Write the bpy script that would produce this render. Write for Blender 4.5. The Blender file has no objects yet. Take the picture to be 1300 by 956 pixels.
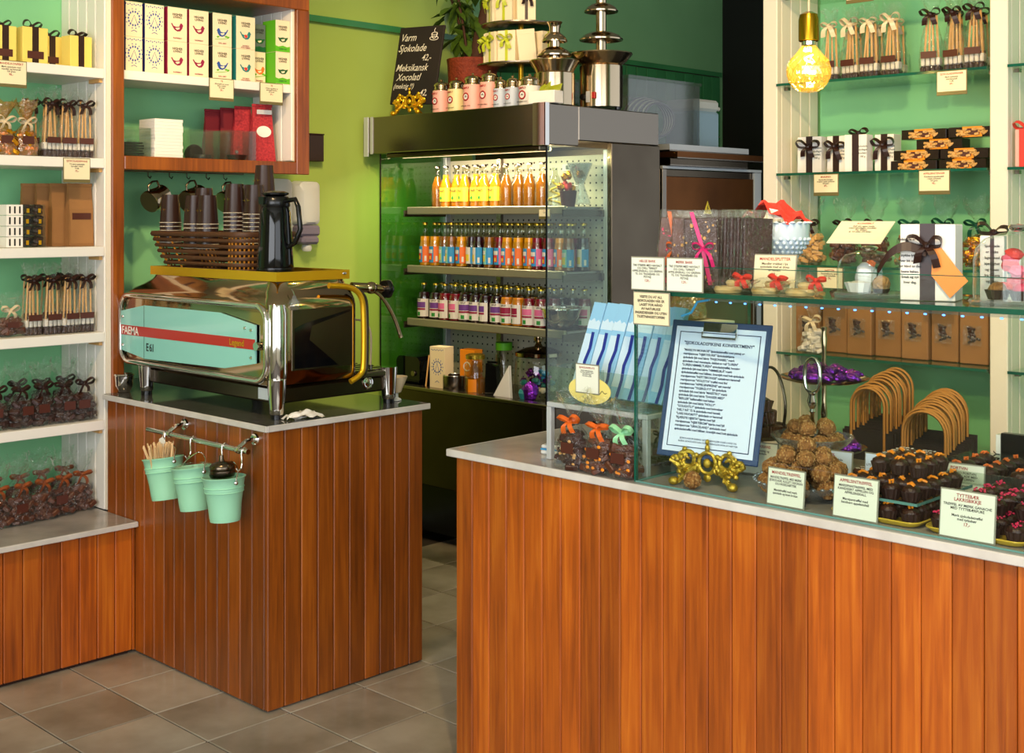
import bpy, math, random
from mathutils import Vector, Matrix
PI = math.pi
sc = bpy.context.scene
COL = sc.collection

# ---------------------------------------------------------------- camera
CAM_H = 1.566
THETA = math.atan(1550 / 1600)
cam_d = bpy.data.cameras.new('camera')
cam = bpy.data.objects.new('camera', cam_d)
COL.objects.link(cam)
cam.location = (0, 0, CAM_H)
cam.rotation_euler = (PI / 2, 0, THETA)
cam_d.sensor_width = 36
cam_d.lens = 36 * 1600 / 1300
cam_d.shift_y = -203 / 1300
cam_d.clip_start = 0.05
sc.camera = cam

# ---------------------------------------------------------------- view, world, lights
sc.view_settings.view_transform = 'Standard'
sc.view_settings.look = 'None'
sc.view_settings.gamma = 1
sc.view_settings.use_curve_mapping = False
sc.view_settings.exposure = 0.0
sc.cycles.max_bounces = 8
sc.cycles.diffuse_bounces = 3
sc.cycles.glossy_bounces = 4
sc.cycles.transmission_bounces = 6
sc.cycles.transparent_max_bounces = 24
sc.cycles.sample_clamp_indirect = 4
sc.cycles.caustics_reflective = False
sc.cycles.caustics_refractive = False
w = bpy.data.worlds.new('world')
sc.world = w
w.use_nodes = True
w.node_tree.nodes['Background'].inputs[0].default_value = (0.86, 0.93, 1.0, 1)
w.node_tree.nodes['Background'].inputs[1].default_value = 1.0


def light(name, kind, loc, energy, color, target=None, **kw):
    d = bpy.data.lights.new(name, kind)
    d.energy = energy
    d.color = color
    for k, v in kw.items():
        setattr(d, k, v)
    o = bpy.data.objects.new(name, d)
    COL.objects.link(o)
    o.location = loc
    if target is not None:
        o.rotation_euler = (Vector(target) - Vector(loc)).to_track_quat('-Z', 'Y').to_euler()
    return o


# daylight entering through the two shop windows behind the camera
light('window_daylight', 'AREA', (-0.55, -1.85, 1.75), 150, (0.94, 0.97, 1.0), (-1.4, 3, 1.2), shape='RECTANGLE', size=3.8, size_y=2.2)
light('side_window_daylight', 'AREA', (1.75, 0.8, 1.75), 60, (0.92, 0.96, 1.0), (-3, 2.0, 1.1), shape='RECTANGLE', size=3.4, size_y=2.2)
# warm ceiling spots
WARM = (1.0, 0.72, 0.38)
for nm, loc, tg, e, ang in [
    ('ceiling_spot', (-2.6, 1.2, 3.05), (-4.4, 2.2, 1.4), 150, 70),
    ('ceiling_spot', (-2.5, 2.2, 3.05), (-4.6, 3.3, 1.9), 130, 58),
    ('ceiling_spot', (-3.1, 2.6, 3.05), (-4.3, 4.2, 1.9), 110, 60),
    ('ceiling_spot', (-2.2, 3.2, 3.05), (-4.2, 5.6, 2.0), 70, 60),
    ('ceiling_spot', (-1.2, 1.9, 3.05), (-1.9, 4.0, 1.5), 170, 66),
    ('ceiling_spot', (-0.6, 0.9, 3.05), (-1.5, 2.7, 0.9), 170, 60),
]:
    light(nm, 'SPOT', loc, e, WARM, tg, spot_size=math.radians(ang), spot_blend=0.7, shadow_soft_size=0.06)

random.seed(7)


# ---------------------------------------------------------------- colours and materials
def hexc(h):
    h = h.lstrip('#')
    out = []
    for i in (0, 2, 4):
        v = int(h[i:i + 2], 16) / 255
        out.append(v / 12.92 if v <= 0.04045 else ((v + 0.055) / 1.055) ** 2.4)
    return (*out, 1)


M = {}


def nn(nt, t, x=0, **kw):
    n = nt.nodes.new(t)
    for k, v in kw.items():
        setattr(n, k, v)
    return n


def mat(name, col, rough=0.5, metal=0.0, var=None, vscale=8, stretch=(1, 1, 1), bump=0, bscale=60, spec=0.5, trans=0, ior=1.45, alpha=1, rnd=0, coat=0, emit=None, estr=0):
    """principled material with optional noise colour variation, bump and per-object shade"""
    m = bpy.data.materials.new(name)
    m.use_nodes = True
    nt = m.node_tree
    b = nt.nodes['Principled BSDF']
    c = hexc(col)
    b.inputs['Base Color'].default_value = c
    b.inputs['Roughness'].default_value = rough
    b.inputs['Metallic'].default_value = metal
    b.inputs['Specular IOR Level'].default_value = spec
    b.inputs['Transmission Weight'].default_value = trans
    b.inputs['IOR'].default_value = ior
    b.inputs['Alpha'].default_value = alpha
    b.inputs['Coat Weight'].default_value = coat
    if emit:
        b.inputs['Emission Color'].default_value = hexc(emit)
        b.inputs['Emission Strength'].default_value = estr
    if var or bump:
        tc = nn(nt, 'ShaderNodeTexCoord')
        oi = nn(nt, 'ShaderNodeObjectInfo')
        mp = nn(nt, 'ShaderNodeMapping')
        mp.inputs['Scale'].default_value = stretch
        ad = nn(nt, 'ShaderNodeVectorMath', operation='ADD')
        ml = nn(nt, 'ShaderNodeMath', operation='MULTIPLY')
        ml.inputs[1].default_value = 37.0
        nt.links.new(oi.outputs['Random'], ml.inputs[0])
        nt.links.new(tc.outputs['Object'], ad.inputs[0])
        nt.links.new(ml.outputs[0], ad.inputs[1])
        nt.links.new(ad.outputs[0], mp.inputs[0])
    last = None
    if var:
        nz = nn(nt, 'ShaderNodeTexNoise')
        nz.inputs['Scale'].default_value = vscale
        nz.inputs['Detail'].default_value = 6
        nt.links.new(mp.outputs[0], nz.inputs['Vector'])
        rp = nn(nt, 'ShaderNodeValToRGB')
        rp.color_ramp.elements[0].position = 0.32
        rp.color_ramp.elements[1].position = 0.68
        rp.color_ramp.elements[0].color = c
        rp.color_ramp.elements[1].color = hexc(var)
        nt.links.new(nz.outputs['Fac'], rp.inputs[0])
        last = rp.outputs[0]
        if rnd:
            hs = nn(nt, 'ShaderNodeHueSaturation')
            mr = nn(nt, 'ShaderNodeMapRange')
            mr.inputs['To Min'].default_value = 1 - rnd
            mr.inputs['To Max'].default_value = 1 + rnd
            nt.links.new(oi.outputs['Random'], mr.inputs[0])
            nt.links.new(mr.outputs[0], hs.inputs['Value'])
            nt.links.new(last, hs.inputs['Color'])
            last = hs.outputs[0]
        nt.links.new(last, b.inputs['Base Color'])
    if bump:
        n2 = nn(nt, 'ShaderNodeTexNoise')
        n2.inputs['Scale'].default_value = bscale
        n2.inputs['Detail'].default_value = 4
        nt.links.new(mp.outputs[0], n2.inputs['Vector'])
        bp = nn(nt, 'ShaderNodeBump')
        bp.inputs['Strength'].default_value = bump
        bp.inputs['Distance'].default_value = 0.01
        nt.links.new(n2.outputs['Fac'], bp.inputs['Height'])
        nt.links.new(bp.outputs[0], b.inputs['Normal'])
    M[name] = m
    return m


def film(name, tint, refl=0.35, rough=0.08, haze=0.0, hazecol='ffffff', bump=0.0, bscale=40, ior=1.5):
    """thin clear sheet: transparent + mirror reflection by fresnel + a little diffuse haze"""
    m = bpy.data.materials.new(name)
    m.use_nodes = True
    nt = m.node_tree
    nt.nodes.remove(nt.nodes['Principled BSDF'])
    out = nt.nodes['Material Output']
    tr = nn(nt, 'ShaderNodeBsdfTransparent')
    tr.inputs[0].default_value = hexc(tint)
    gl = nn(nt, 'ShaderNodeBsdfGlossy')
    gl.inputs['Roughness'].default_value = rough
    gl.inputs['Color'].default_value = (1, 1, 1, 1)
    fr = nn(nt, 'ShaderNodeFresnel')
    ge = nn(nt, 'ShaderNodeNewGeometry')
    mi = nn(nt, 'ShaderNodeMapRange')      # a thin sheet reflects alike from both sides
    mi.inputs['To Min'].default_value = ior
    mi.inputs['To Max'].default_value = 1 / ior
    nt.links.new(ge.outputs['Backfacing'], mi.inputs['Value'])
    nt.links.new(mi.outputs[0], fr.inputs['IOR'])
    mx = nn(nt, 'ShaderNodeMixShader')
    mu = nn(nt, 'ShaderNodeMath', operation='MULTIPLY_ADD')
    mu.inputs[1].default_value = 1.0
    mu.inputs[2].default_value = refl
    mu.use_clamp = True
    nt.links.new(fr.outputs[0], mu.inputs[0])
    nt.links.new(mu.outputs[0], mx.inputs[0])
    src = tr.outputs[0]
    if haze:
        df = nn(nt, 'ShaderNodeBsdfDiffuse')
        df.inputs[0].default_value = hexc(hazecol)
        m2 = nn(nt, 'ShaderNodeMixShader')
        m2.inputs[0].default_value = haze
        nt.links.new(tr.outputs[0], m2.inputs[1])
        nt.links.new(df.outputs[0], m2.inputs[2])
        src = m2.outputs[0]
    nt.links.new(src, mx.inputs[1])
    nt.links.new(gl.outputs[0], mx.inputs[2])
    nt.links.new(mx.outputs[0], out.inputs['Surface'])
    if bump:
        tc = nn(nt, 'ShaderNodeTexCoord')
        nz = nn(nt, 'ShaderNodeTexNoise')
        nz.inputs['Scale'].default_value = bscale
        nz.inputs['Detail'].default_value = 3
        nt.links.new(tc.outputs['Object'], nz.inputs['Vector'])
        bp = nn(nt, 'ShaderNodeBump')
        bp.inputs['Strength'].default_value = bump
        bp.inputs['Distance'].default_value = 0.02
        nt.links.new(nz.outputs['Fac'], bp.inputs['Height'])
        nt.links.new(bp.outputs[0], gl.inputs['Normal'])
        nt.links.new(bp.outputs[0], fr.inputs['Normal'])
    M[name] = m
    return m


def wood(name, c1, c2, c3, rough=0.35):
    """vertical-grain wood; every board (object) has its own shade and grain offset"""
    m = bpy.data.materials.new(name)
    m.use_nodes = True
    nt = m.node_tree
    b = nt.nodes['Principled BSDF']
    b.inputs['Roughness'].default_value = rough
    b.inputs['Coat Weight'].default_value = 0.25
    b.inputs['Coat Roughness'].default_value = 0.25
    tc = nn(nt, 'ShaderNodeTexCoord')
    oi = nn(nt, 'ShaderNodeObjectInfo')
    ml = nn(nt, 'ShaderNodeMath', operation='MULTIPLY')
    ml.inputs[1].default_value = 53.0
    ad = nn(nt, 'ShaderNodeVectorMath', operation='ADD')
    nt.links.new(oi.outputs['Random'], ml.inputs[0])
    nt.links.new(tc.outputs['Object'], ad.inputs[0])
    nt.links.new(ml.outputs[0], ad.inputs[1])
    mp = nn(nt, 'ShaderNodeMapping')
    mp.inputs['Scale'].default_value = (34, 34, 1.3)
    nt.links.new(ad.outputs[0], mp.inputs[0])
    n1 = nn(nt, 'ShaderNodeTexNoise')
    n1.inputs['Scale'].default_value = 2.2
    n1.inputs['Detail'].default_value = 8
    n1.inputs['Distortion'].default_value = 0.6
    nt.links.new(mp.outputs[0], n1.inputs['Vector'])
    mp2 = nn(nt, 'ShaderNodeMapping')
    mp2.inputs['Scale'].default_value = (9, 9, 2.2)
    nt.links.new(ad.outputs[0], mp2.inputs[0])
    n2 = nn(nt, 'ShaderNodeTexNoise')
    n2.inputs['Scale'].default_value = 1.2
    n2.inputs['Detail'].default_value = 3
    nt.links.new(mp2.outputs[0], n2.inputs['Vector'])
    rp = nn(nt, 'ShaderNodeValToRGB')
    e = rp.color_ramp.elements
    e[0].position = 0.3
    e[0].color = hexc(c1)
    e[1].position = 0.7
    e[1].color = hexc(c3)
    k = rp.color_ramp.elements.new(0.5)
    k.color = hexc(c2)
    mm = nn(nt, 'ShaderNodeMath', operation='MULTIPLY_ADD')
    mm.inputs[1].default_value = 0.55
    s2 = nn(nt, 'ShaderNodeMath', operation='MULTIPLY')
    s2.inputs[1].default_value = 0.45
    nt.links.new(n1.outputs['Fac'], mm.inputs[0])
    nt.links.new(n2.outputs['Fac'], s2.inputs[0])
    nt.links.new(s2.outputs[0], mm.inputs[2])
    nt.links.new(mm.outputs[0], rp.inputs[0])
    hs = nn(nt, 'ShaderNodeHueSaturation')
    mr = nn(nt, 'ShaderNodeMapRange')
    mr.inputs['To Min'].default_value = 0.72
    mr.inputs['To Max'].default_value = 1.18
    nt.links.new(oi.outputs['Random'], mr.inputs[0])
    nt.links.new(mr.outputs[0], hs.inputs['Value'])
    nt.links.new(rp.outputs[0], hs.inputs['Color'])
    nt.links.new(hs.outputs[0], b.inputs['Base Color'])
    bp = nn(nt, 'ShaderNodeBump')
    bp.inputs['Strength'].default_value = 0.12
    bp.inputs['Distance'].default_value = 0.004
    nt.links.new(n1.outputs['Fac'], bp.inputs['Height'])
    nt.links.new(bp.outputs[0], b.inputs['Normal'])
    M[name] = m


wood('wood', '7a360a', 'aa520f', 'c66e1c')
wood('wood_brown_shaded', '622f08', '8a450c', 'a65a14')  # brown wood; the espresso counter's dimmer light is mostly put into this darker tone
mat('groove', '2c1204', 0.8)
mat('marble', 'b4aea6', 0.12, var='8e8a86', vscale=5, bump=0.02)
mat('tile', 'b2a692', 0.2, var='8a7e6a', vscale=4, rnd=0.12)
mat('grout', '4a4038', 0.9)
mat('shelf_green', '86c993', 0.5, var='7dc08a', vscale=2)
mat('wall_green', 'aac45e', 0.45, var='a0ba56', vscale=1.5)
mat('wall_green_cool_lit', '7fb482', 0.45, var='76aa79', vscale=1.5)  # same wall's green, with the cooler back-room light put into the colour
mat('tile_green', '3f8a55', 0.15, var='357a4b', vscale=3, rnd=0.08)
mat('cream', 'e2d8c4', 0.45)
mat('white_paint', 'e9e4da', 0.4)
mat('ceiling_white', 'cfcabc', 0.8)
mat('blackwall', '0c0b0d', 0.6)
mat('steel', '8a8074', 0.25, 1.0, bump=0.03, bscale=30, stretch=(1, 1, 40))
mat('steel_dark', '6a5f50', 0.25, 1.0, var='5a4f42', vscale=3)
mat('chrome', 'e6e2dc', 0.06, 1.0)
mat('chrome_warm', 'b29c80', 0.08, 1.0)
mat('gold_trim', 'e6b01e', 0.3, 0.7)
mat('brass', 'c2a53e', 0.42, 0.8, bump=0.35, bscale=120)
mat('bulb_brass', 'b08a20', 0.25, 1.0)
mat('aqua', '8fcfc4', 0.18, coat=0.6)
mat('red', 'b02a22', 0.3)
mat('bright_red', 'd8382e', 0.55)
mat('black', '0b0b0c', 0.25)
mat('black_gloss', '07080a', 0.06)
mat('blackboard', '1c1512', 0.8, var='261c16', vscale=6)
mat('chalk', 'e8ddc8', 0.9)
mat('choc', '3b1c10', 0.35, var='2a120a', vscale=30, bump=0.35, bscale=120)
mat('choc_milk', '5d3320', 0.35, var='4a2616', vscale=25, bump=0.3, bscale=110)
mat('choc_cup', '2f1a14', 0.5)
mat('truffle', 'b27c40', 0.7, var='7a4a20', vscale=90, bump=1.0, bscale=160)
mat('truffle_pale', 'd0a468', 0.7, var='a07038', vscale=90, bump=1.0, bscale=160)
mat('ribbon_brown', '2c140c', 0.4)
mat('ribbon_orange', 'd2601a', 0.4)
mat('ribbon_rust', '8a4620', 0.4)
mat('ribbon_lime', 'b6bf2a', 0.4)
mat('ribbon_green', '0d4a34', 0.4)
mat('ribbon_cream', 'd8c4a0', 0.4)
mat('ribbon_pink', 'c81e6a', 0.4)
mat('ribbon_mint', '8fcf9a', 0.4)
mat('stick', 'cf9f62', 0.6)
mat('marsh', 'd8cfc2', 0.7)
mat('paper_yellow', 'e8cf66', 0.6)
mat('paper_cream', 'ead9b4', 0.6)
mat('paper_white', 'ece6dc', 0.6)
mat('card_paper', 'e9dcb6', 0.6)
mat('card_white', 'e6ead8', 0.6)
mat('card_frame', '6a6038', 0.4)
mat('card_frame_grey', '8a8878', 0.4)
mat('ink', '1a1712', 0.7)
mat('ink_red', 'a01c1c', 0.6)
mat('ink_navy', '1b2c5a', 0.6)
mat('kraft', '9a6c3c', 0.7, var='8a5f34', vscale=6)
mat('kraft_window', '6b4528', 0.3)
mat('label_brown', '4a2014', 0.5)
mat('gold_foil', 'd8961c', 0.2, 0.9, bump=0.8, bscale=50)
mat('purple_foil', '7a2aa8', 0.22, 0.85, bump=0.9, bscale=45)
mat('cup_brown', '2a1812', 0.3)
mat('cup_stripe', 'cfc4b0', 0.5)
mat('wicker', '4a2c14', 0.6)
mat('wicker_light', 'b0701c', 0.5)
mat('wicker_pot', '9a3c1c', 0.6, var='7a2c14', vscale=40, bump=0.8, bscale=120)
mat('leaf', '3f5a1c', 0.4, var='55701f', vscale=8)
mat('trunk', '4a2c18', 0.8, bump=0.6, bscale=50)
mat('bucket', '9ad6b2', 0.45)
mat('wood_stick', 'e2bd8a', 0.6)
mat('milk_glass', 'c9dcea', 0.15, coat=0.5)
mat('pink_tin', 'e6a898', 0.45)
mat('cream_tin', 'e2cf94', 0.45)
mat('blue_tin', 'b4bcc8', 0.45)
mat('white_tin', 'd8d0c4', 0.45)
mat('teal', '1f7a78', 0.5)
mat('teal_light', '7fc8c0', 0.5)
mat('crimson', '8f1640', 0.5)
mat('birdblue', '27509a', 0.5)
mat('navy', '22286a', 0.5)
mat('orange', 'e8702a', 0.5)
mat('grassgreen', '5ab01c', 0.5)
mat('darkgreen', '14562c', 0.5)
mat('greycard', '5a6660', 0.5)
mat('kraft_tag', 'ef9040', 0.6)
mat('skyblue', '8cc4ea', 0.5)
mat('paleblue', 'c4e0f4', 0.5)
mat('deepblue', '1e2f8c', 0.5)
mat('clip_paper', 'd6e6fa', 0.5)
mat('clip_board', '223c66', 0.35)
mat('red_sack', 'c0343a', 0.7, var='8f1c28', vscale=120)
mat('dark_red_sack', '7a1420', 0.7)
mat('yellow_plate', 'c0a232', 0.35)
mat('pale_yellow', 'e6d87a', 0.5)
mat('grey_metal', 'c8ccd0', 0.35, 0.3)
mat('plastic_blue', '9ab8cc', 0.4)
mat('plastic_white', 'd4d6d2', 0.35)
mat('plastic_grey', '7a7286', 0.4)
mat('glass_edge', '0f5a48', 0.08, spec=0.8, var='0a4438', vscale=3)
mat('glass_edge_pale', '5c8a82', 0.1, spec=0.8)
mat('fountain_steel', 'd2bc9c', 0.16, 1.0)
mat('stone_dark', '54534e', 0.07, var='44433f', vscale=6)
mat('stone_edge', 'cfcac2', 0.3, var='bdb7ae', vscale=12)
mat('led', '88b8ff', 0.3, emit='4a90ff', estr=3.0)
mat('juice_yellow', 'd8940a', 0.12, coat=0.5)
mat('juice_orange', 'd8861a', 0.12, coat=0.5)
mat('juice_red', '7a0f24', 0.12, coat=0.5)
mat('juice_dark', '2a0c18', 0.12, coat=0.5)
mat('juice_amber', '8a5410', 0.12, coat=0.5)
mat('lab_yellow', 'ecd23a', 0.5)
mat('lab_green', '2f8a3a', 0.5)
mat('lab_blue', '2e8fc8', 0.5)
mat('lab_pink', 'd86a98', 0.5)
mat('lab_white', 'dcd8d0', 0.5)
mat('lab_purple', '6a3a8c', 0.5)
mat('cap_gold', 'c8a83a', 0.25, 0.9)
mat('warm_panel', 'd8d2bc', 0.5)
mat('pink_candy', 'd85a70', 0.4)
mat('peel', 'e88a18', 0.4)
mat('berry', 'd02a58', 0.4)
mat('nut', 'c89a58', 0.6)
mat('handle_kraft', 'a87434', 0.7)
mat('bag_black', '1e1618', 0.6)
mat('cookie', 'd8c08a', 0.6, var='c09a5a', vscale=30)
mat('filament', 'fff0c0', 0.4, emit='ffd070', estr=40.0)
mat('tray_clear_dark', '241a16', 0.2)
mat('lamp_tube', 'fff0d0', 0.5, emit='ffdca0', estr=6.0)
mat('rail_grey', '8f8a74', 0.4, 0.4)
mat('steel_brown_glare', '7a4a22', 0.28, 0.9, var='5f3818', vscale=3)  # steel with the cabinet door's warm brown glare put into the colour
film('cello', 'fcfdfb', 0.006, 0.06, 0.010, 'ffffff', bump=1.0, bscale=55, ior=1.4)
film('cello_gold', 'e8c060', 0.15, 0.1, 0.12, 'ffc040', bump=0.9, bscale=45)
film('pane', 'fafdfb', 0.0, 0.0, ior=1.4)
film('pane_green', 'ebf6f0', 0.0, 0.0, ior=1.45)
film('acrylic', 'f0f5f1', 0.01, 0.03, 0.02, 'c8d8cc', ior=1.35)
film('crystal', 'e8eef4', 0.12, 0.03, 0.06, 'dfe8f4', bump=0.3, bscale=60)
film('bottle_glass', 'f0f0e4', 0.03, 0.02)
film('bulb_glass', 'fff0b0', 0.12, 0.03, 0.05, 'ffe080', bump=0.2, bscale=30)
film('pane_fridge', 'c4e4cc', 0.03, 0.0, ior=1.5)  # green reflection of the left pane is put into this stronger tint
film('bell_glass', 'f4f8f8', 0.02, 0.01, 0.0, ior=1.45)
film('plastic_bin', 'eceeee', 0.02, 0.08, 0.06, 'b8c0c0')


# ---------------------------------------------------------------- mesh builder
class MB:
    def __init__(self):
        self.v = []
        self.f = []

    def add(self, vs, fs, mtx=None):
        n = len(self.v)
        if mtx is not None:
            vs = [tuple(mtx @ Vector(p)) for p in vs]
        self.v.extend(vs)
        self.f.extend([tuple(i + n for i in f) for f in fs])
        return self

    def box(self, x0, x1, y0, y1, z0, z1, ch=0.0, mtx=None):
        if x0 > x1: x0, x1 = x1, x0
        if y0 > y1: y0, y1 = y1, y0
        if z0 > z1: z0, z1 = z1, z0
        if ch <= 0:
            vs = [(x0, y0, z0), (x1, y0, z0), (x1, y1, z0), (x0, y1, z0), (x0, y0, z1), (x1, y0, z1), (x1, y1, z1), (x0, y1, z1)]
            fs = [(0, 3, 2, 1), (4, 5, 6, 7), (0, 1, 5, 4), (1, 2, 6, 5), (2, 3, 7, 6), (3, 0, 4, 7)]
            return self.add(vs, fs, mtx)
        vs, idx = [], {}
        X, Y, Z = (x0, x1), (y0, y1), (z0, z1)
        for i in (0, 1):
            for j in (0, 1):
                for k in (0, 1):
                    sx, sy, sz = (1, -1)[i], (1, -1)[j], (1, -1)[k]
                    for a in range(3):
                        p = [X[i] + sx * ch, Y[j] + sy * ch, Z[k] + sz * ch]
                        p[a] = (X[i], Y[j], Z[k])[a]
                        idx[i, j, k, a] = len(vs)
                        vs.append(tuple(p))
        fs = []
        for a in range(3):
            b, c = (a + 1) % 3, (a + 2) % 3
            for s in (0, 1):
                q = []
                for (u, t) in ((0, 0), (1, 0), (1, 1), (0, 1)):
                    key = [0, 0, 0]
                    key[a], key[b], key[c] = s, u, t
                    q.append(idx[(*key, a)])
                fs.append(tuple(q if s else q[::-1]))
        for a in range(3):
            b, c = (a + 1) % 3, (a + 2) % 3
            for u in (0, 1):
                for t in (0, 1):
                    k0, k1 = [0, 0, 0], [0, 0, 0]
                    k0[b] = k1[b] = u
                    k0[c] = k1[c] = t
                    k1[a] = 1
                    q = [idx[(*k0, b)], idx[(*k1, b)], idx[(*k1, c)], idx[(*k0, c)]]
                    fs.append(tuple(q if (u == t) == False else q[::-1]))
        for i in (0, 1):
            for j in (0, 1):
                for k in (0, 1):
                    q = [idx[i, j, k, 0], idx[i, j, k, 1], idx[i, j, k, 2]]
                    fs.append(tuple(q if (i + j + k) % 2 else q[::-1]))
        return self.add(vs, fs, mtx)

    def lathe(self, prof, seg=20, mtx=None, flute=None):
        vs, fs, rings = [], [], []
        for (r, z) in prof:
            if r < 1e-6:
                rings.append([len(vs)])
                vs.append((0, 0, z))
            else:
                ring = []
                for i in range(seg):
                    a = 2 * PI * i / seg
                    rr = r * (1 + (flute[1] * math.cos(flute[0] * a) if flute else 0))
                    ring.append(len(vs))
                    vs.append((rr * math.cos(a), rr * math.sin(a), z))
                rings.append(ring)
        for A, B in zip(rings, rings[1:]):
            if len(A) == 1 and len(B) == 1:
                continue
            for i in range(seg):
                j = (i + 1) % seg
                if len(A) == 1:
                    fs.append((A[0], B[j], B[i]))
                elif len(B) == 1:
                    fs.append((A[i], A[j], B[0]))
                else:
                    fs.append((A[i], A[j], B[j], B[i]))
        return self.add(vs, fs, mtx)

    def cyl(self, p, r, h, seg=16, r2=None, mtx=None):
        r2 = r if r2 is None else r2
        m = Matrix.Translation(p)
        return self.lathe([(0, 0), (r, 0), (r2, h), (0, h)], seg, m if mtx is None else mtx @ m)

    def tube(self, pts, r, seg=6, closed=False, caps=True, mtx=None):
        pts = [Vector(p) for p in pts]
        n = len(pts)
        vs, fs = [], []
        up = Vector((0, 0, 1))
        prev = None
        for i, p in enumerate(pts):
            if closed:
                t = pts[(i + 1) % n] - pts[i - 1]
            else:
                t = pts[min(i + 1, n - 1)] - pts[max(i - 1, 0)]
            if t.length < 1e-9:
                t = Vector((0, 0, 1))
            t.normalize()
            if prev is None:
                a = t.cross(up)
                if a.length < 1e-3:
                    a = t.cross(Vector((1, 0, 0)))
            else:
                a = prev - t * prev.dot(t)
                if a.length < 1e-6:
                    a = t.cross(up)
            a.normalize()
            prev = a
            b = t.cross(a)
            rr = r[i] if isinstance(r, (list, tuple)) else r
            for k in range(seg):
                g = 2 * PI * k / seg
                vs.append(tuple(p + a * (rr * math.cos(g)) + b * (rr * math.sin(g))))
        m = n if closed else n - 1
        for i in range(m):
            for k in range(seg):
                k2 = (k + 1) % seg
                i2 = (i + 1) % n
                fs.append((i * seg + k, i * seg + k2, i2 * seg + k2, i2 * seg + k))
        if caps and not closed:
            fs.append(tuple(range(seg))[::-1])
            fs.append(tuple((n - 1) * seg + k for k in range(seg)))
        return self.add(vs, fs, mtx)

    def prism(self, poly, y0, y1, mtx=None):
        """polygon in the XZ plane extruded along Y (counter-clockwise seen from -Y)"""
        n = len(poly)
        vs = [(x, y0, z) for x, z in poly] + [(x, y1, z) for x, z in poly]
        fs = [tuple(range(n)), tuple(range(2 * n - 1, n - 1, -1))]
        for i in range(n):
            j = (i + 1) % n
            fs.append((i, i + n, j + n, j))
        return self.add(vs, fs, mtx)

    def ell(self, c, r, seg=10, rings=6, jit=0.0, rng=None, mtx=None):
        vs, fs = [], []
        rng = rng or random
        for i in range(rings + 1):
            th = PI * i / rings
            if i in (0, rings):
                vs.append((c[0], c[1], c[2] + r[2] * math.cos(th)))
            else:
                for k in range(seg):
                    a = 2 * PI * k / seg
                    q = 1 + (rng.uniform(-jit, jit) if jit else 0)
                    vs.append((c[0] + q * r[0] * math.sin(th) * math.cos(a), c[1] + q * r[1] * math.sin(th) * math.sin(a), c[2] + q * r[2] * math.cos(th)))
        def ix(i, k):
            return 0 if i == 0 else (len(vs) - 1 if i == rings else 1 + (i - 1) * seg + k % seg)
        for i in range(rings):
            for k in range(seg):
                a, b, d, e = ix(i, k), ix(i + 1, k), ix(i + 1, k + 1), ix(i, k + 1)
                if i == 0:
                    fs.append((a, b, d))
                elif i == rings - 1:
                    fs.append((a, b, e))
                else:
                    fs.append((a, b, d, e))
        return self.add(vs, fs, mtx)

    def strip(self, pts, wdir, w, th=0.0012, mtx=None):
        """flat ribbon along pts, width w along wdir, thin but solid"""
        wd = Vector(wdir).normalized() * (w / 2)
        P = [Vector(p) for p in pts]
        n = len(P)
        vs, fs = [], []
        for i, p in enumerate(P):
            t = P[min(i + 1, n - 1)] - P[max(i - 1, 0)]
            nr = t.cross(wd)
            nr = nr.normalized() * th / 2 if nr.length > 1e-9 else Vector((0, th / 2, 0))
            for q in (p - wd - nr, p + wd - nr, p + wd + nr, p - wd + nr):
                vs.append(tuple(q))
        for i in range(n - 1):
            for k in range(4):
                k2 = (k + 1) % 4
                fs.append((4 * i + k, 4 * i + 4 + k, 4 * i + 4 + k2, 4 * i + k2))
        fs.append((0, 1, 2, 3))
        fs.append((4 * n - 1, 4 * n - 2, 4 * n - 3, 4 * n - 4))
        return self.add(vs, fs, mtx)

    def mesh(self, name, material, smooth=None):
        me = bpy.data.meshes.new(name)
        me.from_pydata(self.v, [], self.f)
        me.materials.append(M[material])
        if smooth:
            me.polygons.foreach_set('use_smooth', [True] * len(me.polygons))
            me.set_sharp_from_angle(angle=math.radians(smooth))
        me.update()
        return me


KIDS = {}


def link(o, parent=None):
    COL.objects.link(o)
    if parent is not None:
        o.parent = parent
        KIDS.setdefault(parent.name, []).append(o)
    return o


def part(name, mb, material, parent=None, smooth=None, loc=(0, 0, 0), rot=(0, 0, 0), label=None, kind=None):
    me = mb.mesh(name, material, smooth) if isinstance(mb, MB) else mb
    o = bpy.data.objects.new(name, me)
    o.location = loc
    o.rotation_euler = rot
    link(o, parent)
    if label:
        o['label'] = label
    if kind:
        o['kind'] = kind
    return o


def thing(name, label, cat, loc=(0, 0, 0), rz=0.0, group=None, rot=None):
    o = bpy.data.objects.new(name, None)
    o.empty_display_size = 0.05
    o.location = loc
    o.rotation_euler = rot if rot else (0, 0, rz)
    o['label'] = label
    o['category'] = cat
    if group:
        o['group'] = group
    return link(o)


def tag(o, label, cat, group=None):
    o['label'] = label
    o['category'] = cat
    if group:
        o['group'] = group
    return o


def struct(name, mb, material, smooth=None, loc=(0, 0, 0)):
    o = part(name, mb, material, None, smooth, loc)
    o['kind'] = 'structure'
    return o


ORD = ['first', 'second', 'third', 'fourth', 'fifth', 'sixth', 'seventh', 'eighth', 'ninth', 'tenth', 'eleventh', 'twelfth', 'thirteenth', 'fourteenth', 'fifteenth', 'sixteenth', 'seventeenth', 'eighteenth', 'nineteenth', 'twentieth']


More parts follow.
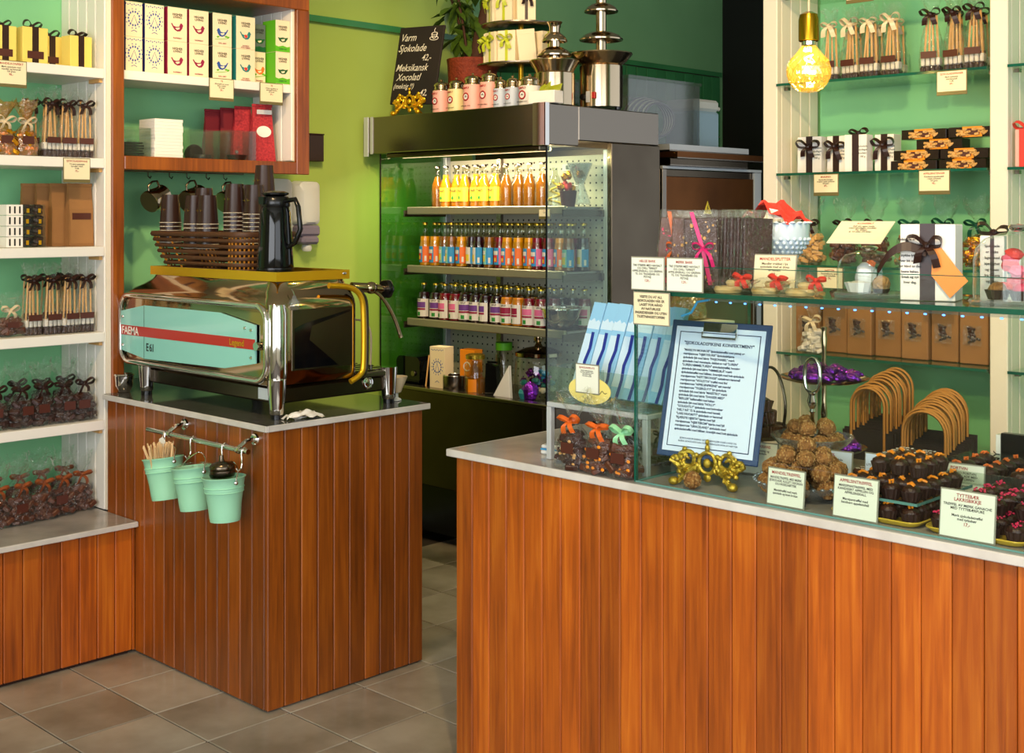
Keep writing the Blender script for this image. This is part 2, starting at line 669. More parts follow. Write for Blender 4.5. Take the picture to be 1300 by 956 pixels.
def dup(root, loc, rz=None, label=None, group=None, rot=None, scale=None):
    r = root.copy()
    COL.objects.link(r)
    r.location = loc
    if rz is not None:
        r.rotation_euler = (0, 0, rz)
    if rot is not None:
        r.rotation_euler = rot
    if scale is not None:
        r.scale = (scale, scale, scale) if not isinstance(scale, tuple) else scale
    if label:
        r['label'] = label
    if group:
        r['group'] = group
    for ch in KIDS.get(root.name, []):
        c = ch.copy()
        COL.objects.link(c)
        c.parent = r
        KIDS.setdefault(r.name, []).append(c)
        for g in KIDS.get(ch.name, []):
            d = g.copy()
            COL.objects.link(d)
            d.parent = c
            KIDS.setdefault(c.name, []).append(d)
    return r


TXT = {}


def text_mesh(body, size, material, align='CENTER', space=1.0, line=1.0, shear=0.0, bold=0.02, maxw=None):
    """lettering in the XZ plane, readable from -Y; origin at the first baseline"""
    key = (body, round(size, 5), material, align, space, line, shear, bold, maxw)
    if key in TXT:
        return TXT[key]
    c = bpy.data.curves.new('lettering', 'FONT')
    c.body = body
    c.size = size
    c.align_x = align
    c.resolution_u = 2
    c.space_character = space
    c.space_line = line
    c.shear = shear
    c.offset = size * bold
    o = bpy.data.objects.new('lettering', c)
    COL.objects.link(o)
    me = bpy.data.meshes.new_from_object(o)
    bpy.data.objects.remove(o)
    bpy.data.curves.remove(c)
    me.name = 'lettering'
    me.transform(Matrix.Rotation(PI / 2, 4, 'X'))
    if maxw and me.vertices:
        xs = [v.co.x for v in me.vertices]
        wdt = max(xs) - min(xs)
        if wdt > maxw:
            me.transform(Matrix.Diagonal((maxw / wdt, 1, 1, 1)))
    me.materials.clear()
    me.materials.append(M[material])
    TXT[key] = me
    return me


def lettering(body, size, material, parent, loc, rot=(0, 0, 0), align='CENTER', **kw):
    return part('lettering', text_mesh(body, size, material, align, **kw), material, parent, None, loc, rot)


def bezier(p0, p1, p2, p3, n=10):
    out = []
    for i in range(n + 1):
        t = i / n
        out.append(tuple(Vector(p0) * (1 - t) ** 3 + Vector(p1) * 3 * t * (1 - t) ** 2 + Vector(p2) * 3 * t * t * (1 - t) + Vector(p3) * t ** 3))
    return out


def smoothpath(pts, n=6):
    """catmull-rom through pts"""
    P = [Vector(p) for p in pts]
    out = []
    for i in range(len(P) - 1):
        a, b, c, d = P[max(i - 1, 0)], P[i], P[i + 1], P[min(i + 2, len(P) - 1)]
        for k in range(n):
            t = k / n
            out.append(0.5 * ((2 * b) + (c - a) * t + (2 * a - 5 * b + 4 * c - d) * t * t + (3 * b - a - 3 * c + d) * t ** 3))
    out.append(P[-1])
    return out

# ================================================================ the room
XW = -4.90          # left wall
YB = 7.10           # far wall of the back room
floor = struct('floor', MB().box(XW, 1.9, -2.0, YB, -0.05, -0.004), 'grout')
tile_me = MB().box(-0.1475, 0.1475, -0.1475, 0.1475, -0.02, 0.0, 0.002).mesh('floor_tile', 'tile')
for i in range(15):
    for j in range(16):
        part('floor_tile', tile_me, None, floor, None, (-4.32 + 0.3 * i, 0.72 + 0.3 * j, 0))
struct('ceiling', MB().box(XW, 1.9, -2.0, YB, 3.2, 3.3), 'ceiling_white')
struct('wall_left', MB().box(XW - 0.15, XW, -2.0, 4.75, 0, 3.2), 'wall_green')
struct('wall_left_rear', MB().box(XW - 0.15, XW, 4.75, YB, 0, 3.2), 'wall_green_cool_lit')  # continues wall_left; colour carries the cooler light back here
struct('wall_back', MB().box(XW, -2.45, YB, YB + 0.15, 0, 3.2), 'blackwall')
struct('wall_partition', MB().box(-2.47, 1.9, 4.13, 4.28, 0, 3.2), 'shelf_green')
struct('wall_right_side', MB().box(1.8, 1.95, -2.0, -0.9, 0, 3.2).box(1.8, 1.95, 2.5, 4.28, 0, 3.2).box(1.8, 1.95, -0.9, 2.5, 0, 0.6).box(1.8, 1.95, -0.9, 2.5, 2.9, 3.2), 'cream')
struct('wall_front', MB().box(XW, -2.5, -2.15, -2.0, 0, 3.2).box(1.4, 1.95, -2.15, -2.0, 0, 3.2).box(-2.5, 1.4, -2.15, -2.0, 0, 0.6).box(-2.5, 1.4, -2.15, -2.0, 2.9, 3.2), 'cream')

# green wall tiles below the ledge, on the left wall behind the fridge
tiled = thing('tiled_splashback', 'glossy dark green upright wall tiles under a ledge behind the chocolate fountains', 'tiles', (XW + 0.002, 4.85, 0))
part('backing', MB().box(0.0, 0.008, 0, 2.2, 1.6, 2.50), 'grout', tiled)
part('ledge', MB().box(0.0, 0.03, -2.4, 2.2, 2.50, 2.53), 'tile_green', tiled)
wt = MB().box(0.006, 0.016, 0.004, 0.096, 0.004, 0.196, 0.002).mesh('wall_tile', 'tile_green')
for i in range(22):
    for j in range(4):
        part('wall_tile', wt, None, tiled, None, (0, 0.1 * i, 1.70 + 0.2 * j))


def beadboards(parent, axis, a0, a1, n, fixed, z0, z1, sign, material='white_paint'):
    """tongue-and-groove boards; axis x: boards side by side along X facing sign*Y, axis y: along Y facing sign*X"""
    wd = (a1 - a0) / n
    g = 0.0025
    me = (MB().box(g, wd - g, 0, 0.008 * sign, z0, z1, 0.0022) if axis == 'x' else MB().box(0, 0.008 * sign, g, wd - g, z0, z1, 0.0022)).mesh('board', material)
    for i in range(n):
        part('board', me, None, parent, None, (a0 + i * wd, fixed, 0) if axis == 'x' else (fixed, a0 + i * wd, 0))


# ---------------------------------------------------------------- left shelving
shel = thing('shelving_unit', 'white shelving with green back panel and brown post, standing on the low plank base cabinet', 'shelves', (0, 0, 0))
part('back_panel', MB().box(-4.71, -4.69, 1.3, 2.32, 0.475, 2.75), 'shelf_green', shel, label='green back panel')
part('side_panel', MB().box(-4.69, -4.345, 2.318, 2.335, 0.475, 2.75), 'cream', shel)
beadboards(shel, 'x', -4.69, -4.345, 5, 2.318, 0.476, 2.75, -1)
for z in (2.115, 1.782, 1.455, 1.137, 0.81):
    part('shelf', MB().box(-4.69, -4.345, 1.3, 2.309, z - 0.036, z, 0.002), 'white_paint', shel)
    part('shelf_bracket', MB().box(-4.44, -4.36, 2.296, 2.3085, z - 0.05, z - 0.036), 'stick', shel)
part('post', MB().box(-4.40, -4.335, 2.3355, 2.385, 0.4755, 2.75, 0.003), 'wood_brown_shaded', shel, label='brown wooden corner post')

base = thing('base_cabinet', 'low plank-fronted base cabinet below the left shelves', 'cabinet', (0, 0, 0))
part('body', MB().box(-4.69, -4.141, 1.2, 2.29, 0.0, 0.455), 'groove', base)
pl = MB().box(-0.0325, 0.0325, 0, 0.016, 0.012, 0.455, 0.003)
plank_base = pl.mesh('plank', 'wood')
for i in range(17):
    part('plank', plank_base, None, base, None, (-4.125, 2.2665 - i * 0.067, 0), (0, 0, PI / 2))
part('corner_trim', MB().box(-4.141, -4.123, 2.2995, 2.3085, 0.012, 0.455, 0.001), 'wood', base)
t = thing('base_worktop', 'grey marble slab on the low base cabinet, under the bottom row of bags', 'worktop', (0, 0, 0))
part('slab', MB().box(-4.69, -4.101, 1.2, 2.3085, 0.4555, 0.475, 0.002), 'marble', t)
part('front_edge', MB().box(-4.1009, -4.096, 1.2, 2.3085, 0.456, 0.4748, 0.002), 'stone_edge', t)

# ---------------------------------------------------------------- upper wall cabinet
cab = thing('wall_cabinet', 'open wall cabinet with brown wooden frame holding tea boxes, above the espresso machine', 'cabinet', (0, 0, 0))
part('back_panel', MB().box(-4.66, -4.645, 2.3855, 3.20, 1.745, 2.60), 'shelf_green', cab, label='green back panel')
part('lower_back_panel', MB().box(-4.66, -4.645, 2.3855, 3.20, 0.911, 1.744), 'shelf_green', cab, label='green panel below the cabinet')
part('side_panel', MB().box(-4.645, -4.355, 3.172, 3.235, 1.80, 2.44), 'cream', cab)
beadboards(cab, 'x', -4.645, -4.355, 4, 3.172, 1.801, 2.44, -1)
part('shelf', MB().box(-4.645, -4.36, 2.3855, 3.163, 2.085, 2.120, 0.002), 'white_paint', cab)
part('floor_panel', MB().box(-4.645, -4.355, 2.3855, 3.163, 1.75, 1.793), 'wood_brown_shaded', cab)
part('bottom_rail', MB().box(-4.355, -4.333, 2.3855, 3.175, 1.743, 1.795, 0.003), 'wood_brown_shaded', cab)
part('top_rail', MB().box(-4.645, -4.333, 2.3855, 3.24, 2.437, 2.60, 0.003), 'wood_brown_shaded', cab)
part('right_stile', MB().box(-4.355, -4.333, 3.175, 3.24, 1.743, 2.437, 0.003), 'wood_brown_shaded', cab)

# ---------------------------------------------------------------- espresso counter
cc = thing('espresso_counter', 'tall plank-clad counter block carrying the espresso machine', 'counter', (0, 0, 0))
part('body', MB().box(-4.33, -3.327, 2.327, 2.965, 0.0, 0.889).box(-4.66, -4.3301, 2.39, 2.965, 0.0, 0.889), 'groove', cc)
n = 15
wd = 1.0 / n
me = MB().box(-wd / 2 + 0.0012, wd / 2 - 0.0012, 0, 0.016, 0.006, 0.889, 0.003).mesh('plank', 'wood_brown_shaded')
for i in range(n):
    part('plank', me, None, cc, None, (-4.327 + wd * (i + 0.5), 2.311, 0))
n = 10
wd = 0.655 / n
me = MB().box(-wd / 2 + 0.0012, wd / 2 - 0.0012, 0, 0.016, 0.006, 0.889, 0.003).mesh('plank', 'wood_brown_shaded')
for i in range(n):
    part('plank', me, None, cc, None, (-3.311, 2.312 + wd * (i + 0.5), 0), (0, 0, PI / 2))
t = thing('espresso_worktop', 'dark polished stone slab under the espresso machine', 'worktop', (0, 0, 0))
part('slab', MB().box(-4.33, -3.295, 2.298, 2.985, 0.8895, 0.91, 0.002).box(-4.66, -4.3301, 2.39, 2.985, 0.8895, 0.91), 'stone_dark', t)
part('front_edge', MB().box(-4.33, -3.29, 2.2925, 2.2979, 0.8897, 0.9098, 0.002).box(-3.2949, -3.2895, 2.2979, 2.985, 0.8897, 0.9098, 0.002), 'stone_edge', t)

# ---------------------------------------------------------------- sales counter
rc = thing('sales_counter', 'long orange plank-clad sales counter under the glass display case', 'counter', (0, 0, 0))
part('body', MB().box(-2.575, 0.3, 2.462, 3.08, 0.0, 0.889), 'groove', rc)
me = MB().box(-0.0325, 0.0325, 0, 0.016, 0.006, 0.889, 0.003).mesh('plank', 'wood')
for i in range(43):
    part('plank', me, None, rc, None, (-2.557 + 0.0662 * i, 2.446, 0))
for i in range(9):
    part('plank', me, None, rc, None, (-2.575 - 0.016, 2.496 + 0.0662 * i, 0), (0, 0, -PI / 2))
t = thing('sales_worktop', 'pale grey marble worktop of the long sales counter', 'worktop', (0, 0, 0))
part('slab', MB().box(-2.607, 0.3, 2.433, 3.10, 0.8895, 0.91, 0.002), 'marble', t)
part('front_edge', MB().box(-2.612, 0.3, 2.4275, 2.4329, 0.8897, 0.9098, 0.002).box(-2.6125, -2.6071, 2.4329, 3.10, 0.8897, 0.9098, 0.002), 'stone_edge', t)

# ---------------------------------------------------------------- right shelving
rs = thing('alcove_shelving', 'cream beadboard alcove with green back and glass shelves behind the sales counter', 'shelves', (0, 0, 0))
YR = 3.82
part('back_panel', MB().box(-2.40, 0.6, 4.10, 4.129, 0.0, 3.1), 'shelf_green', rs, label='green back panel')
for x0, x1 in ((-2.465, -2.407), (-1.648, -1.592), (-0.84, -0.78)):
    part('post', MB().box(x0, x1, YR, YR + 0.03, 0, 3.1, 0.003), 'cream', rs)
    part('side_panel', MB().box(x0, x1 - 0.009, YR + 0.03, 4.10, 0, 3.1), 'cream', rs)
    beadboards(rs, 'y', YR + 0.03, 4.10, 4, x1 - 0.009, 0.02, 3.1, 1, 'cream')
for xa, xb in ((-2.405, -1.65), (-1.59, -0.842)):
    for z in (2.35, 2.03, 1.717, 1.40, 1.095):
        g = part('glass_shelf', MB().box(xa + 0.002, xb - 0.002, 3.812, 4.098, z - 0.008, z), 'pane_green', rs, label='glass shelf with green edge')
        part('edge', MB().box(xa + 0.002, xb - 0.002, 3.808, 3.812, z - 0.0085, z), 'glass_edge', g)
        for xx in (xa + 0.01, xb - 0.01):
            part('shelf_peg', MB().box(xx - 0.008, xx + 0.008, 3.86, 3.876, z - 0.02, z - 0.0085), 'steel', rs)
lc = thing('back_cabinet', 'low cabinet under the alcove shelves carrying the paper bags', 'cabinet', (0, 0, 0))
part('body', MB().box(-2.40, -0.6, 3.56, 3.80, 0.0, 0.56), 'wood_brown_shaded', lc)
part('top', MB().box(-2.42, -0.6, 3.52, 3.815, 0.56, 0.58, 0.003), 'choc_cup', lc)

# ================================================================ wrapped goods: builders
HP = PI / 2


def bag_film(w, d, h, neck, seed, seg=18, flare=0.5):
    rng = random.Random(seed)
    prof = [(0.0, 0.92), (0.04, 1.0), (0.25, 1.03), (0.45, 0.98), (0.62, 0.85), (0.78, 0.62), (0.9, 0.36), (1.0, 0.16)]
    rows = [(neck * t, s, 0.03 + 0.1 * t) for t, s in prof]
    for t, s in ((0.18, 0.3), (0.45, flare), (0.75, flare * 1.35), (1.0, flare * 1.6)):
        rows.append((neck + (h - neck) * t, s, 0.30))
    vs, fs = [(0, 0, 0.001)], []
    for ri, (z, s, j) in enumerate(rows):
        for k in range(seg):
            a = 2 * PI * k / seg
            ca, sa = math.cos(a), math.sin(a)
            e = 0.62
            x = math.copysign(abs(ca) ** e, ca) * w / 2 * s
            y = math.copysign(abs(sa) ** e, sa) * d / 2 * s
            q = 1 + rng.uniform(-j, j)
            zz = z + (rng.uniform(-0.25, 0.25) * (h - neck) if ri == len(rows) - 1 else rng.uniform(-0.01, 0.01) * h * (ri > 1))
            vs.append((x * q, y * q, max(zz, 0.001)))
    for k in range(seg):
        fs.append((0, 1 + (k + 1) % seg, 1 + k))
    for r in range(len(rows) - 1):
        for k in range(seg):
            a, b = 1 + r * seg + k, 1 + r * seg + (k + 1) % seg
            fs.append((a, b, b + seg, a + seg))
    m = MB()
    m.add(vs, fs)
    return m


def bow(mb, c, s, seed=0, tail=1.0, wd=0.016):
    """two loops, a knot and two tails, facing -Y"""
    rng = random.Random(seed)
    c = Vector(c)
    for sg in (-1, 1):
        l, u = s * rng.uniform(0.85, 1.15), s * rng.uniform(0.3, 0.6)
        pts = [c, c + Vector((sg * l * 0.5, -0.012, u)), c + Vector((sg * l, -0.008, u * 0.9)), c + Vector((sg * l * 0.95, 0.006, u * 0.1)), c + Vector((sg * l * 0.45, 0.004, -u * 0.1)), c]
        mb.strip(smoothpath(pts, 3), (rng.uniform(-0.2, 0.2), 1, 0.5), wd)
        t = s * tail * rng.uniform(0.9, 1.4)
        pts = [c, c + Vector((sg * t * 0.35, -0.012, -t * 0.4)), c + Vector((sg * t * 0.5, -0.004, -t))]
        mb.strip(smoothpath(pts, 3), (1, 0.4, 0.2), wd)
    mb.ell(tuple(c), (wd * 0.6, wd * 0.6, wd * 0.55), 8, 5)
    return mb


def collar(mb, z, r=0.012, hgt=0.014):
    return mb.lathe([(r, z - hgt / 2), (r * 1.15, z), (r, z + hgt / 2)], 10)


def chunk_pile(w, d, h, n, seed, size=0.016):
    rng = random.Random(seed)
    mb = MB()
    for i in range(n):
        t = (i + 0.5) / n
        sx = 0.8 * (1 - 0.35 * t)
        p = Vector((rng.uniform(-0.5, 0.5) * w * sx, rng.uniform(-0.5, 0.5) * d * sx, size * 0.6 + t * (h - size)))
        m = Matrix.Translation(p) @ Matrix.Rotation(rng.uniform(0, 3), 4, 'Z') @ Matrix.Rotation(rng.uniform(-0.8, 0.8), 4, 'X')
        q = size * rng.uniform(0.7, 1.3)
        mb.box(-q, q, -q * 0.8, q * 0.8, -q * 0.45, q * 0.45, q * 0.15, m)
    for v in mb.v:
        pass
    mb.v = [(x, y, max(z, 0.001)) for x, y, z in mb.v]
    return mb


def stick_bag(label, group, seed, ribbon='ribbon_brown', pos=(0, 0, 0), rz=0, w=0.075, tag_on=True):
    t = thing('chocolate_stick_bag', label, 'sweet bag', pos, rz, group)
    rng = random.Random(seed)
    mb = MB()
    for i in range(4):
        x = (i - 1.5) * w * 0.22
        mb.box(x - w * 0.1, x + w * 0.1, -0.018, 0.018, 0.001, 0.028, 0.004)
    part('chocolate', mb, 'choc', t)
    mb = MB()
    for i in range(4):
        x = (i - 1.5) * w * 0.22
        mb.box(x - w * 0.085, x + w * 0.085, -0.015, 0.015, 0.0285, 0.055, 0.003)
    part('marshmallow', mb, 'marsh', t)
    for i in range(4):
        x = (i - 1.5) * w * 0.22
        xt = x * rng.uniform(0.2, 0.9)
        part('stick', MB().tube([(x, 0, 0.02), (xt, rng.uniform(-0.008, 0.008), 0.185 + rng.uniform(0, 0.03))], 0.0038, 5), 'stick', t)
    part('cellophane', bag_film(w, 0.05, 0.255, 0.195, seed), 'cello', t, 50)
    mb = collar(MB(), 0.195, 0.013)
    bow(mb, (0, -0.014, 0.197), 0.031, seed)
    part('ribbon', mb, ribbon, t)
    if tag_on:
        part('label_sticker', MB().box(-0.026, 0.026, -0.0278, -0.0265, 0.052, 0.074), 'label_brown', t)
    return t


def chunk_bag(label, group, seed, ribbon='ribbon_brown', pos=(0, 0, 0), rz=0, w=0.105, content='choc', film_m='cello', h=0.22, sticker=True):
    t = thing('chocolate_chunk_bag', label, 'sweet bag', pos, rz, group)
    part('chocolate_pieces', chunk_pile(w * 1.0, 0.066, h * 0.46, 60, seed, 0.015), content, t, kind='stuff')
    part('cellophane', bag_film(w, 0.075, h, h * 0.62, seed + 5, flare=0.55), film_m, t, 50)
    mb = collar(MB(), h * 0.62, 0.014)
    bow(mb, (0, -0.016, h * 0.62), 0.032, seed, 0.9, 0.013)
    part('ribbon', mb, ribbon, t)
    if sticker:
        rng = random.Random(seed)
        x = rng.uniform(-0.02, 0.02)
        part('label_sticker', MB().box(x - 0.021, x + 0.021, -0.0405, -0.0392, h * 0.22, h * 0.36), 'label_brown', t)
    return t


def gift_box(name, label, group, w, d, h, paper, ribbon, pos, rz, seed=0, lab=True, tag_m='label_brown', bow_side=False, rw=0.024):
    t = thing(name, label, 'gift box', pos, rz, group)
    part('carton', MB().box(-w / 2, w / 2, -d / 2, d / 2, 0.0005, h, 0.0015), paper, t)
    mb = MB().box(-rw / 2, rw / 2, -d / 2 - 0.001, d / 2 + 0.001, 0.0008, h + 0.0012)
    if bow_side:
        bow(mb, (0, -d / 2 - 0.012, h * 0.72), 0.036, seed)
    else:
        bow(mb, (0, 0, h + 0.006), 0.034, seed, 0.3)
    part('ribbon', mb, ribbon, t)
    if lab:
        part('label_sticker', MB().box(-w * 0.32, w * 0.32, -d / 2 - 0.0022, -d / 2 - 0.0012, h * 0.16, h * 0.36), tag_m, t)
    return t


def price_card(label, pos, rz, w, h, title, body, paper='card_paper', frame='card_frame', tilt=0.0, ts=None, bs=None, group=None, price=None, lip=0.012, thick=0.003, foot=False):
    """small framed price card; origin at bottom centre, facing -Y"""
    t = thing('price_card', label, 'price card', pos, 0, group, rot=(tilt, 0, rz))
    part('holder', MB().box(-w / 2, w / 2, 0, thick, 0, h, 0.0008), frame, t)
    p = part('paper', MB().box(-w / 2 + 0.003, w / 2 - 0.003, -0.0008, 0, lip, h - 0.003), paper, t)
    ts = ts or h * 0.11
    bs = bs or h * 0.088
    lettering(title, ts, 'ink_red', p, (0, -0.0012, h - 0.006 - ts * 0.9), line=0.9, maxw=w - 0.014)
    nl = title.count('\n') + 1
    lettering(body, bs, 'ink', p, (0, -0.0012, h - 0.008 - ts * 0.95 * nl - bs * 1.0), line=0.95, maxw=w - 0.012)
    if price:
        nb = body.count('\n') + 1
        lettering(price, ts, 'ink_red', p, (0, -0.0012, h - 0.008 - ts * 0.95 * nl - bs * 1.0 - bs * 0.95 * nb - ts * 0.3))
    if foot:
        part('foot', MB().box(-w / 2, w / 2, thick, 0.03, 0.0, 0.003), frame, t)
    return t


# ================================================================ left shelves, top to bottom (front plane X = -4.345)
def L(y, z, x=-4.44):
    return (x, y, z)


zs = [2.1155, 1.7825, 1.4555, 1.1375, 0.8105, 0.4755]
# -- top shelf: yellow gift boxes
g = 'yellow gift boxes'
gift_box('yellow_gift_box', 'tall pale yellow box with brown ribbon and big bow, between smaller yellow boxes', g, 0.095, 0.06, 0.135, 'paper_yellow', 'ribbon_brown', L(2.075, zs[0]), HP, 1)
gift_box('yellow_gift_box', 'pale yellow gift box half hidden behind the taller bowed box', g, 0.075, 0.06, 0.118, 'paper_yellow', 'ribbon_brown', L(2.168, zs[0], -4.50), HP, 2)
gift_box('yellow_gift_box', 'pale yellow gift box standing against the white beadboard side, bow spread flat', g, 0.09, 0.06, 0.118, 'paper_yellow', 'ribbon_brown', L(2.238, zs[0], -4.42), HP + 0.1, 3, lab=False)
gift_box('yellow_gift_box', 'pale yellow gift box behind the price card at the shelf edge', g, 0.08, 0.06, 0.13, 'paper_yellow', 'ribbon_brown', L(1.965, zs[0]), HP, 4)
price_card('cream price card hung on the shelf edge under the yellow gift boxes', (-4.3435, 1.955, 2.02), HP, 0.115, 0.095, 'MANDELKONFEKT', 'Mørk sjokolade med\nmandler og karamell\n150 gram', price='98,-')
# -- second shelf: gold bags, stick bags
g = 'gold foil bags'
for i, (y, x) in enumerate(((1.965, -4.43), (2.045, -4.43))):
    t = chunk_bag(['gold cellophane bag with raffia bow, cut by the shelf end', 'gold cellophane bag with raffia bow beside the chocolate stick bags'][i], g, 40 + i, 'ribbon_cream', L(y, zs[1], x), HP, 0.085, 'gold_foil', 'cello_gold', 0.2)
g = 'chocolate sticks with brown bows'
spots = [(2.095, -4.50), (2.135, -4.42), (2.175, -4.52), (2.20, -4.42), (2.262, -4.41), (2.235, -4.54), (2.265, -4.60)]
s0 = s1 = None
for i, (y, x) in enumerate(spots):
    lab = 'bag of chocolate sticks with brown bow beside gold bags, ' + ('second', 'fourth', 'back row second', 'third', 'front row nearest the beadboard', 'back row middle', 'back row nearest the beadboard')[i] if i > 3 or i == 2 else 'bag of chocolate sticks with brown bow, ' + ('touching the gold bags', 'just behind the gold bag bow', '', 'in the middle of its front row')[i]
    if i == 0:
        s0 = stick_bag(lab, g, 11, pos=L(y, zs[1], x), rz=HP)
    elif i == 1:
        s1 = stick_bag(lab, g, 12, pos=L(y, zs[1], x), rz=HP + 0.1)
    else:
        dup((s0, s1)[i % 2], L(y, zs[1], x), HP + (-0.12, 0.1, 0.05, -0.1)[i % 4], label=lab)
price_card('cream price card hung below the upper row of chocolate sticks', (-4.3435, 2.20, 1.69), HP, 0.105, 0.09, 'SJOKOLADEPINNE', 'Til varm sjokolade\nLys eller mørk\n4 stk', price='75,-')
# -- third shelf: cartons, kraft bags
g = 'clear boxes of dark chocolates'
cb = None
for k in range(4):
    for j in range(2):
        loc = L(2.045 + 0.045 * j, zs[2] + 0.0385 * k + 0.0005, -4.45 + 0.004 * ((k + j) % 2))
        if cb is None:
            cb = thing('clear_sweet_box', 'small clear chocolate box, lowest of the stack beside the white cartons', 'sweet box', loc, HP, g)
            part('box', MB().box(-0.022, 0.022, -0.04, 0.04, 0, 0.038, 0.001), 'acrylic', cb)
            part('chocolate_pieces', chunk_pile(0.038, 0.075, 0.035, 26, 3, 0.011), 'choc', cb, kind='stuff')
            part('band', MB().box(-0.005, 0.005, -0.0408, -0.0402, 0.008, 0.024), 'gold_trim', cb)
        else:
            dup(cb, loc, label=f'small clear chocolate box, {("lowest", "second", "third", "topmost")[k]} of the stack {("beside the white cartons", "beside the kraft bags")[j]}')
g = 'white latticed cartons'
wc = None
for k in range(4):
    loc = L(1.985, zs[2] + 0.0385 * k + 0.0005, -4.42)
    if wc is None:
        wc = thing('latticed_carton', 'small white carton with cut-out slots, lowest of its stack', 'carton', loc, HP, g)
        part('carton', MB().box(-0.03, 0.03, -0.04, 0.04, 0, 0.037, 0.001), 'paper_white', wc)
        for x in (-0.018, 0.0, 0.018):
            part('slot', MB().box(x - 0.003, x + 0.003, -0.0408, -0.0401, 0.006, 0.031), 'ink', wc)
    else:
        dup(wc, loc, label=f'small white carton with cut-out slots, {("lowest", "second", "third", "topmost")[k]} of its stack')
for i in range(4):
    y, x = 2.14 + 0.035 * i + (0.01 if i == 3 else 0), -4.56 + 0.042 * i
    t = thing('kraft_bag', ['plain brown kraft bag, rearmost of the row beside clear chocolate boxes', 'second kraft bag of the row, behind its neighbour', 'third kraft bag of the row, behind the labelled one', 'flat brown kraft bag with dark label, foremost of its row'][i], 'paper bag', L(y, zs[2], x), HP + 0.05 * i - 0.08, 'kraft bags')
    mb = MB()
    mb.v = [(-0.05, -0.018, 0.0005), (0.05, -0.018, 0.0005), (0.05, 0.018, 0.0005), (-0.05, 0.018, 0.0005), (-0.048, -0.014, 0.14), (0.048, -0.014, 0.14), (0.048, 0.014, 0.14), (-0.048, 0.014, 0.14), (-0.047, -0.004, 0.232), (0.047, -0.004, 0.232), (0.047, 0.004, 0.232), (-0.047, 0.004, 0.232)]
    mb.f = [(0, 3, 2, 1), (0, 1, 5, 4), (1, 2, 6, 5), (2, 3, 7, 6), (3, 0, 4, 7), (4, 5, 9, 8), (5, 6, 10, 9), (6, 7, 11, 10), (7, 4, 8, 11), (8, 9, 10, 11)]
    part('bag', mb, 'kraft', t)
    part('folded_top', MB().box(-0.048, 0.048, -0.0085, 0.006, 0.222, 0.234), 'kraft', t)
    part('paper_sleeve', MB().box(-0.046, 0.046, -0.0195, -0.0185, 0.01, 0.135), 'kraft', t, rot=(-0.03, 0, 0))
    if i == 3:
        part('label_sticker', MB().box(-0.038, 0.038, -0.0182, -0.0165, 0.10, 0.124), 'label_brown', t)
# -- fourth shelf
chunk_bag('clear bag of brown chocolate curls with pale ribbon at the shelf end', None, 61, 'ribbon_cream', L(1.985, zs[3], -4.43), HP, 0.12, 'choc_milk', 'cello', 0.15)
lab = 'cellophane bag of chocolate sticks with dark brown bow, on shelf beside chocolate curls'
spots = [(2.065, -4.42), (2.10, -4.52), (2.135, -4.41), (2.175, -4.53), (2.20, -4.405), (2.235, -4.52), (2.264, -4.41), (2.262, -4.59)]
for i, (y, x) in enumerate(spots):
    dup((s0, s1)[i % 2], L(y, zs[3], x), HP + (0.1, -0.1, 0.05, -0.1, 0.12)[i % 5], label=f'bag of chocolate sticks on the shelf beside chocolate curls, {("front row", "back row")[i % 2]} {ORD[3 - i // 2]} from the beadboard', group='lower chocolate sticks with brown bows')
# -- fifth shelf
def row5(i):
    return f'front row {ORD[4 - i]} from the beadboard' if i < 5 else f'back row {ORD[8 - i]} from the beadboard'


lab = 'dark chocolate chunk bag on the lowest white shelf, '
g = 'chunk bags with brown bows'
c0 = c1 = None
spots = [(1.925, -4.41), (2.01, -4.40), (2.095, -4.41), (2.178, -4.41), (2.257, -4.41), (1.96, -4.55), (2.06, -4.55), (2.16, -4.55), (2.25, -4.55)]
for i, (y, x) in enumerate(spots):
    if i == 0:
        c0 = chunk_bag(lab + row5(i), g, 71, 'ribbon_brown', L(y, zs[4], x), HP, 0.088)
    elif i == 1:
        c1 = chunk_bag(lab + row5(i), g, 77, 'ribbon_brown', L(y, zs[4], x), HP + 0.1, 0.088)
    else:
        dup((c0, c1)[i % 2], L(y, zs[4], x), HP + (-0.12, 0.1, 0.05, -0.08)[i % 4], label=lab + row5(i))
# -- base worktop row
lab = 'milk chocolate bag with rust ribbon, '
g = 'chunk bags with rust ribbons'
spots = [(1.915, -4.37), (2.0, -4.37), (2.085, -4.38), (2.17, -4.40), (2.253, -4.42), (1.96, -4.52), (2.06, -4.53), (2.155, -4.55), (2.25, -4.56)]
for i, (y, x) in enumerate(spots):
    if i == 0:
        d0 = chunk_bag(lab + row5(i), g, 81, 'ribbon_rust', L(y, zs[5], x), HP, 0.09, 'choc_milk', 'cello', 0.215, sticker=False)
    elif i == 1:
        d1 = chunk_bag(lab + row5(i), g, 87, 'ribbon_rust', L(y, zs[5], x), HP + 0.1, 0.09, 'choc_milk', 'cello', 0.215)
    else:
        dup((d0, d1)[i % 2], L(y, zs[5], x), HP + (-0.12, 0.1, 0.05, -0.08)[i % 4], label=lab + row5(i))

# ================================================================ tea boxes in the wall cabinet
BIRD = [(-0.030, 0.016), (-0.024, 0.006), (-0.014, -0.008), (0.0, -0.014), (0.013, -0.012), (0.022, -0.002), (0.025, 0.008), (0.028, 0.010), (0.024, 0.014), (0.021, 0.019), (0.015, 0.019), (0.011, 0.013), (0.008, 0.006), (-0.006, 0.004), (-0.018, 0.007), (-0.025, 0.017)]
SWAN = [(-0.026, 0.008), (-0.018, -0.006), (-0.004, -0.012), (0.014, -0.010), (0.026, 0.004), (0.028, 0.010), (0.014, 0.007), (0.0, 0.009), (-0.014, 0.006)]


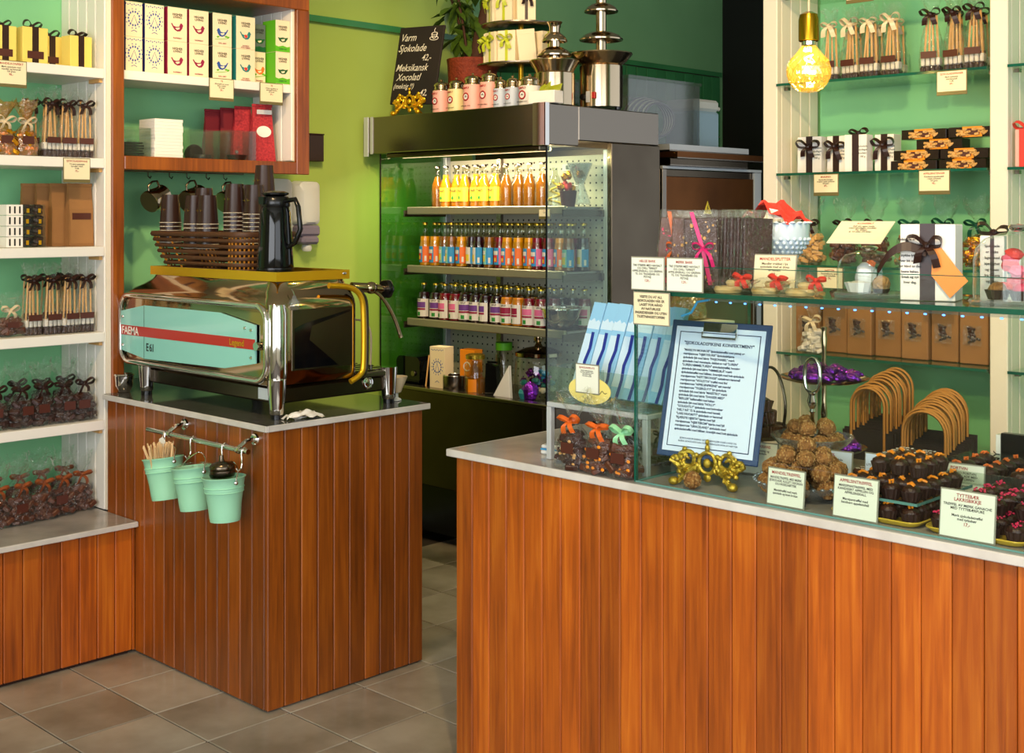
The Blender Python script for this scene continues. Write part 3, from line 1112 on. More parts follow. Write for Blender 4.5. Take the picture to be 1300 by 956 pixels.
def tea_box(name, label, w, h, spine, ink, pos, bird=BIRD, front='paper_cream', d=0.07, wing='paper_cream', caption='RASPBERRY', belly=None, ground=None, twig=False, group=None, rz=HP):
    t = thing(name, label, 'tea box', pos, rz, group)
    part('carton', MB().box(-w / 2, w / 2, -d / 2, d / 2, 0.0003, h - 0.0003, 0.0006), front, t)
    part('spine', MB().box(-w / 2 - 0.0008, -w / 2, -d / 2, d / 2, 0.001, h - 0.001), spine, t)
    y = -d / 2 - 0.0006
    lettering('HIGHER\nLIVING', 0.0125, 'ink', t, (0, y - 0.0006, h * 0.76), line=0.85)
    if bird:
        b = part('printed_bird', MB().prism([(px * 0.95, pz + h * 0.40) for px, pz in bird], y, -d / 2), ink, t)
        part('printed_wing', MB().prism([(-0.010, h * 0.40 - 0.001), (-0.002, h * 0.40 - 0.008), (0.009, h * 0.40 - 0.004), (0.010, h * 0.40 + 0.003)], y - 0.0004, y), wing, b)
    if belly:
        part('printed_heart', MB().prism([(-0.008, h * 0.4), (0.0, h * 0.4 - 0.010), (0.009, h * 0.4 - 0.002), (0.004, h * 0.4 + 0.006), (-0.004, h * 0.4 + 0.006)], y - 0.0008, y - 0.0004), belly, t)
    if twig:
        mb = MB().strip([(-0.034, y, h * 0.2), (0.0, y, h * 0.23), (0.03, y, h * 0.27)], (0, 0, 1), 0.002, 0.0006)
        for px, pz in ((0.018, 0.03), (0.028, 0.022), (-0.02, 0.018)):
            mb.prism([(px - 0.008, h * 0.24 + pz * 0.3), (px, h * 0.24 + pz * 0.3 - 0.004), (px + 0.008, h * 0.24 + pz * 0.3 + 0.003), (px, h * 0.24 + pz * 0.3 + 0.005)], y, -d / 2)
        part('printed_twig', mb, 'grassgreen', t)
    if ground:
        part('printed_grass', MB().prism([(-w / 2, 0.002), (w / 2, 0.002), (w / 2, h * 0.2), (w * 0.3, h * 0.17), (0.0, h * 0.21), (-w * 0.3, h * 0.17), (-w / 2, h * 0.2)], y, -d / 2), ground, t)
    lettering(caption, 0.0075, 'crimson' if not ground else 'darkgreen', t, (0, y - 0.0008, h * 0.08))
    return t


def ornate_box(label, pos, w=0.078, h=0.134, group=None, rz=HP, d=0.07):
    t = thing('ornate_tea_box', label, 'tea box', pos, rz, group)
    part('carton', MB().box(-w / 2, w / 2, -d / 2, d / 2, 0.0003, h - 0.0003, 0.0006), 'paper_cream', t)
    part('spine', MB().box(-w / 2 - 0.0008, -w / 2, -d / 2, d / 2, 0.001, h - 0.001), 'navy', t)
    mb = MB()
    y0, y1 = -d / 2 - 0.0006, -d / 2
    for k in range(14):
        a = 2 * PI * k / 14
        for rr, s in ((0.024, 0.004), (0.034, 0.0025)):
            x, z = rr * math.cos(a), h * 0.52 + rr * 1.1 * math.sin(a)
            mb.prism([(x - s, z), (x, z - s * 1.4), (x + s, z), (x, z + s * 1.4)], y0, y1)
    for k in range(9):
        x = (k - 4) * 0.0085
        z = h * 0.93 - 0.003 * (k % 2)
        mb.prism([(x - 0.003, z), (x, z - 0.003), (x + 0.003, z), (x, z + 0.003)], y0, y1)
    mb.tube([(-0.012, y0, h * 0.4), (0, y0, h * 0.62), (0.012, y0, h * 0.4)], 0.0012, 4)
    mb.tube([(-0.012, y0, h * 0.15), (0, y0, h * 0.19), (0.012, y0, h * 0.15)], 0.0012, 4)
    part('printed_ornament', mb, 'birdblue', t)
    return t


TX = -4.43
HB = 0.134
z0 = 2.1205
for k, row in enumerate(('lower', 'upper')):
    z = z0 + k * HB
    ornate_box(f'cream tea box with blue folk ornament, {row} of the stack beside the brown post', (TX, 2.458, z), 0.07, HB)
    ornate_box(f'cream tea box with blue folk ornament, {row} of the stack beside the crimson-spined boxes', (TX, 2.545, z), 0.082, HB)
    tea_box('hen_tea_box', f'tea box with crimson hen and wide crimson spine, {row} of its stack', 0.086, HB, 'crimson', 'crimson', (TX, 2.645, z))
    tea_box('hen_tea_box', f'tea box with crimson hen between crimson and blue bird stacks, {row} one', 0.088, HB, 'crimson', 'crimson', (TX, 2.742, z), group='crimson hen tea boxes')
    tea_box('blue_bird_tea_box', f'tea box with blue bird on a twig, {row} of its stack', 0.09, HB, 'ink', 'birdblue', (TX, 2.85, z), [(-x, y) for x, y in BIRD][::-1], caption='EARL GREY', twig=True)
    tea_box('teal_bird_tea_box', f'tea box with teal bird and red heart belly, {row} of its stack', 0.092, HB, 'teal', 'teal', (TX, 2.962, z), caption='ROOIBOS\nSTRAWBERRY', belly='bright_red')
    tea_box('green_tea_box', f'tea box with dark green swan and bright green side, {row} of its stack', 0.072, HB, 'grassgreen', 'darkgreen', (TX + 0.02, 3.125, z), SWAN, caption='GREEN TEA', ground='grassgreen', d=0.09)
tea_box('orange_bird_tea_box', 'tea box with orange bird on a twig, beside the green tea boxes', 0.06, HB, 'paper_cream', 'orange', (TX - 0.03, 3.05, z0), BIRD, caption='ROOIBOS', twig=True)
tea_box('grey_tea_box', 'dark grey tea box with green swan on top of the orange bird box', 0.06, 0.115, 'greycard', 'darkgreen', (TX - 0.03, 3.05, z0 + HB), SWAN, front='greycard', caption='MINT', ground='darkgreen')
price_card('cream price card hung under the blue bird tea boxes', (-4.353, 2.82, 2.03), HP, 0.115, 0.09, 'TE', 'Økologisk te i poser\nflere smaker\n20 poser', price='59,-')
price_card('cream price card hung under the green tea boxes', (-4.353, 3.06, 2.03), HP, 0.115, 0.09, 'TE', 'Urtete og grønn te\nøkologisk dyrket\n20 poser', price='59,-')

# -- lower compartment of the cabinet
z0 = 1.7935
t = thing('napkin_stack', 'tall stack of white paper napkins in the wall cabinet', 'napkins', (-4.45, 2.605, z0), HP)
rng = random.Random(3)
for k in range(12):
    part('napkin', MB().box(-0.062 + rng.uniform(-.002, .002), 0.062 + rng.uniform(-.002, .002), -0.06, 0.06, k * 0.0128, k * 0.0128 + 0.0127, 0.0012), 'paper_white', t)


def acrylic_box(label, pos, w, d, h, rz=HP):
    t = thing('acrylic_holder', label, 'holder', pos, rz)
    e = 0.003
    part('base', MB().box(-w / 2, w / 2, -d / 2, d / 2, 0, e), 'acrylic', t)
    part('front_pane', MB().box(-w / 2, w / 2, -d / 2, -d / 2 + e, e, h), 'acrylic', t)
    part('rear_pane', MB().box(-w / 2, w / 2, d / 2 - e, d / 2, e, h), 'acrylic', t)
    part('side_pane', MB().box(-w / 2, -w / 2 + e, -d / 2 + e, d / 2 - e, e, h), 'acrylic', t)
    part('side_pane', MB().box(w / 2 - e, w / 2, -d / 2 + e, d / 2 - e, e, h), 'acrylic', t)
    return t


acrylic_box('clear acrylic holder with dark sachets beside the brown post', (-4.46, 2.47, z0), 0.125, 0.12, 0.115)
t = thing('sachet_heap', 'dark sachets lying in the acrylic holder beside the post', 'sachets', (-4.46, 2.47, z0 + 0.0035), HP)
for k in range(6):
    part('sachet', MB().box(-0.045, 0.045, -0.04, 0.04, 0.010 * k, 0.010 * k + 0.006, 0.002), 'black', t, rot=(0.0, 0, 0.25 * math.sin(k * 2.1)))
acrylic_box('clear acrylic holder with dark coasters beside the napkins', (-4.46, 2.775, z0), 0.135, 0.12, 0.12)
for i, (dx, tl) in enumerate(((0.0, 0.0), (0.0, 0.9))):
    t = thing('coaster', ['round dark coaster lying flat in the clear holder', 'round dark coaster leaning upright in the clear holder'][i], 'coaster', (-4.44, 2.785 - 0.035 * i, z0 + 0.0035 + 0.02 * i), 0, rot=(0, -1.15 * i, 0))
    part('disc', MB().lathe([(0, 0), (0.036, 0), (0.038, 0.008), (0.036, 0.016), (0, 0.016)], 20), 'cup_brown', t, 40)
    part('rim', MB().lathe([(0.036, 0.0161), (0.036, 0.0185), (0.031, 0.0185), (0.031, 0.0161), (0.036, 0.0161)], 20), 'ribbon_brown', t, 40)
acrylic_box('tall clear acrylic holder around the red sacks', (-4.45, 2.945, z0), 0.13, 0.12, 0.125)
t = thing('sample_cup', 'dark glass dish in the clear holder under red sacks', 'dish', (-4.42, 2.935, z0 + 0.0035))
part('bowl', MB().lathe([(0, 0), (0.034, 0), (0.042, 0.022), (0.039, 0.022), (0.031, 0.004), (0, 0.004)], 18), 'cup_brown', t, 40)
part('knob', MB().ell((0, 0, 0.034), (0.008, 0.008, 0.01), 8, 6), 'crystal', t, 60)
for i, (y, x, tz, lb, mt) in enumerate(((2.92, -4.55, 0.1, 'dark red cloth sack, rearmost of the leaning row', 'dark_red_sack'), (2.975, -4.53, 0.16, 'dark red cloth sack leaning between two others', 'dark_red_sack'), (3.02, -4.50, 0.2, 'red checked sack behind the one with an oval label', 'red_sack'), (3.075, -4.44, 0.13, 'red checked sack with oval white label', 'red_sack'))):
    t = thing('red_sack', lb, 'sack', (x, y, z0 + 0.003), 0, 'red sacks', rot=(0, 0, HP - 0.1))
    mb = MB()
    hh, ww = 0.205 + 0.008 * i, 0.06
    for k in range(6):
        u = k / 5
        yy = 0.016 * (1 - u) + 0.003
        mb.v += [(-ww + tz * 0.12 * u - 0.006 * (k == 5), -yy, hh * u), (ww * 0.9 - tz * 0.1 * u, -yy, hh * u), (ww * 0.9 - tz * 0.1 * u, yy, hh * u), (-ww + tz * 0.12 * u, yy, hh * u)]
    for k in range(5):
        for q in range(4):
            a, b = 4 * k + q, 4 * k + (q + 1) % 4
            mb.f.append((a, b, b + 4, a + 4))
    mb.f += [(3, 2, 1, 0), (20, 21, 22, 23)]
    part('sack', mb, mt, t)
    part('hem', MB().box(-ww + tz * 0.12 - 0.004, ww * 0.9 - tz * 0.1 + 0.004, -0.005, 0.005, hh, hh + 0.012, 0.002), mt, t)
    if i == 3:
        o = part('oval_label', MB().lathe([(0, 0), (1, 0), (1, 0.001), (0, 0.001)], 24, Matrix.Translation((0.0, -0.0125, hh * 0.55)) @ Matrix.Rotation(HP - 0.075, 4, 'X') @ Matrix.Diagonal((0.034, 0.024, 1, 1))), 'paper_white', t)
        part('top_strip', MB().box(-0.03, 0.04, -0.0085, -0.0065, hh * 0.87, hh * 0.95), 'paper_white', t)

# ================================================================ hook rail with buckets on the espresso counter
rail = thing('hook_rail', 'steel hook rail screwed to the side of the espresso counter', 'rail', (0, 0, 0))
part('bar', MB().tube([(-3.93, 2.25, 0.832), (-3.325, 2.25, 0.832)], 0.0085, 10), 'chrome', rail, 50)
for x in (-3.79, -3.375):
    mb = MB().tube([(x, 2.309, 0.858), (x, 2.275, 0.855), (x, 2.25, 0.84)], 0.008, 8)
    mb.lathe([(0, 0), (0.02, 0), (0.018, 0.006), (0, 0.008)], 14, Matrix.Translation((x, 2.3105, 0.858)) @ Matrix.Rotation(HP, 4, 'X'))
    mb.lathe([(0.010, -0.012), (0.0125, -0.008), (0.0125, 0.008), (0.010, 0.012)], 12, Matrix.Translation((x, 2.25, 0.832)) @ Matrix.Rotation(HP, 4, 'Y'))
    part('bracket', mb, 'chrome', rail, 40)


def bucket(label, pos, rot, hook_dx):
    t = thing('green_bucket', label, 'bucket', pos, 0, 'green buckets', rot=rot)
    R, r, h = 0.066, 0.047, 0.135
    pr = [(0, 0.004), (r - 0.002, 0.004), (r, 0.0), (r + 0.002, 0.012), (r + 0.0025, 0.016)]
    for q in (0.0, 0.30, 0.60, 0.64, 0.72, 0.76, 0.98):
        rr = r + (R - r) * q + (0.0015 if q in (0.64, 0.72) else 0)
        pr.append((max(rr, r + 0.0026), 0.018 + (h - 0.018) * q))
    pr += [(R + 0.003, h), (R + 0.0035, h + 0.003), (R, h + 0.004), (R - 0.003, h - 0.002), (r - 0.001, 0.008), (0, 0.007)]
    part('pail', MB().lathe(pr, 28), 'bucket', t, 50)
    for zr in (0.012, 0.092, 0.106):
        rr = r + (R - r) * (zr - 0.018) / (h - 0.018) + 0.001
        part('raised_ring', MB().tube([(rr * math.cos(a * PI / 14), rr * math.sin(a * PI / 14), zr) for a in range(28)], 0.0022, 5, closed=True), 'bucket', t, 60)
    hd = [(-R - 0.002, 0, h - 0.012), (-R - 0.004, 0.0, h), (-R * 0.75, 0.02, h + 0.028), (0, 0.03, h + 0.046), (R * 0.75, 0.02, h + 0.028), (R + 0.004, 0, h), (R + 0.002, 0, h - 0.012)]
    part('wire_handle', MB().tube(smoothpath(hd, 4), 0.0018, 5), 'chrome', t)
    for sg in (-1, 1):
        part('handle_lug', MB().ell((sg * (R + 0.003), 0, h - 0.012), (0.005, 0.007, 0.007), 8, 5), 'chrome', t, 50)
    return t


bk = [(-3.76, 2.222, 0.622, 'light green pail full of wooden stirrers on the hook rail', -0.16), (-3.585, 2.222, 0.615, 'light green pail holding clear plastic, between the other two pails', -0.12), (-3.41, 2.222, 0.609, 'light green pail holding a chrome shaker on the hook rail', -0.06)]
for x, y, z, lb, ry in bk:
    bucket(lb, (x, y, z), (0.0, ry, 0), 0)
g = 's-hooks on the bucket rail'
for i, x in enumerate((-3.80, -3.64, -3.455, -3.345)):
    t = thing('s_hook', ['wire hook at the end of the rail beside the stirrer pail', 'wire hook holding the handle of the middle pail', 'wire hook between middle pail and shaker pail', 'wire hook at the rail end beside the shaker pail'][i], 'hook', (x, 2.25, 0.832), 0, g)
    part('upper_bend', MB().tube([(0, 0.009, -0.006), (0, 0.011, 0.004), (0, 0.0, 0.0115), (0, -0.011, 0.004), (0, -0.012, -0.012)], 0.0022, 6), 'chrome', t, 50)
    part('lower_bend', MB().tube([(0, -0.012, -0.012), (0.006, -0.014, -0.035), (0.01, -0.02, -0.05), (0.006, -0.028, -0.058), (0.0, -0.03, -0.05)], 0.0022, 6), 'chrome', t, 50)
g = 'wooden stirrers'
rng = random.Random(5)
me = MB().box(-0.0028, 0.0028, -0.0008, 0.0008, 0, 0.175, 0.0004).mesh('stirrer', 'wood_stick')
for k in range(46):
    a, q = rng.uniform(0, 2 * PI), math.sqrt(rng.random())
    o = part('wooden_stirrer', me, None, None, None, (-3.762 + 0.030 * q * math.cos(a) - 0.006, 2.222 + 0.030 * q * math.sin(a), 0.637), (0.20 * q * -math.sin(a) + rng.uniform(-.04, .04), -0.20 + 0.26 * q * math.cos(a) + rng.uniform(-.05, .05), rng.uniform(0, 3)))
    tag(o, 'thin pale wooden coffee stirrer bunched in the pail on the hook rail', 'stirrer', g)
t = thing('paper_tag', 'small white paper tag tied to the rail above the stirrers', 'tag', (-3.80, 2.228, 0.765))
part('tag', MB().prism([(-0.02, 0.0), (0.012, -0.006), (0.022, 0.045), (0.004, 0.06), (-0.016, 0.05)], -0.001, 0.001), 'paper_white', t)
part('string', MB().tube([(0.0, 0, 0.05), (0.0, 0.008, 0.075)], 0.0012, 5), 'ribbon_cream', t)
t = thing('plastic_wrap', 'crumpled clear plastic stuffed in the middle pail', 'wrap', (-3.585, 2.222, 0.632), 0, rot=(0, -0.1, 0))
mb = MB()
rw = random.Random(8)
mb.ell((0, 0, 0.055), (0.043, 0.043, 0.05), 12, 8, 0.18, rw)
part('sheet', mb, 'cello', t)
mb = MB()
mb.lathe([(0.044, 0.07), (0.056, 0.1), (0.058, 0.125), (0.05, 0.13)], 20, None, (7, 0.08))
part('cuff', mb, 'cello', t, 60)
t = thing('cocoa_shaker', 'chrome cocoa shaker with dark lid in the pail', 'shaker', (-3.413, 2.222, 0.622), 0, rot=(0, -0.1, 0))
part('can', MB().lathe([(0, 0), (0.034, 0), (0.036, 0.004), (0.036, 0.12), (0.038, 0.124)], 24), 'chrome', t, 40)
part('lid', MB().lathe([(0.038, 0.1245), (0.041, 0.13), (0.041, 0.142), (0.039, 0.144), (0.041, 0.147), (0.04, 0.158), (0.03, 0.168), (0.01, 0.172), (0.008, 0.178), (0.007, 0.19), (0, 0.191)], 24), 'steel_dark', t, 40)

# ================================================================ espresso machine
es = thing('espresso_machine', 'vintage chrome espresso machine with aqua side panel and red stripe', 'coffee machine', (0, 0, 0))
X0, X1, Y0, Y1 = -4.345, -3.375, 2.375, 2.74


def rrect(x0, x1, z0, z1, r, n=5):
    out = []
    for cx, cz, a0 in ((x1 - r, z0 + r, -HP), (x1 - r, z1 - r, 0), (x0 + r, z1 - r, HP), (x0 + r, z0 + r, PI)):
        for k in range(n + 1):
            a = a0 + HP * k / n
            out.append((cx + r * math.cos(a), cz + r * math.sin(a)))
    return out


def loft(rings):
    """rings: lists of 3-D points of equal count; closed ends"""
    mb = MB()
    n = len(rings[0])
    for r in rings:
        mb.v += [tuple(p) for p in r]
    for i in range(len(rings) - 1):
        for k in range(n):
            k2 = (k + 1) % n
            mb.f.append((i * n + k, i * n + k2, (i + 1) * n + k2, (i + 1) * n + k))
    mb.f.append(tuple(range(n))[::-1])
    mb.f.append(tuple((len(rings) - 1) * n + k for k in range(n)))
    return mb


# body: stacked rounded rectangles in plan, narrowing to the cup tray
def plan(x0, x1, y0, y1, r, z):
    return [(x, y, z) for x, y in rrect(x0, x1, y0, y1, r)]


rings = [plan(X0 + 0.02, X1 - 0.02, Y0 + 0.02, Y1, 0.035, 1.012), plan(X0 + 0.006, X1 - 0.006, Y0 + 0.006, Y1, 0.04, 1.018), plan(X0, X1, Y0, Y1, 0.045, 1.04), plan(X0, X1, Y0, Y1, 0.045, 1.265),
         plan(X0 + 0.006, X1 - 0.006, Y0 + 0.006, Y1, 0.045, 1.285), plan(X0 + 0.03, X1 - 0.015, Y0 + 0.02, Y1, 0.05, 1.302), plan(X0 + 0.08, X1 - 0.03, Y0 + 0.03, Y1, 0.05, 1.318), plan(X0 + 0.12, X1 - 0.04, Y0 + 0.04, Y1 - 0.01, 0.05, 1.335), plan(X0 + 0.14, X1 - 0.043, Y0 + 0.045, Y1 - 0.02, 0.05, 1.352)]
part('body', loft(rings), 'chrome_warm', es, 40, label='mirror-polished brown chrome body')
bz = [(x, Y0 - 0.004, z) for x, z in rrect(-4.335, -3.40, 1.03, 1.275, 0.055, 6)]
part('bezel', MB().tube(bz, 0.011, 8, closed=True), 'chrome', es, 60)
pan = [(-4.322, 1.071), (-4.152, 1.049), (-3.63, 1.058), (-3.452, 1.087), (-3.452, 1.213), (-3.66, 1.243), (-4.152, 1.243), (-4.322, 1.215)]
ap = part('side_plate', MB().prism(pan, Y0 - 0.012, Y0 - 0.006), 'aqua', es, label='aqua enamel plate with red stripe')
part('red_stripe', MB().prism([(-4.321, 1.128), (-3.453, 1.132), (-3.453, 1.166), (-4.321, 1.164)], Y0 - 0.0132, Y0 - 0.012), 'red', ap)
part('plate_seam', MB().box(-4.1545, -4.1525, Y0 - 0.0126, Y0 - 0.012, 1.051, 1.242), 'ink', ap)
lettering('FAEMA', 0.040, 'paper_white', ap, (-4.312, Y0 - 0.0138, 1.132), align='LEFT', space=0.98)
lettering('E 61', 0.040, 'ink', ap, (-4.138, Y0 - 0.0138, 1.079), align='LEFT', space=0.8, bold=0.008)
lettering('Legend', 0.030, 'gold_trim', ap, (-3.60, Y0 - 0.0138, 1.139), align='LEFT')
for x, z in ((-4.305, 1.195), (-4.305, 1.09), (-3.475, 1.195), (-3.475, 1.105), (-3.51, 1.2)):
    part('screw', MB().lathe([(0, 0), (0.006, 0), (0.005, 0.004), (0, 0.005)], 10, Matrix.Translation((x, Y0 - 0.012, z)) @ Matrix.Rotation(HP, 4, 'X')), 'chrome', ap, 40)
part('plate_standoff', MB().cyl((0, 0, 0), 0.014, 0.02, 14, None, Matrix.Translation((-3.437, Y0 - 0.002, 1.145)) @ Matrix.Rotation(HP, 4, 'X')), 'chrome', es, 40)
# right end: dark mirror panel, chrome corner column, gold trim
part('end_panel', MB().box(X1 - 0.002, X1 + 0.004, 2.45, 2.70, 1.062, 1.262, 0.001), 'steel_dark', es, label='dark mirror end panel')
part('end_panel_black_shape', MB().add([(X1 + 0.0045, 2.46, 1.068), (X1 + 0.0045, 2.64, 1.068), (X1 + 0.0045, 2.52, 1.16), (X1 + 0.0045, 2.53, 1.205), (X1 + 0.0045, 2.69, 1.245), (X1 + 0.0045, 2.69, 1.252), (X1 + 0.0045, 2.50, 1.215), (X1 + 0.0045, 2.46, 1.20)], [(0, 1, 2, 3, 4, 5, 6, 7)]), 'black_gloss', es, label='flat black glossy shape on the end panel')  # flat black shape laid over the mirror panel
part('corner_column', MB().lathe([(0.03, 1.03), (0.034, 1.06), (0.034, 1.25), (0.028, 1.28)], 16, Matrix.Translation((X1 - 0.022, Y0 + 0.034, 0))), 'chrome', es, 50)
gp = [(X1 + 0.004, 2.60, 1.335), (X1 + 0.006, 2.69, 1.325), (X1 + 0.008, 2.735, 1.29), (X1 + 0.008, 2.745, 1.22), (X1 + 0.008, 2.745, 1.08), (X1 + 0.008, 2.735, 1.03), (X1 + 0.006, 2.69, 1.006)]
part('gold_trim', MB().tube(smoothpath(gp, 4), 0.010, 8), 'gold_trim', es, 60)
part('dark_trim', MB().tube(smoothpath([(x - 0.006, y + 0.017, z) for x, y, z in gp[1:]], 4), 0.009, 8), 'steel_dark', es, 60)
part('cup_rail', MB().box(-4.205, -3.413, 2.418, 2.424, 1.353, 1.384).box(-3.419, -3.413, 2.424, 2.715, 1.353, 1.384).box(-4.205, -4.199, 2.424, 2.715, 1.353, 1.384).box(-4.205, -3.413, 2.715, 2.721, 1.353, 1.384), 'gold_trim', es, label='gold gallery rail around the cup tray')
part('cup_tray', MB().box(-4.198, -3.42, 2.425, 2.714, 1.353, 1.360), 'steel', es)
for k in range(14):
    part('tray_slat', MB().box(-4.18 + 0.055 * k, -4.165 + 0.055 * k, 2.43, 2.71, 1.3602, 1.3635), 'chrome', es)
for x, y in ((-3.425, 2.46), (-3.416, 2.70), (-4.18, 2.43)):
    part('rail_screw', MB().ell((x, y - 0.0, 1.372), (0.006, 0.012, 0.006), 8, 5), 'chrome', es, 50)
part('base_tub', MB().box(-4.28, -3.40, 2.41, 2.90, 0.955, 1.008, 0.006), 'steel_dark', es, label='dark drip tub under the body')
part('drip_grate', MB().box(-4.26, -3.385, 2.742, 2.915, 1.009, 1.028, 0.004), 'steel', es)
for k in range(18):
    part('grate_bar', MB().box(-4.24 + 0.047 * k, -4.215 + 0.047 * k, 2.75, 2.91, 1.0285, 1.032), 'steel_dark', es)
part('maker_badge', MB().lathe([(0, 0), (0.022, 0), (0.022, 0.003), (0.017, 0.004), (0.014, 0.003), (0.008, 0.005), (0, 0.005)], 18, Matrix.Translation((-3.3995, 2.79, 0.99)) @ Matrix.Rotation(HP, 4, 'Y')), 'chrome', es, 30)
part('rating_plate', MB().box(-3.5, -3.43, 2.4075, 2.4095, 0.965, 1.002), 'plastic_white', es)
for x, y in ((-3.385, 2.40), (-3.40, 2.885), (-4.20, 2.40), (-4.20, 2.885)):
    lg = part('leg', MB().lathe([(0, 0.0), (0.022, 0.0), (0.024, 0.004), (0.0245, 0.02), (0.027, 0.05), (0.030, 0.09), (0.031, 0.112), (0, 0.112)], 18, Matrix.Translation((x, y, 0.926))), 'chrome', es, 40)
    part('foot', MB().lathe([(0, 0), (0.02, 0), (0.02, 0.0155), (0, 0.0155)], 14, Matrix.Translation((x, y, 0.9105))), 'black', lg, 40)
sw = part('steam_valve', MB().tube([(-3.42, 2.735, 1.325), (-3.41, 2.80, 1.318), (-3.40, 2.862, 1.312)], [0.016, 0.018, 0.014], 10).ell((-3.405, 2.81, 1.318), (0.02, 0.026, 0.022), 10, 7), 'chrome_warm', es, 50)
part('valve_knob', MB().lathe([(0, 0), (0.03, 0), (0.033, 0.006), (0.033, 0.016), (0.029, 0.022), (0.014, 0.024), (0, 0.024)], 20, Matrix.Translation((-3.398, 2.862, 1.312)) @ Matrix.Rotation(-HP, 4, 'X'), (6, 0.05)), 'black', sw, 40)
part('steam_wand', MB().tube(smoothpath([(-3.405, 2.815, 1.31), (-3.395, 2.85, 1.285), (-3.385, 2.895, 1.215), (-3.38, 2.925, 1.14)], 5), [0.007] * 15 + [0.009], 8), 'chrome_warm', sw, 50)
part('group_head', MB().lathe([(0, 0), (0.035, 0), (0.035, 0.05), (0.025, 0.09), (0.03, 0.12), (0, 0.125)], 18, Matrix.Translation((-3.62, 2.79, 1.16))), 'chrome', es, 40)
part('group_head', MB().lathe([(0, 0), (0.035, 0), (0.035, 0.05), (0.025, 0.09), (0.03, 0.12), (0, 0.125)], 18, Matrix.Translation((-4.02, 2.79, 1.16))), 'chrome', es, 40)
t = thing('pod_knob', 'clear glass bauble hanging from the machine top corner', 'ornament', (-3.398, 2.462, 1.287))
part('bauble', MB().lathe([(0, -0.03), (0.014, -0.026), (0.02, -0.014), (0.018, 0.0), (0.008, 0.012), (0.006, 0.02), (0, 0.024)], 16, Matrix.Translation((0.022, 0.0, 0))), 'crystal', t, 50)
part('loop', MB().tube([(0.022, 0, 0.022), (0.016, 0, 0.034), (0.008, 0, 0.04)], 0.0018, 6), 'chrome', t)
t = thing('paper_coffee_filter', 'cream cone paper filters standing behind the machine corner', 'filter', (-3.43, 2.94, 0.911))
part('cone', MB().lathe([(0.022, 0.03), (0.045, 0.085), (0.044, 0.085), (0.021, 0.03), (0.022, 0.03)], 20, None, (10, 0.03)), 'ribbon_cream', t, 40)
part('stand', MB().lathe([(0, 0), (0.024, 0), (0.022, 0.005), (0.012, 0.01), (0.012, 0.025), (0.022, 0.029), (0, 0.029)], 16), 'plastic_white', t, 40)
t = thing('milk_tube', 'thin cream hose curving down behind the steam wand', 'hose', (0, 0, 0))
part('hose', MB().tube(smoothpath([(-3.43, 2.755, 1.21), (-3.42, 2.79, 1.20), (-3.41, 2.812, 1.16), (-3.415, 2.815, 1.05)], 5), 0.004, 6), 'ribbon_cream', t, 60)
part('fitting', MB().tube([(-3.415, 2.815, 1.05), (-3.415, 2.815, 1.033)], 0.007, 8), 'chrome', t, 40)
t = thing('crumpled_cloth', 'crumpled white cleaning cloth beside the chrome front leg', 'cloth', (-3.335, 2.47, 0.9105))
mb = MB()
rw = random.Random(4)
for i in range(9):
    for j in range(9):
        x, y = (i - 4) * 0.0075, (j - 4) * 0.016
        mb.v.append((x + rw.uniform(-.003, .003), y + rw.uniform(-.005, .005), max(0.001, 0.026 * math.exp(-(x * x * 900 + y * y * 250)) + rw.uniform(-.008, .008))))
for i in range(8):
    for j in range(8):
        mb.f.append((i * 9 + j, (i + 1) * 9 + j, (i + 1) * 9 + j + 1, i * 9 + j + 1))
part('cloth', mb, 'paper_white', t, 60)
part('fold', MB().ell((0.004, -0.02, 0.011), (0.012, 0.03, 0.01), 9, 6, 0.25, rw), 'paper_white', t, 60)
t = thing('portafilter', 'chrome portafilter hanging at the post end of the machine', 'portafilter', (-4.32, 2.375, 0.911))
part('basket', MB().lathe([(0, 0), (0.022, 0), (0.034, 0.025), (0.036, 0.06), (0.033, 0.06), (0.03, 0.03), (0, 0.008)], 18), 'chrome', t, 40)
part('ring', MB().tube([(0.034 * math.cos(a * 0.35), 0.034 * math.sin(a * 0.35), 0.064) for a in range(18)], 0.005, 6, closed=True), 'chrome', t, 50)

# ================================================================ basket of cups on the machine
bs = thing('cup_basket', 'dark woven basket full of paper cups on top of the espresso machine', 'basket', (0, 0, 0))
BX0, BX1, BY0, BY1, BZ = -4.20, -3.66, 2.44, 2.70, 1.3655


def bring(q, z, r=0.06):
    e = 0.045 * q
    return [(x, y, z) for x, y in rrect(BX0 + 0.025 - 2.2 * e * (1.6 - 0.6 * q), BX1 - 0.02 + e * 0.4, BY0 + 0.012 - e * 0.2, BY1 - 0.02 + e * 0.4, r, 5)]


part('floor', loft([bring(0, BZ), bring(0, BZ + 0.006)]), 'wicker', bs)
for k in range(7):
    part('weaver', MB().tube(bring(k / 6, BZ + 0.012 + 0.021 * k), 0.0075 if k < 6 else 0.011, 6, closed=True), 'wicker', bs, 60)
r0, r1 = bring(-0.05, BZ + 0.004), bring(1.02, BZ + 0.14)
per = 0
cnt = len(r0)
for k in range(30):
    u = k / 30 * cnt
    i, f = int(u), u - int(u)
    a = Vector(r0[i]).lerp(Vector(r0[(i + 1) % cnt]), f)
    b = Vector(r1[i]).lerp(Vector(r1[(i + 1) % cnt]), f)
    part('stake', MB().tube([a, b], 0.0035, 5), 'wicker_light', bs)


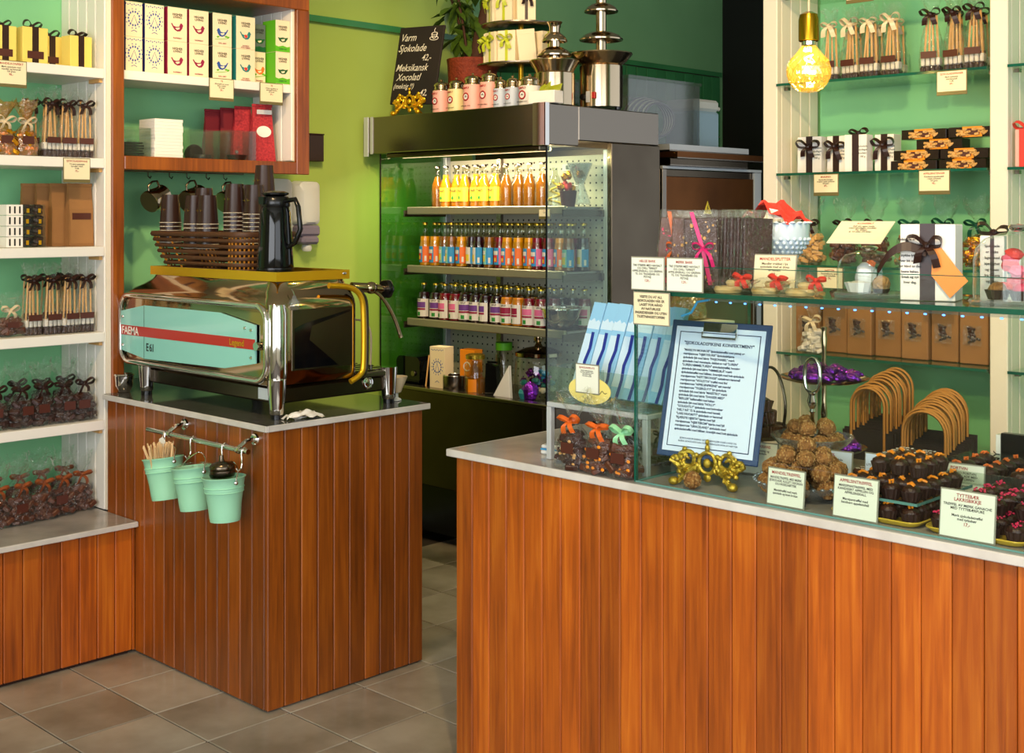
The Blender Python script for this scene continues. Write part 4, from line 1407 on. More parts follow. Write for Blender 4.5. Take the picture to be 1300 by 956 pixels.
def cup_stack(label, pos, nrim, ztop, group, rz=0.0, lean=0.0):
    """inverted stack of brown paper cups: origin at bottom"""
    h = ztop
    t = thing('paper_cup_stack', label, 'paper cups', pos, 0, group, rot=(0, lean, rz))
    dz = 0.0145
    rb, rt = 0.031, 0.040
    cup_h = 0.105
    zz = h - cup_h
    for k in range(nrim):
        z = zz - dz * (nrim - 1 - k)
        c = part('cup', MB().lathe([(rt, z), (rt - 0.0006, z + 0.003), (rt - 0.001, z + dz) if k < nrim - 1 else (rb, z + cup_h), (0, z + dz) if k < nrim - 1 else (rb - 0.003, z + cup_h)] + ([] if k < nrim - 1 else [(rb - 0.004, z + cup_h - 0.006), (0, z + cup_h - 0.006)]), 20), 'cup_brown', t, 40)
        part('rim', MB().lathe([(rt, z), (rt + 0.0022, z + 0.0015), (rt, z + 0.003)], 20), 'cup_stripe', c)
    lettering('~ kaffe ~', 0.012, 'cap_gold', t, (0, -0.0345, h - 0.058))
    return t


g = 'brown paper cup stacks'
cups = [(-4.185, 2.49, 7, 0.275, 'stack of brown paper cups beside the hanging steel jug'), (-4.10, 2.58, 7, 0.30, 'stack of brown paper cups, second from the hanging jug'), (-4.02, 2.49, 7, 0.27, 'lower stack of brown paper cups next to the tall ones'), (-3.935, 2.49, 7, 0.27, 'low stack of brown paper cups in the middle of the basket'),
        (-3.91, 2.63, 7, 0.31, 'stack of brown paper cups at the back of the basket'), (-3.838, 2.54, 8, 0.31, 'wide stack of brown paper cups behind the glass thermos'), (-3.80, 2.64, 9, 0.378, 'tallest stack of brown paper cups in the basket'), (-3.745, 2.56, 8, 0.305, 'stack of brown paper cups touching the thermos')]
for x, y, nrim, zt, lb in cups:
    cup_stack(lb, (x, y, 1.3725), nrim, zt, g)

# black vacuum jug
t = thing('thermos_jug', 'glossy black vacuum jug with angular handle on the machine corner', 'thermos', (-3.535, 2.50, 1.364))
part('base_ring', MB().lathe([(0, 0), (0.062, 0), (0.064, 0.004), (0.064, 0.03), (0, 0.03)], 28), 'black', t, 40)
part('body', MB().lathe([(0.061, 0.03), (0.062, 0.034), (0.056, 0.13), (0.051, 0.215), (0.046, 0.235), (0.044, 0.24)], 28), 'black_gloss', t, 40)
part('collar', MB().lathe([(0.046, 0.232), (0.050, 0.238), (0.049, 0.262), (0.042, 0.27), (0, 0.27)], 28), 'black', t, 40)
part('lid', MB().lathe([(0, 0.2705), (0.03, 0.2705), (0.045, 0.276), (0.046, 0.282), (0.03, 0.288), (0, 0.289)], 28), 'black', t, 40)
part('handle', MB().tube([(0.045, 0.01, 0.255), (0.085, 0.02, 0.26), (0.098, 0.023, 0.235), (0.108, 0.025, 0.16), (0.085, 0.02, 0.115), (0.056, 0.013, 0.10)], 0.0085, 8), 'black', t, 60)
part('spout', MB().prism([(-0.012, 0.243), (0.012, 0.243), (0.016, 0.268), (-0.016, 0.268)], -0.058, -0.04), 'black', t)

# steel milk jugs hanging under the wall cabinet
hr = thing('jug_rail', 'thin hooks under the wall cabinet holding steel jugs', 'rail', (0, 0, 0))
part('rail', MB().box(-4.41, -4.39, 2.40, 2.95, 1.7375, 1.7425), 'steel_dark', hr)
for y in (2.52, 2.613, 2.69, 2.779, 2.86):
    part('hook', MB().tube([(-4.40, y, 1.7385), (-4.40, y, 1.722), (-4.39, y + 0.004, 1.714), (-4.38, y + 0.002, 1.722)], 0.0022, 6), 'steel_dark', hr)
for y, s, lb, ti in ((2.522, 1.0, 'steel milk jug hanging tilted beside the brown post', 0.62), (2.69, 1.1, 'steel milk jug hanging behind the tall cup stacks', -0.4), (2.855, 1.05, 'steel milk jug hanging furthest along the hooks', -0.2)):
    t = thing('milk_jug', lb, 'jug', (-4.385, y, 1.716), 0, 'hanging steel jugs', rot=(0, 0, HP + 0.3))
    R = Matrix.Rotation(ti, 4, 'Y') @ Matrix.Translation((0.0, 0, -0.075 * s))
    R = Matrix.Translation((0, 0, -0.028)) @ Matrix.Rotation(1.15, 4, 'Y') @ Matrix.Translation((0.058, 0, -0.035))
    part('pitcher', MB().lathe([(0, 0), (0.042 * s, 0), (0.044 * s, 0.006), (0.042 * s, 0.03), (0.035 * s, 0.07), (0.037 * s, 0.088), (0.0355 * s, 0.088), (0.033 * s, 0.07), (0.04 * s, 0.006), (0, 0.005)], 22, R), 'chrome_warm', t, 40)
    part('handle', MB().tube([R @ Vector(p) for p in ((-0.034 * s, 0, 0.078), (-0.058 * s, 0, 0.074), (-0.066 * s, 0, 0.05), (-0.06 * s, 0, 0.022), (-0.04 * s, 0, 0.016))], 0.004, 6), 'steel_dark', t, 60)

# soap dispenser, rack and brown box on the green wall
t = thing('soap_dispenser', 'white and grey soap dispenser on the green wall behind the thermos', 'dispenser', (XW + 0.002, 3.60, 1.40), HP)
part('backplate', MB().box(-0.055, 0.055, -0.02, 0.0, 0.06, 0.33, 0.004), 'plastic_white', t)
part('cover', loft([[(x, -0.02, z) for x, z in rrect(-0.06, 0.06, 0.125, 0.335, 0.02)], [(x, -0.085, z) for x, z in rrect(-0.058, 0.058, 0.127, 0.33, 0.025)], [(x, -0.1, z) for x, z in rrect(-0.045, 0.045, 0.14, 0.31, 0.03)]]), 'plastic_white', t, 40)
part('grey_band', MB().box(-0.059, 0.059, -0.095, -0.02, 0.075, 0.1245, 0.01), 'plastic_grey', t)
part('lever', MB().box(-0.05, 0.05, -0.1, -0.02, 0.035, 0.0745, 0.012), 'plastic_grey', t)
part('nozzle', MB().lathe([(0, 0), (0.02, 0.002), (0.026, 0.016), (0.022, 0.032), (0, 0.034)], 14, Matrix.Translation((0.0, -0.06, 0.0005))), 'plastic_white', t, 50)
t = thing('second_dispenser', 'white paper towel dispenser beside the soap dispenser', 'dispenser', (XW + 0.002, 3.43, 1.42), HP)
part('cover', loft([[(x, 0.0, z) for x, z in rrect(-0.07, 0.07, 0.0, 0.325, 0.03)], [(x, -0.09, z) for x, z in rrect(-0.065, 0.065, 0.005, 0.32, 0.03)], [(x, -0.10, z) for x, z in rrect(-0.05, 0.05, 0.02, 0.30, 0.03)]]), 'plastic_white', t, 40)
part('slot', MB().box(-0.04, 0.04, -0.07, -0.03, -0.004, -0.0005), 'black', t)
t = thing('wire_rack', 'narrow dark wire rack standing out from the green wall past the cabinet', 'rack', (-4.60, 3.262, 1.985), 0)
for y in (-0.012, 0.012):
    part('upright', MB().tube([(0, y, 0), (0, y, 0.49)], 0.004, 6), 'black', t)
for k in range(24):
    part('rung', MB().tube([(-0.004, -0.022, 0.01 + 0.02 * k), (0.004, 0.024, 0.01 + 0.02 * k)], 0.0035, 5), 'black', t)
t = thing('brown_wall_box', 'small dark brown box on the green wall beside the cabinet', 'box', (XW + 0.002, 3.66, 1.83), HP)
part('box', MB().box(-0.05, 0.05, -0.05, 0, 0, 0.125, 0.002), 'cup_brown', t)
part('lid', MB().box(-0.052, 0.052, -0.052, 0, 0.1255, 0.132, 0.001), 'ribbon_brown', t)

# ================================================================ open-front display fridge
FX0, FX1, FY0, FY1 = -4.845, -3.635, 3.96, 4.755
fr = thing('display_fridge', 'tall stainless open-front display fridge stocked with bottles', 'fridge', (0, 0, 0))
part('canopy', MB().box(FX0, FX1 - 0.006, FY0, 4.18, 1.875, 2.052, 0.004).box(FX0, FX1 - 0.006, 4.18, FY1, 1.90, 2.052, 0.004), 'steel', fr, label='stainless canopy over the fridge')
part('canopy_corner', MB().box(FX1 - 0.075, FX1, FY0 - 0.004, FY0 + 0.0, 1.872, 2.055, 0.001).box(FX1 - 0.006, FX1 + 0.001, FY0 - 0.004, FY0 + 0.02, 1.872, 2.055), 'chrome', fr)
part('canopy_end_cap', MB().box(FX0 - 0.004, FX0 + 0.03, FY0 - 0.006, FY0 + 0.0, 1.86, 2.055, 0.001).box(FX0 + 0.045, FX0 + 0.062, FY0 - 0.004, FY0, 1.872, 2.054), 'grey_metal', fr)
part('light_housing', MB().box(-4.72, -3.70, FY0 + 0.03, FY0 + 0.10, 1.852, 1.874, 0.004), 'steel_dark', fr)
part('tube_lamp', MB().tube([(-4.70, FY0 + 0.12, 1.862), (-3.72, FY0 + 0.12, 1.862)], 0.009, 8), 'lamp_tube', fr)
light('fridge_tube_light', 'AREA', (-4.21, FY0 + 0.17, 1.85), 9, (1.0, 0.85, 0.55), (-4.21, 4.32, 1.2), shape='RECTANGLE', size=0.95, size_y=0.02)
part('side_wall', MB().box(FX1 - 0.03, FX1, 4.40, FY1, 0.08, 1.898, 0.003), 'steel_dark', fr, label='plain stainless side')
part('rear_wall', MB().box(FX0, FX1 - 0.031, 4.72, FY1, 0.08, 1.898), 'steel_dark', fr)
part('lower_front', MB().box(-4.76, FX1 - 0.045, 3.99, 4.02, 0.30, 0.74, 0.003), 'steel_dark', fr, label='dark stainless lower front')
part('front_lip', MB().box(-4.765, FX1, 3.975, 4.03, 0.741, 0.758, 0.003), 'steel', fr)
part('lower_corner', MB().box(FX1 - 0.044, FX1, 3.985, 4.02, 0.30, 0.74, 0.003), 'steel', fr)
part('lower_side', MB().box(FX1 - 0.03, FX1, 4.021, 4.399, 0.30, 0.74, 0.003), 'steel_dark', fr)
part('machine_bay', MB().box(-4.74, FX1 - 0.05, 4.06, 4.70, 0.06, 0.299), 'black', fr)
for x in (-4.68, -3.72):
    for y in (4.05, 4.66):
        part('foot', MB().lathe([(0, 0.0005), (0.03, 0.0005), (0.028, 0.012), (0.012, 0.02), (0.012, 0.06), (0, 0.06)], 14, Matrix.Translation((x, y, 0))), 'steel', fr, 40)
part('deck', MB().box(-4.755, FX1 - 0.031, 4.031, 4.43, 0.72, 0.745), 'steel', fr)
# perforated back panel: steel sheet with punched dots
bp_ = part('back_panel', MB().box(-4.74, -3.67, 4.435, 4.445, 0.746, 1.85), 'warm_panel', fr, label='pale perforated back panel')
dot = MB()
for i in range(30):
    for j in range(31):
        x, z = -4.715 + 0.0355 * i, 0.79 + 0.0345 * j
        dot.box(x - 0.0042, x + 0.0042, 4.4342, 4.4348, z - 0.0042, z + 0.0042)
part('punched_holes', dot, 'ink', bp_, kind='stuff')
part('centre_upright', MB().box(-4.385, -4.355, 4.415, 4.434, 0.746, 1.85), 'steel', fr)
for x in (-4.745, -3.675):
    part('frame_upright', MB().box(x - 0.012, x + 0.012, 4.40, 4.434, 0.746, 1.87, 0.002), 'grey_metal', fr)
for x, lb in ((-4.755, 'left'), (-3.652, 'right')):
    gp = part('side_glass', MB().box(x - 0.003, x + 0.003, 3.985, 4.399, 0.7585, 1.872), 'pane_fridge' if lb == 'left' else 'pane_green', fr, label='glass side pane')
    part('edge', MB().box(x - 0.0035, x + 0.0035, 3.980, 3.985, 0.7585, 1.872), 'black', gp)
for z in (1.610, 1.322, 1.060):
    sh = part('wire_shelf', MB().box(-4.735, -3.685, 4.155, 4.414, z - 0.012, z, 0.001), 'steel', fr)
    part('price_rail', MB().box(-4.735, -3.685, 4.135, 4.154, z - 0.034, z + 0.004, 0.004), 'rail_grey', sh)
    for x in (-4.738, -3.682):
        part('bracket', MB().box(x - 0.004, x + 0.004, 4.12, 4.414, z - 0.045, z - 0.013), 'steel_dark', sh)


def bottle(name, label, group, pos, h, r, liquid, fill, cap, lab_m=None, style='juice', cap_m='cap_gold'):
    t = thing(name, label, 'bottle', pos, 0, group)
    if style == 'juice':
        pr = [(0, 0.0), (r * 0.94, 0.0), (r, 0.004), (r, h * 0.48), (r * 0.9, h * 0.56), (r * 0.52, h * 0.70), (r * 0.40, h * 0.78), (r * 0.38, h * 0.94), (r * 0.44, h * 0.95)]
    else:
        pr = [(0, 0.0), (r * 0.94, 0.0), (r, 0.004), (r, h * 0.60), (r * 0.9, h * 0.68), (r * 0.5, h * 0.78), (r * 0.36, h * 0.83), (r * 0.36, h * 0.92)]
    part('glass', MB().lathe(pr + [(r * 0.36, h * 0.955)], 14), 'bottle_glass', t, 50)
    inner = [(0, 0.003)] + [(rr * 0.93, max(z, 0.003)) for rr, z in pr[1:] if z < h * fill]
    rl = inner[-1][0]
    inner += [(rl * 0.95, h * fill), (0, h * fill)]
    part('drink', MB().lathe(inner, 14), liquid, t, 50)
    part('cap', MB().lathe([(0, h * 0.945), (r * 0.46, h * 0.945), (r * 0.46, h * 0.985), (r * 0.4, h), (0, h)], 12), cap_m, t, 40)
    return t


def wrap(mb, r, z0, z1, a0, a1, n=7):
    """curved label patch on a bottle, angles from the -Y front"""
    for i in range(n):
        for a, b in ((a0 + (a1 - a0) * i / n, a0 + (a1 - a0) * (i + 1) / n),):
            p = [(r * math.sin(a), -r * math.cos(a)), (r * math.sin(b), -r * math.cos(b))]
            mb.add([(p[0][0], p[0][1], z0), (p[1][0], p[1][1], z0), (p[1][0], p[1][1], z1), (p[0][0], p[0][1], z1)], [(0, 1, 2, 3)])
    return mb


# -- top shelf: six yellow-labelled juices and plain bottles
h, r = 0.205, 0.031
b0 = None
for i in range(6):
    pos = (-4.545 + 0.0665 * i, 4.225 + (0.012 if i % 2 else 0), 1.6105)
    if b0 is None:
        b0 = bottle('juice_bottle', 'orange juice bottle with yellow label, first from the espresso machine end', 'yellow-labelled juices', pos, h, r, 'juice_orange', 0.78, 'cap_gold', cap_m='steel')
        lb = part('paper_label', wrap(MB(), r + 0.0006, 0.03, h * 0.47, -1.5, 1.5), 'lab_yellow', b0, 60)
        lettering('fresh', 0.022, 'ink', b0, (0, -r - 0.0016, h * 0.37))
        part('printed_leaf', MB().prism([(-0.012, 0.045), (-0.002, 0.038), (0.006, 0.046), (-0.002, 0.058)], -r - 0.0016, -r - 0.0008), 'lab_green', b0)
    else:
        dup(b0, pos, 0.15 * math.sin(i * 2.3), label=f'orange juice bottle with yellow label, {ORD[i]} from the espresso machine end')
b1 = None
for i, (x, y) in enumerate(((-4.612, 4.23), (-4.135, 4.23), (-4.06, 4.24), (-3.985, 4.23), (-3.915, 4.24), (-4.58, 4.33), (-4.50, 4.33), (-4.42, 4.33), (-4.32, 4.33), (-4.24, 4.33), (-4.16, 4.33))):
    if b1 is None:
        b1 = bottle('plain_bottle', 'unlabelled amber bottle standing before the row of yellow-labelled juices', 'plain amber bottles', (x, y, 1.6105), h, r, 'juice_amber', 0.74, 'cap_gold', cap_m='steel')
    else:
        dup(b1, (x, y, 1.6105), label=f'unlabelled amber bottle, front row {ORD[i - 1]} past the yellow-labelled juices' if i < 5 else f'unlabelled amber bottle, back row {ORD[i - 5]} from the espresso machine end')
# -- middle shelf: picture-labelled lemonades, two deep
h, r = 0.215, 0.0295
kinds = {}
spec = {'o': ('juice_yellow', 'lab_blue', 'orange', 'bright_red', 'yellow lemonade with blue and orange label'), 'b': ('juice_amber', 'teal_light', 'lab_blue', 'lab_yellow', 'pale lemonade with light blue label'), 'r': ('juice_red', 'lab_blue', 'lab_pink', 'bright_red', 'dark red lemonade with pink label'), 'k': ('juice_dark', 'lab_white', 'lab_blue', 'lab_yellow', 'dark cola with white and blue label')}
names = {'o': 'orange_lemonade_bottle', 'b': 'lemon_lemonade_bottle', 'r': 'berry_lemonade_bottle', 'k': 'cola_bottle'}


def lemonade(k, pos, rz=0.0, where=''):
    liq, a, b, c, lb = spec[k]
    if k in kinds:
        return dup(kinds[k], pos, rz, label=lb + where)
    t = bottle(names[k], lb + where, lb, pos, h, r, liq, 0.68, 'cap_gold')
    t.rotation_euler.z = rz
    p = part('paper_label', wrap(MB(), r + 0.0006, 0.018, h * 0.45, -1.3, 0.35), a, t, 60)
    wrap_b = part('side_label', wrap(MB(), r + 0.0008, 0.018, h * 0.45, 0.36, 1.5), b, t, 60)
    part('barcode', wrap(MB(), r + 0.0014, 0.024, 0.05, 0.7, 1.05, 3), 'lab_white', t)
    part('printed_sun', wrap(MB(), r + 0.0012, 0.030, 0.062, -0.75, 0.1), c, t)
    part('printed_arc', wrap(MB(), r + 0.0012, 0.064, 0.082, -0.9, 0.2), 'lab_white', t)
    part('printed_fruit', wrap(MB(), r + 0.0016, 0.034, 0.05, -0.45, -0.1), 'lab_yellow', t)
    kinds[k] = t
    return t


order = 'oobbokkbrroookroorro'
xs = [-4.675 + 0.0635 * i for i in range(16)]
for i, x in enumerate(xs):
    lemonade('oobbokkbrooorrob'[i], (x, 4.205 + 0.008 * (i % 3), 1.3225), 0.2 * math.sin(i * 1.7), f', front row {ORD[i]} from the espresso machine end')
for i, x in enumerate(xs):
    lemonade('bokorbrokobroork'[i], (x + 0.012, 4.29, 1.3225), 0.4 * math.sin(i * 2.7), f', second row {ORD[i]} from the espresso machine end')
for i, x in enumerate(xs[:15]):
    lemonade('robokorbrokoobro'[i], (x + 0.02, 4.362, 1.3225), 0.4 * math.sin(i * 3.1), f', rear row {ORD[i]} from the espresso machine end')
# -- lower shelf: squat syrup bottles
h, r = 0.178, 0.033
sy = {}
sspec = {'p': ('juice_dark', 'lab_purple', 'squat dark syrup bottle with purple label'), 'r': ('juice_red', 'lab_pink', 'squat red syrup bottle with pink label'), 'o': ('juice_orange', 'crimson', 'squat orange syrup bottle with crimson label')}
sn = {'p': 'blackcurrant_syrup_bottle', 'r': 'berry_syrup_bottle', 'o': 'orange_syrup_bottle'}


def syrup(k, pos, rz=0.0, where=''):
    liq, band, lb = sspec[k]
    if k in sy:
        return dup(sy[k], pos, rz, label=lb + where)
    t = bottle(sn[k], lb + where, lb, pos, h, r, liq, 0.74, 'cap_gold', style='syrup')
    t.rotation_euler.z = rz
    part('paper_label', wrap(MB(), r + 0.0006, 0.012, h * 0.56, -1.5, 1.5), 'lab_white', t, 60)
    part('printed_band', wrap(MB(), r + 0.0012, 0.056, 0.084, -0.8, 1.0), band, t, 60)
    part('printed_stripe', wrap(MB(), r + 0.0012, 0.044, 0.053, -0.8, 1.0), 'crimson', t, 60)
    part('round_mark', wrap(MB(), r + 0.0014, 0.016, 0.034, -0.35, 0.2, 3), 'lab_green', t)
    lettering('SIRUP', 0.010, 'ink', t, (0, -r - 0.0022, 0.09))
    sy[k] = t
    return t


for i, k in enumerate('pprrppppoorr'):
    syrup(k, (-4.66 + 0.0705 * i - (0.012 if i == 0 else 0), 4.195 + 0.004 * (i % 2), 1.0605), 0.5 * math.sin(i * 1.9), f', front row {ORD[i]} from the espresso machine')
for i, k in enumerate('pprprprppopr'):
    syrup(k, (-4.625 + 0.0685 * i, 4.275, 1.0605), 0.6 * math.sin(i * 2.9), f', second row {ORD[i]} from the espresso machine end')
for i, k in enumerate('prppoprpprppr'):
    syrup(k, (-4.60 + 0.0705 * i, 4.35, 1.0605), 0.6 * math.sin(i * 1.3), f', rear row {ORD[i]} from the espresso machine end')

# -- odd things in the fridge
t = thing('glass_cone_cup', 'frosted glass goblet hanging upside down near the fridge top', 'goblet', (-3.765, 4.33, 1.62))
part('bowl', MB().lathe([(0.0, 0.0), (0.045, 0.0), (0.05, 0.01), (0.02, 0.09), (0.022, 0.10), (0.06, 0.19), (0.058, 0.19), (0.018, 0.10), (0.0, 0.09)], 18), 'crystal', t, 50)
part('sweet', MB().ell((0, -0.0, 0.14), (0.02, 0.02, 0.02), 8, 6), 'gold_foil', t, 60)
for i in range(7):
    pass
t = thing('oil_bottle', 'pointed clear bottle with wound yellow candy beside the fridge glass', 'bottle', (-3.80, 4.20, 1.6105))
part('glass', MB().lathe([(0, 0), (0.045, 0), (0.047, 0.006), (0.02, 0.13), (0.012, 0.15), (0.012, 0.175)], 16), 'bottle_glass', t, 40)
part('candy_coil', MB().tube([((0.036 - 0.0058 * k / 4) * math.cos(k * 0.9), (0.036 - 0.0058 * k / 4) * math.sin(k * 0.9), 0.008 + 0.0058 * k) for k in range(20)], 0.0055, 6), 'lab_yellow', t, 60)
t = thing('foil_bouquet', 'red and gold foil wrapped sweets in a brown cup in the fridge', 'sweets', (-3.725, 4.205, 1.6105))
part('cup', MB().lathe([(0, 0), (0.03, 0), (0.04, 0.07), (0.037, 0.07), (0.027, 0.003), (0, 0.003)], 14), 'label_brown', t, 40)
rw = random.Random(9)
mb, mb2 = MB(), MB()
for k in range(12):
    (mb if k % 3 else mb2).ell((rw.uniform(-.03, .03), rw.uniform(-.025, .025), 0.075 + rw.uniform(0, .07)), (0.014, 0.012, 0.018), 7, 5, 0.2, rw)
part('gold_sweets', mb, 'gold_foil', t)
part('red_sweets', mb2, 'bright_red', t)
t = thing('fridge_thermometer', 'white digital thermometer on the fridge back panel', 'thermometer', (-3.92, 4.425, 1.795))
part('case', MB().box(-0.03, 0.03, -0.012, 0.006, -0.018, 0.018, 0.003), 'plastic_white', t)
part('screen', MB().box(-0.004, 0.022, -0.0132, -0.0122, -0.009, 0.010), 'greycard', t)
part('probe', MB().tube([(0.03, 0, 0.0), (0.045, 0, 0.01), (0.05, 0, -0.02)], 0.002, 5), 'black', t)
price_card('small cream card clipped to the top fridge shelf rail', (-3.80, 4.130, 1.555), 0, 0.07, 0.045, 'SAFT', 'Økologisk\n33 cl')
t = thing('steel_bowl', 'hammered silver bowl standing on the lower fridge shelf end', 'bowl', (-3.778, 4.215, 1.0605))
part('bowl', MB().lathe([(0, 0.0), (0.03, 0.0), (0.055, 0.02), (0.082, 0.055), (0.092, 0.09), (0.089, 0.09), (0.078, 0.055), (0.05, 0.023), (0, 0.006)], 24), 'chrome', t, 50)
part('rim', MB().tube([(0.091 * math.cos(a * 0.2618), 0.091 * math.sin(a * 0.2618), 0.092) for a in range(24)], 0.004, 6, closed=True), 'chrome', t, 60)

# -- deck of the fridge
zd = 0.7455
ornate_box('tall tea carton with blue ornament on the fridge deck', (-4.44, 4.10, zd), 0.09, 0.20, None, 0.15)
t = thing('orange_tea_carton', 'orange tea carton standing between tea carton and jar', 'tea box', (-4.31, 4.17, zd), 0.1)
part('carton', MB().box(-0.045, 0.045, -0.03, 0.03, 0, 0.19, 0.001), 'peel', t)
part('printed_swirl', MB().tube([(0.02 * math.cos(a), -0.031, 0.11 + 0.02 * math.sin(a)) for a in [k * 0.5 for k in range(12)]], 0.003, 5), 'paper_white', t)
t = thing('black_toaster', 'small black rounded toaster on the fridge deck', 'toaster', (-4.64, 4.12, zd), 0.0)
part('shell', loft([[(x, -0.06, z) for x, z in rrect(-0.085, 0.085, 0.006, 0.14, 0.03)], [(x, 0.06, z) for x, z in rrect(-0.085, 0.085, 0.006, 0.14, 0.03)]]), 'black_gloss', t, 40)
part('dial', MB().lathe([(0, 0), (0.014, 0), (0.013, 0.008), (0, 0.009)], 12, Matrix.Translation((0.045, -0.061, 0.06)) @ Matrix.Rotation(HP, 4, 'X')), 'steel', t, 40)
part('foot', MB().box(-0.08, 0.08, -0.055, 0.055, 0, 0.006), 'black', t)
for i, (x, y) in enumerate(((-4.51, 4.06), (-4.50, 4.09))):
    tag(part('chopstick', MB().tube([(x, y, zd + 0.003), (x - 0.02, y + 0.04, zd + 0.15)], 0.004, 6), 'stick'), 'thin wooden stick leaning upright beside the toaster', 'stick', 'wooden sticks by the toaster')
t = thing('round_tin', 'low round steel tin on the fridge deck', 'tin', (-4.345, 4.095, zd))
part('can', MB().lathe([(0, 0), (0.055, 0), (0.056, 0.003), (0.056, 0.07), (0.05, 0.07), (0.05, 0.01), (0, 0.01)], 22), 'steel', t, 40)
part('rim', MB().tube([(0.0545 * math.cos(a * 0.2618), 0.0545 * math.sin(a * 0.2618), 0.07) for a in range(24)], 0.003, 6, closed=True), 'chrome', t, 60)
t = thing('preserving_jar', 'square glass jar with amber contents on the fridge deck', 'jar', (-4.20, 4.09, zd))
part('jar', MB().lathe([(0, 0), (0.05, 0), (0.052, 0.004), (0.052, 0.12), (0.042, 0.135), (0.042, 0.16)], 18), 'bottle_glass', t, 40)
part('contents', MB().lathe([(0, 0.003), (0.047, 0.003), (0.047, 0.075), (0, 0.075)], 18), 'juice_amber', t, 40)
part('lid', MB().lathe([(0, 0.1605), (0.046, 0.1605), (0.046, 0.178), (0.03, 0.184), (0, 0.184)], 18), 'cap_gold', t, 40)
part('paper_label', wrap(MB(), 0.0526, 0.01, 0.07, 0.1, 0.9), 'peel', t)
t = thing('tall_green_jar', 'clear jar with green lid behind the preserving jar', 'jar', (-4.18, 4.26, zd))
part('jar', MB().lathe([(0, 0), (0.045, 0), (0.045, 0.17), (0.035, 0.19)], 16), 'bottle_glass', t, 40)
part('lid', MB().lathe([(0, 0.19), (0.04, 0.19), (0.04, 0.225), (0, 0.225)], 16), 'grassgreen', t, 40)
t = thing('domed_candy_jar', 'large round glass jar with silver lid and bright wrapped sweets', 'jar', (-3.90, 4.20, zd))
part('jar', MB().lathe([(0, 0), (0.09, 0), (0.108, 0.02), (0.112, 0.10), (0.108, 0.17), (0.10, 0.185)], 26), 'bottle_glass', t, 40)
part('lid', MB().lathe([(0.102, 0.186), (0.108, 0.19), (0.108, 0.205), (0.06, 0.225), (0.02, 0.232), (0.012, 0.245), (0.022, 0.262), (0.02, 0.278), (0, 0.284)], 24), 'chrome_warm', t, 40)
cols = ['teal', 'purple_foil', 'paper_white', 'lab_blue', 'purple_foil']
rw = random.Random(10)
for k, cm in enumerate(cols):
    mb = MB()
    for q in range(5):
        mb.ell((rw.uniform(-.06, .06), rw.uniform(-.06, .06), 0.022 + rw.uniform(0, .1)), (0.022, 0.013, 0.013), 8, 5, 0.2, rw)
    part('wrapped_sweets', mb, cm, t, kind='stuff')
t = thing('black_pouch', 'black pouch leaning in front of the candy jar', 'pouch', (-4.07, 4.075, zd), 0.2)
part('pouch', MB().prism([(-0.035, 0.0), (0.035, 0.0), (0.025, 0.14), (-0.03, 0.15)], -0.014, 0.014), 'black', t)
part('seal', MB().box(-0.03, 0.025, -0.003, 0.003, 0.1505, 0.16), 'black', t)
t = thing('paper_cone', 'white folded paper cone in front of the candy jar', 'paper cone', (-3.985, 4.06, zd), 0.1)
part('cone', MB().prism([(-0.06, 0.0), (0.045, 0.0), (0.035, 0.15)], -0.008, 0.008), 'paper_white', t)
part('fold', MB().prism([(-0.02, 0.0), (0.04, 0.0), (0.034, 0.14)], -0.011, -0.0082), 'paper_white', t)
t = thing('purple_parcel', 'purple and teal wrapped parcel beside the paper cone', 'parcel', (-3.83, 4.068, zd), 0.1)
part('parcel', MB().ell((0, 0, 0.045), (0.038, 0.03, 0.045), 10, 7, 0.12, rw), 'purple_foil', t)
part('wrap', MB().ell((-0.03, 0.0, 0.03), (0.024, 0.032, 0.03), 10, 7, 0.15, rw), 'teal', t)

# ================================================================ things on top of the fridge (Z = 2.0525)
zt = 2.0555


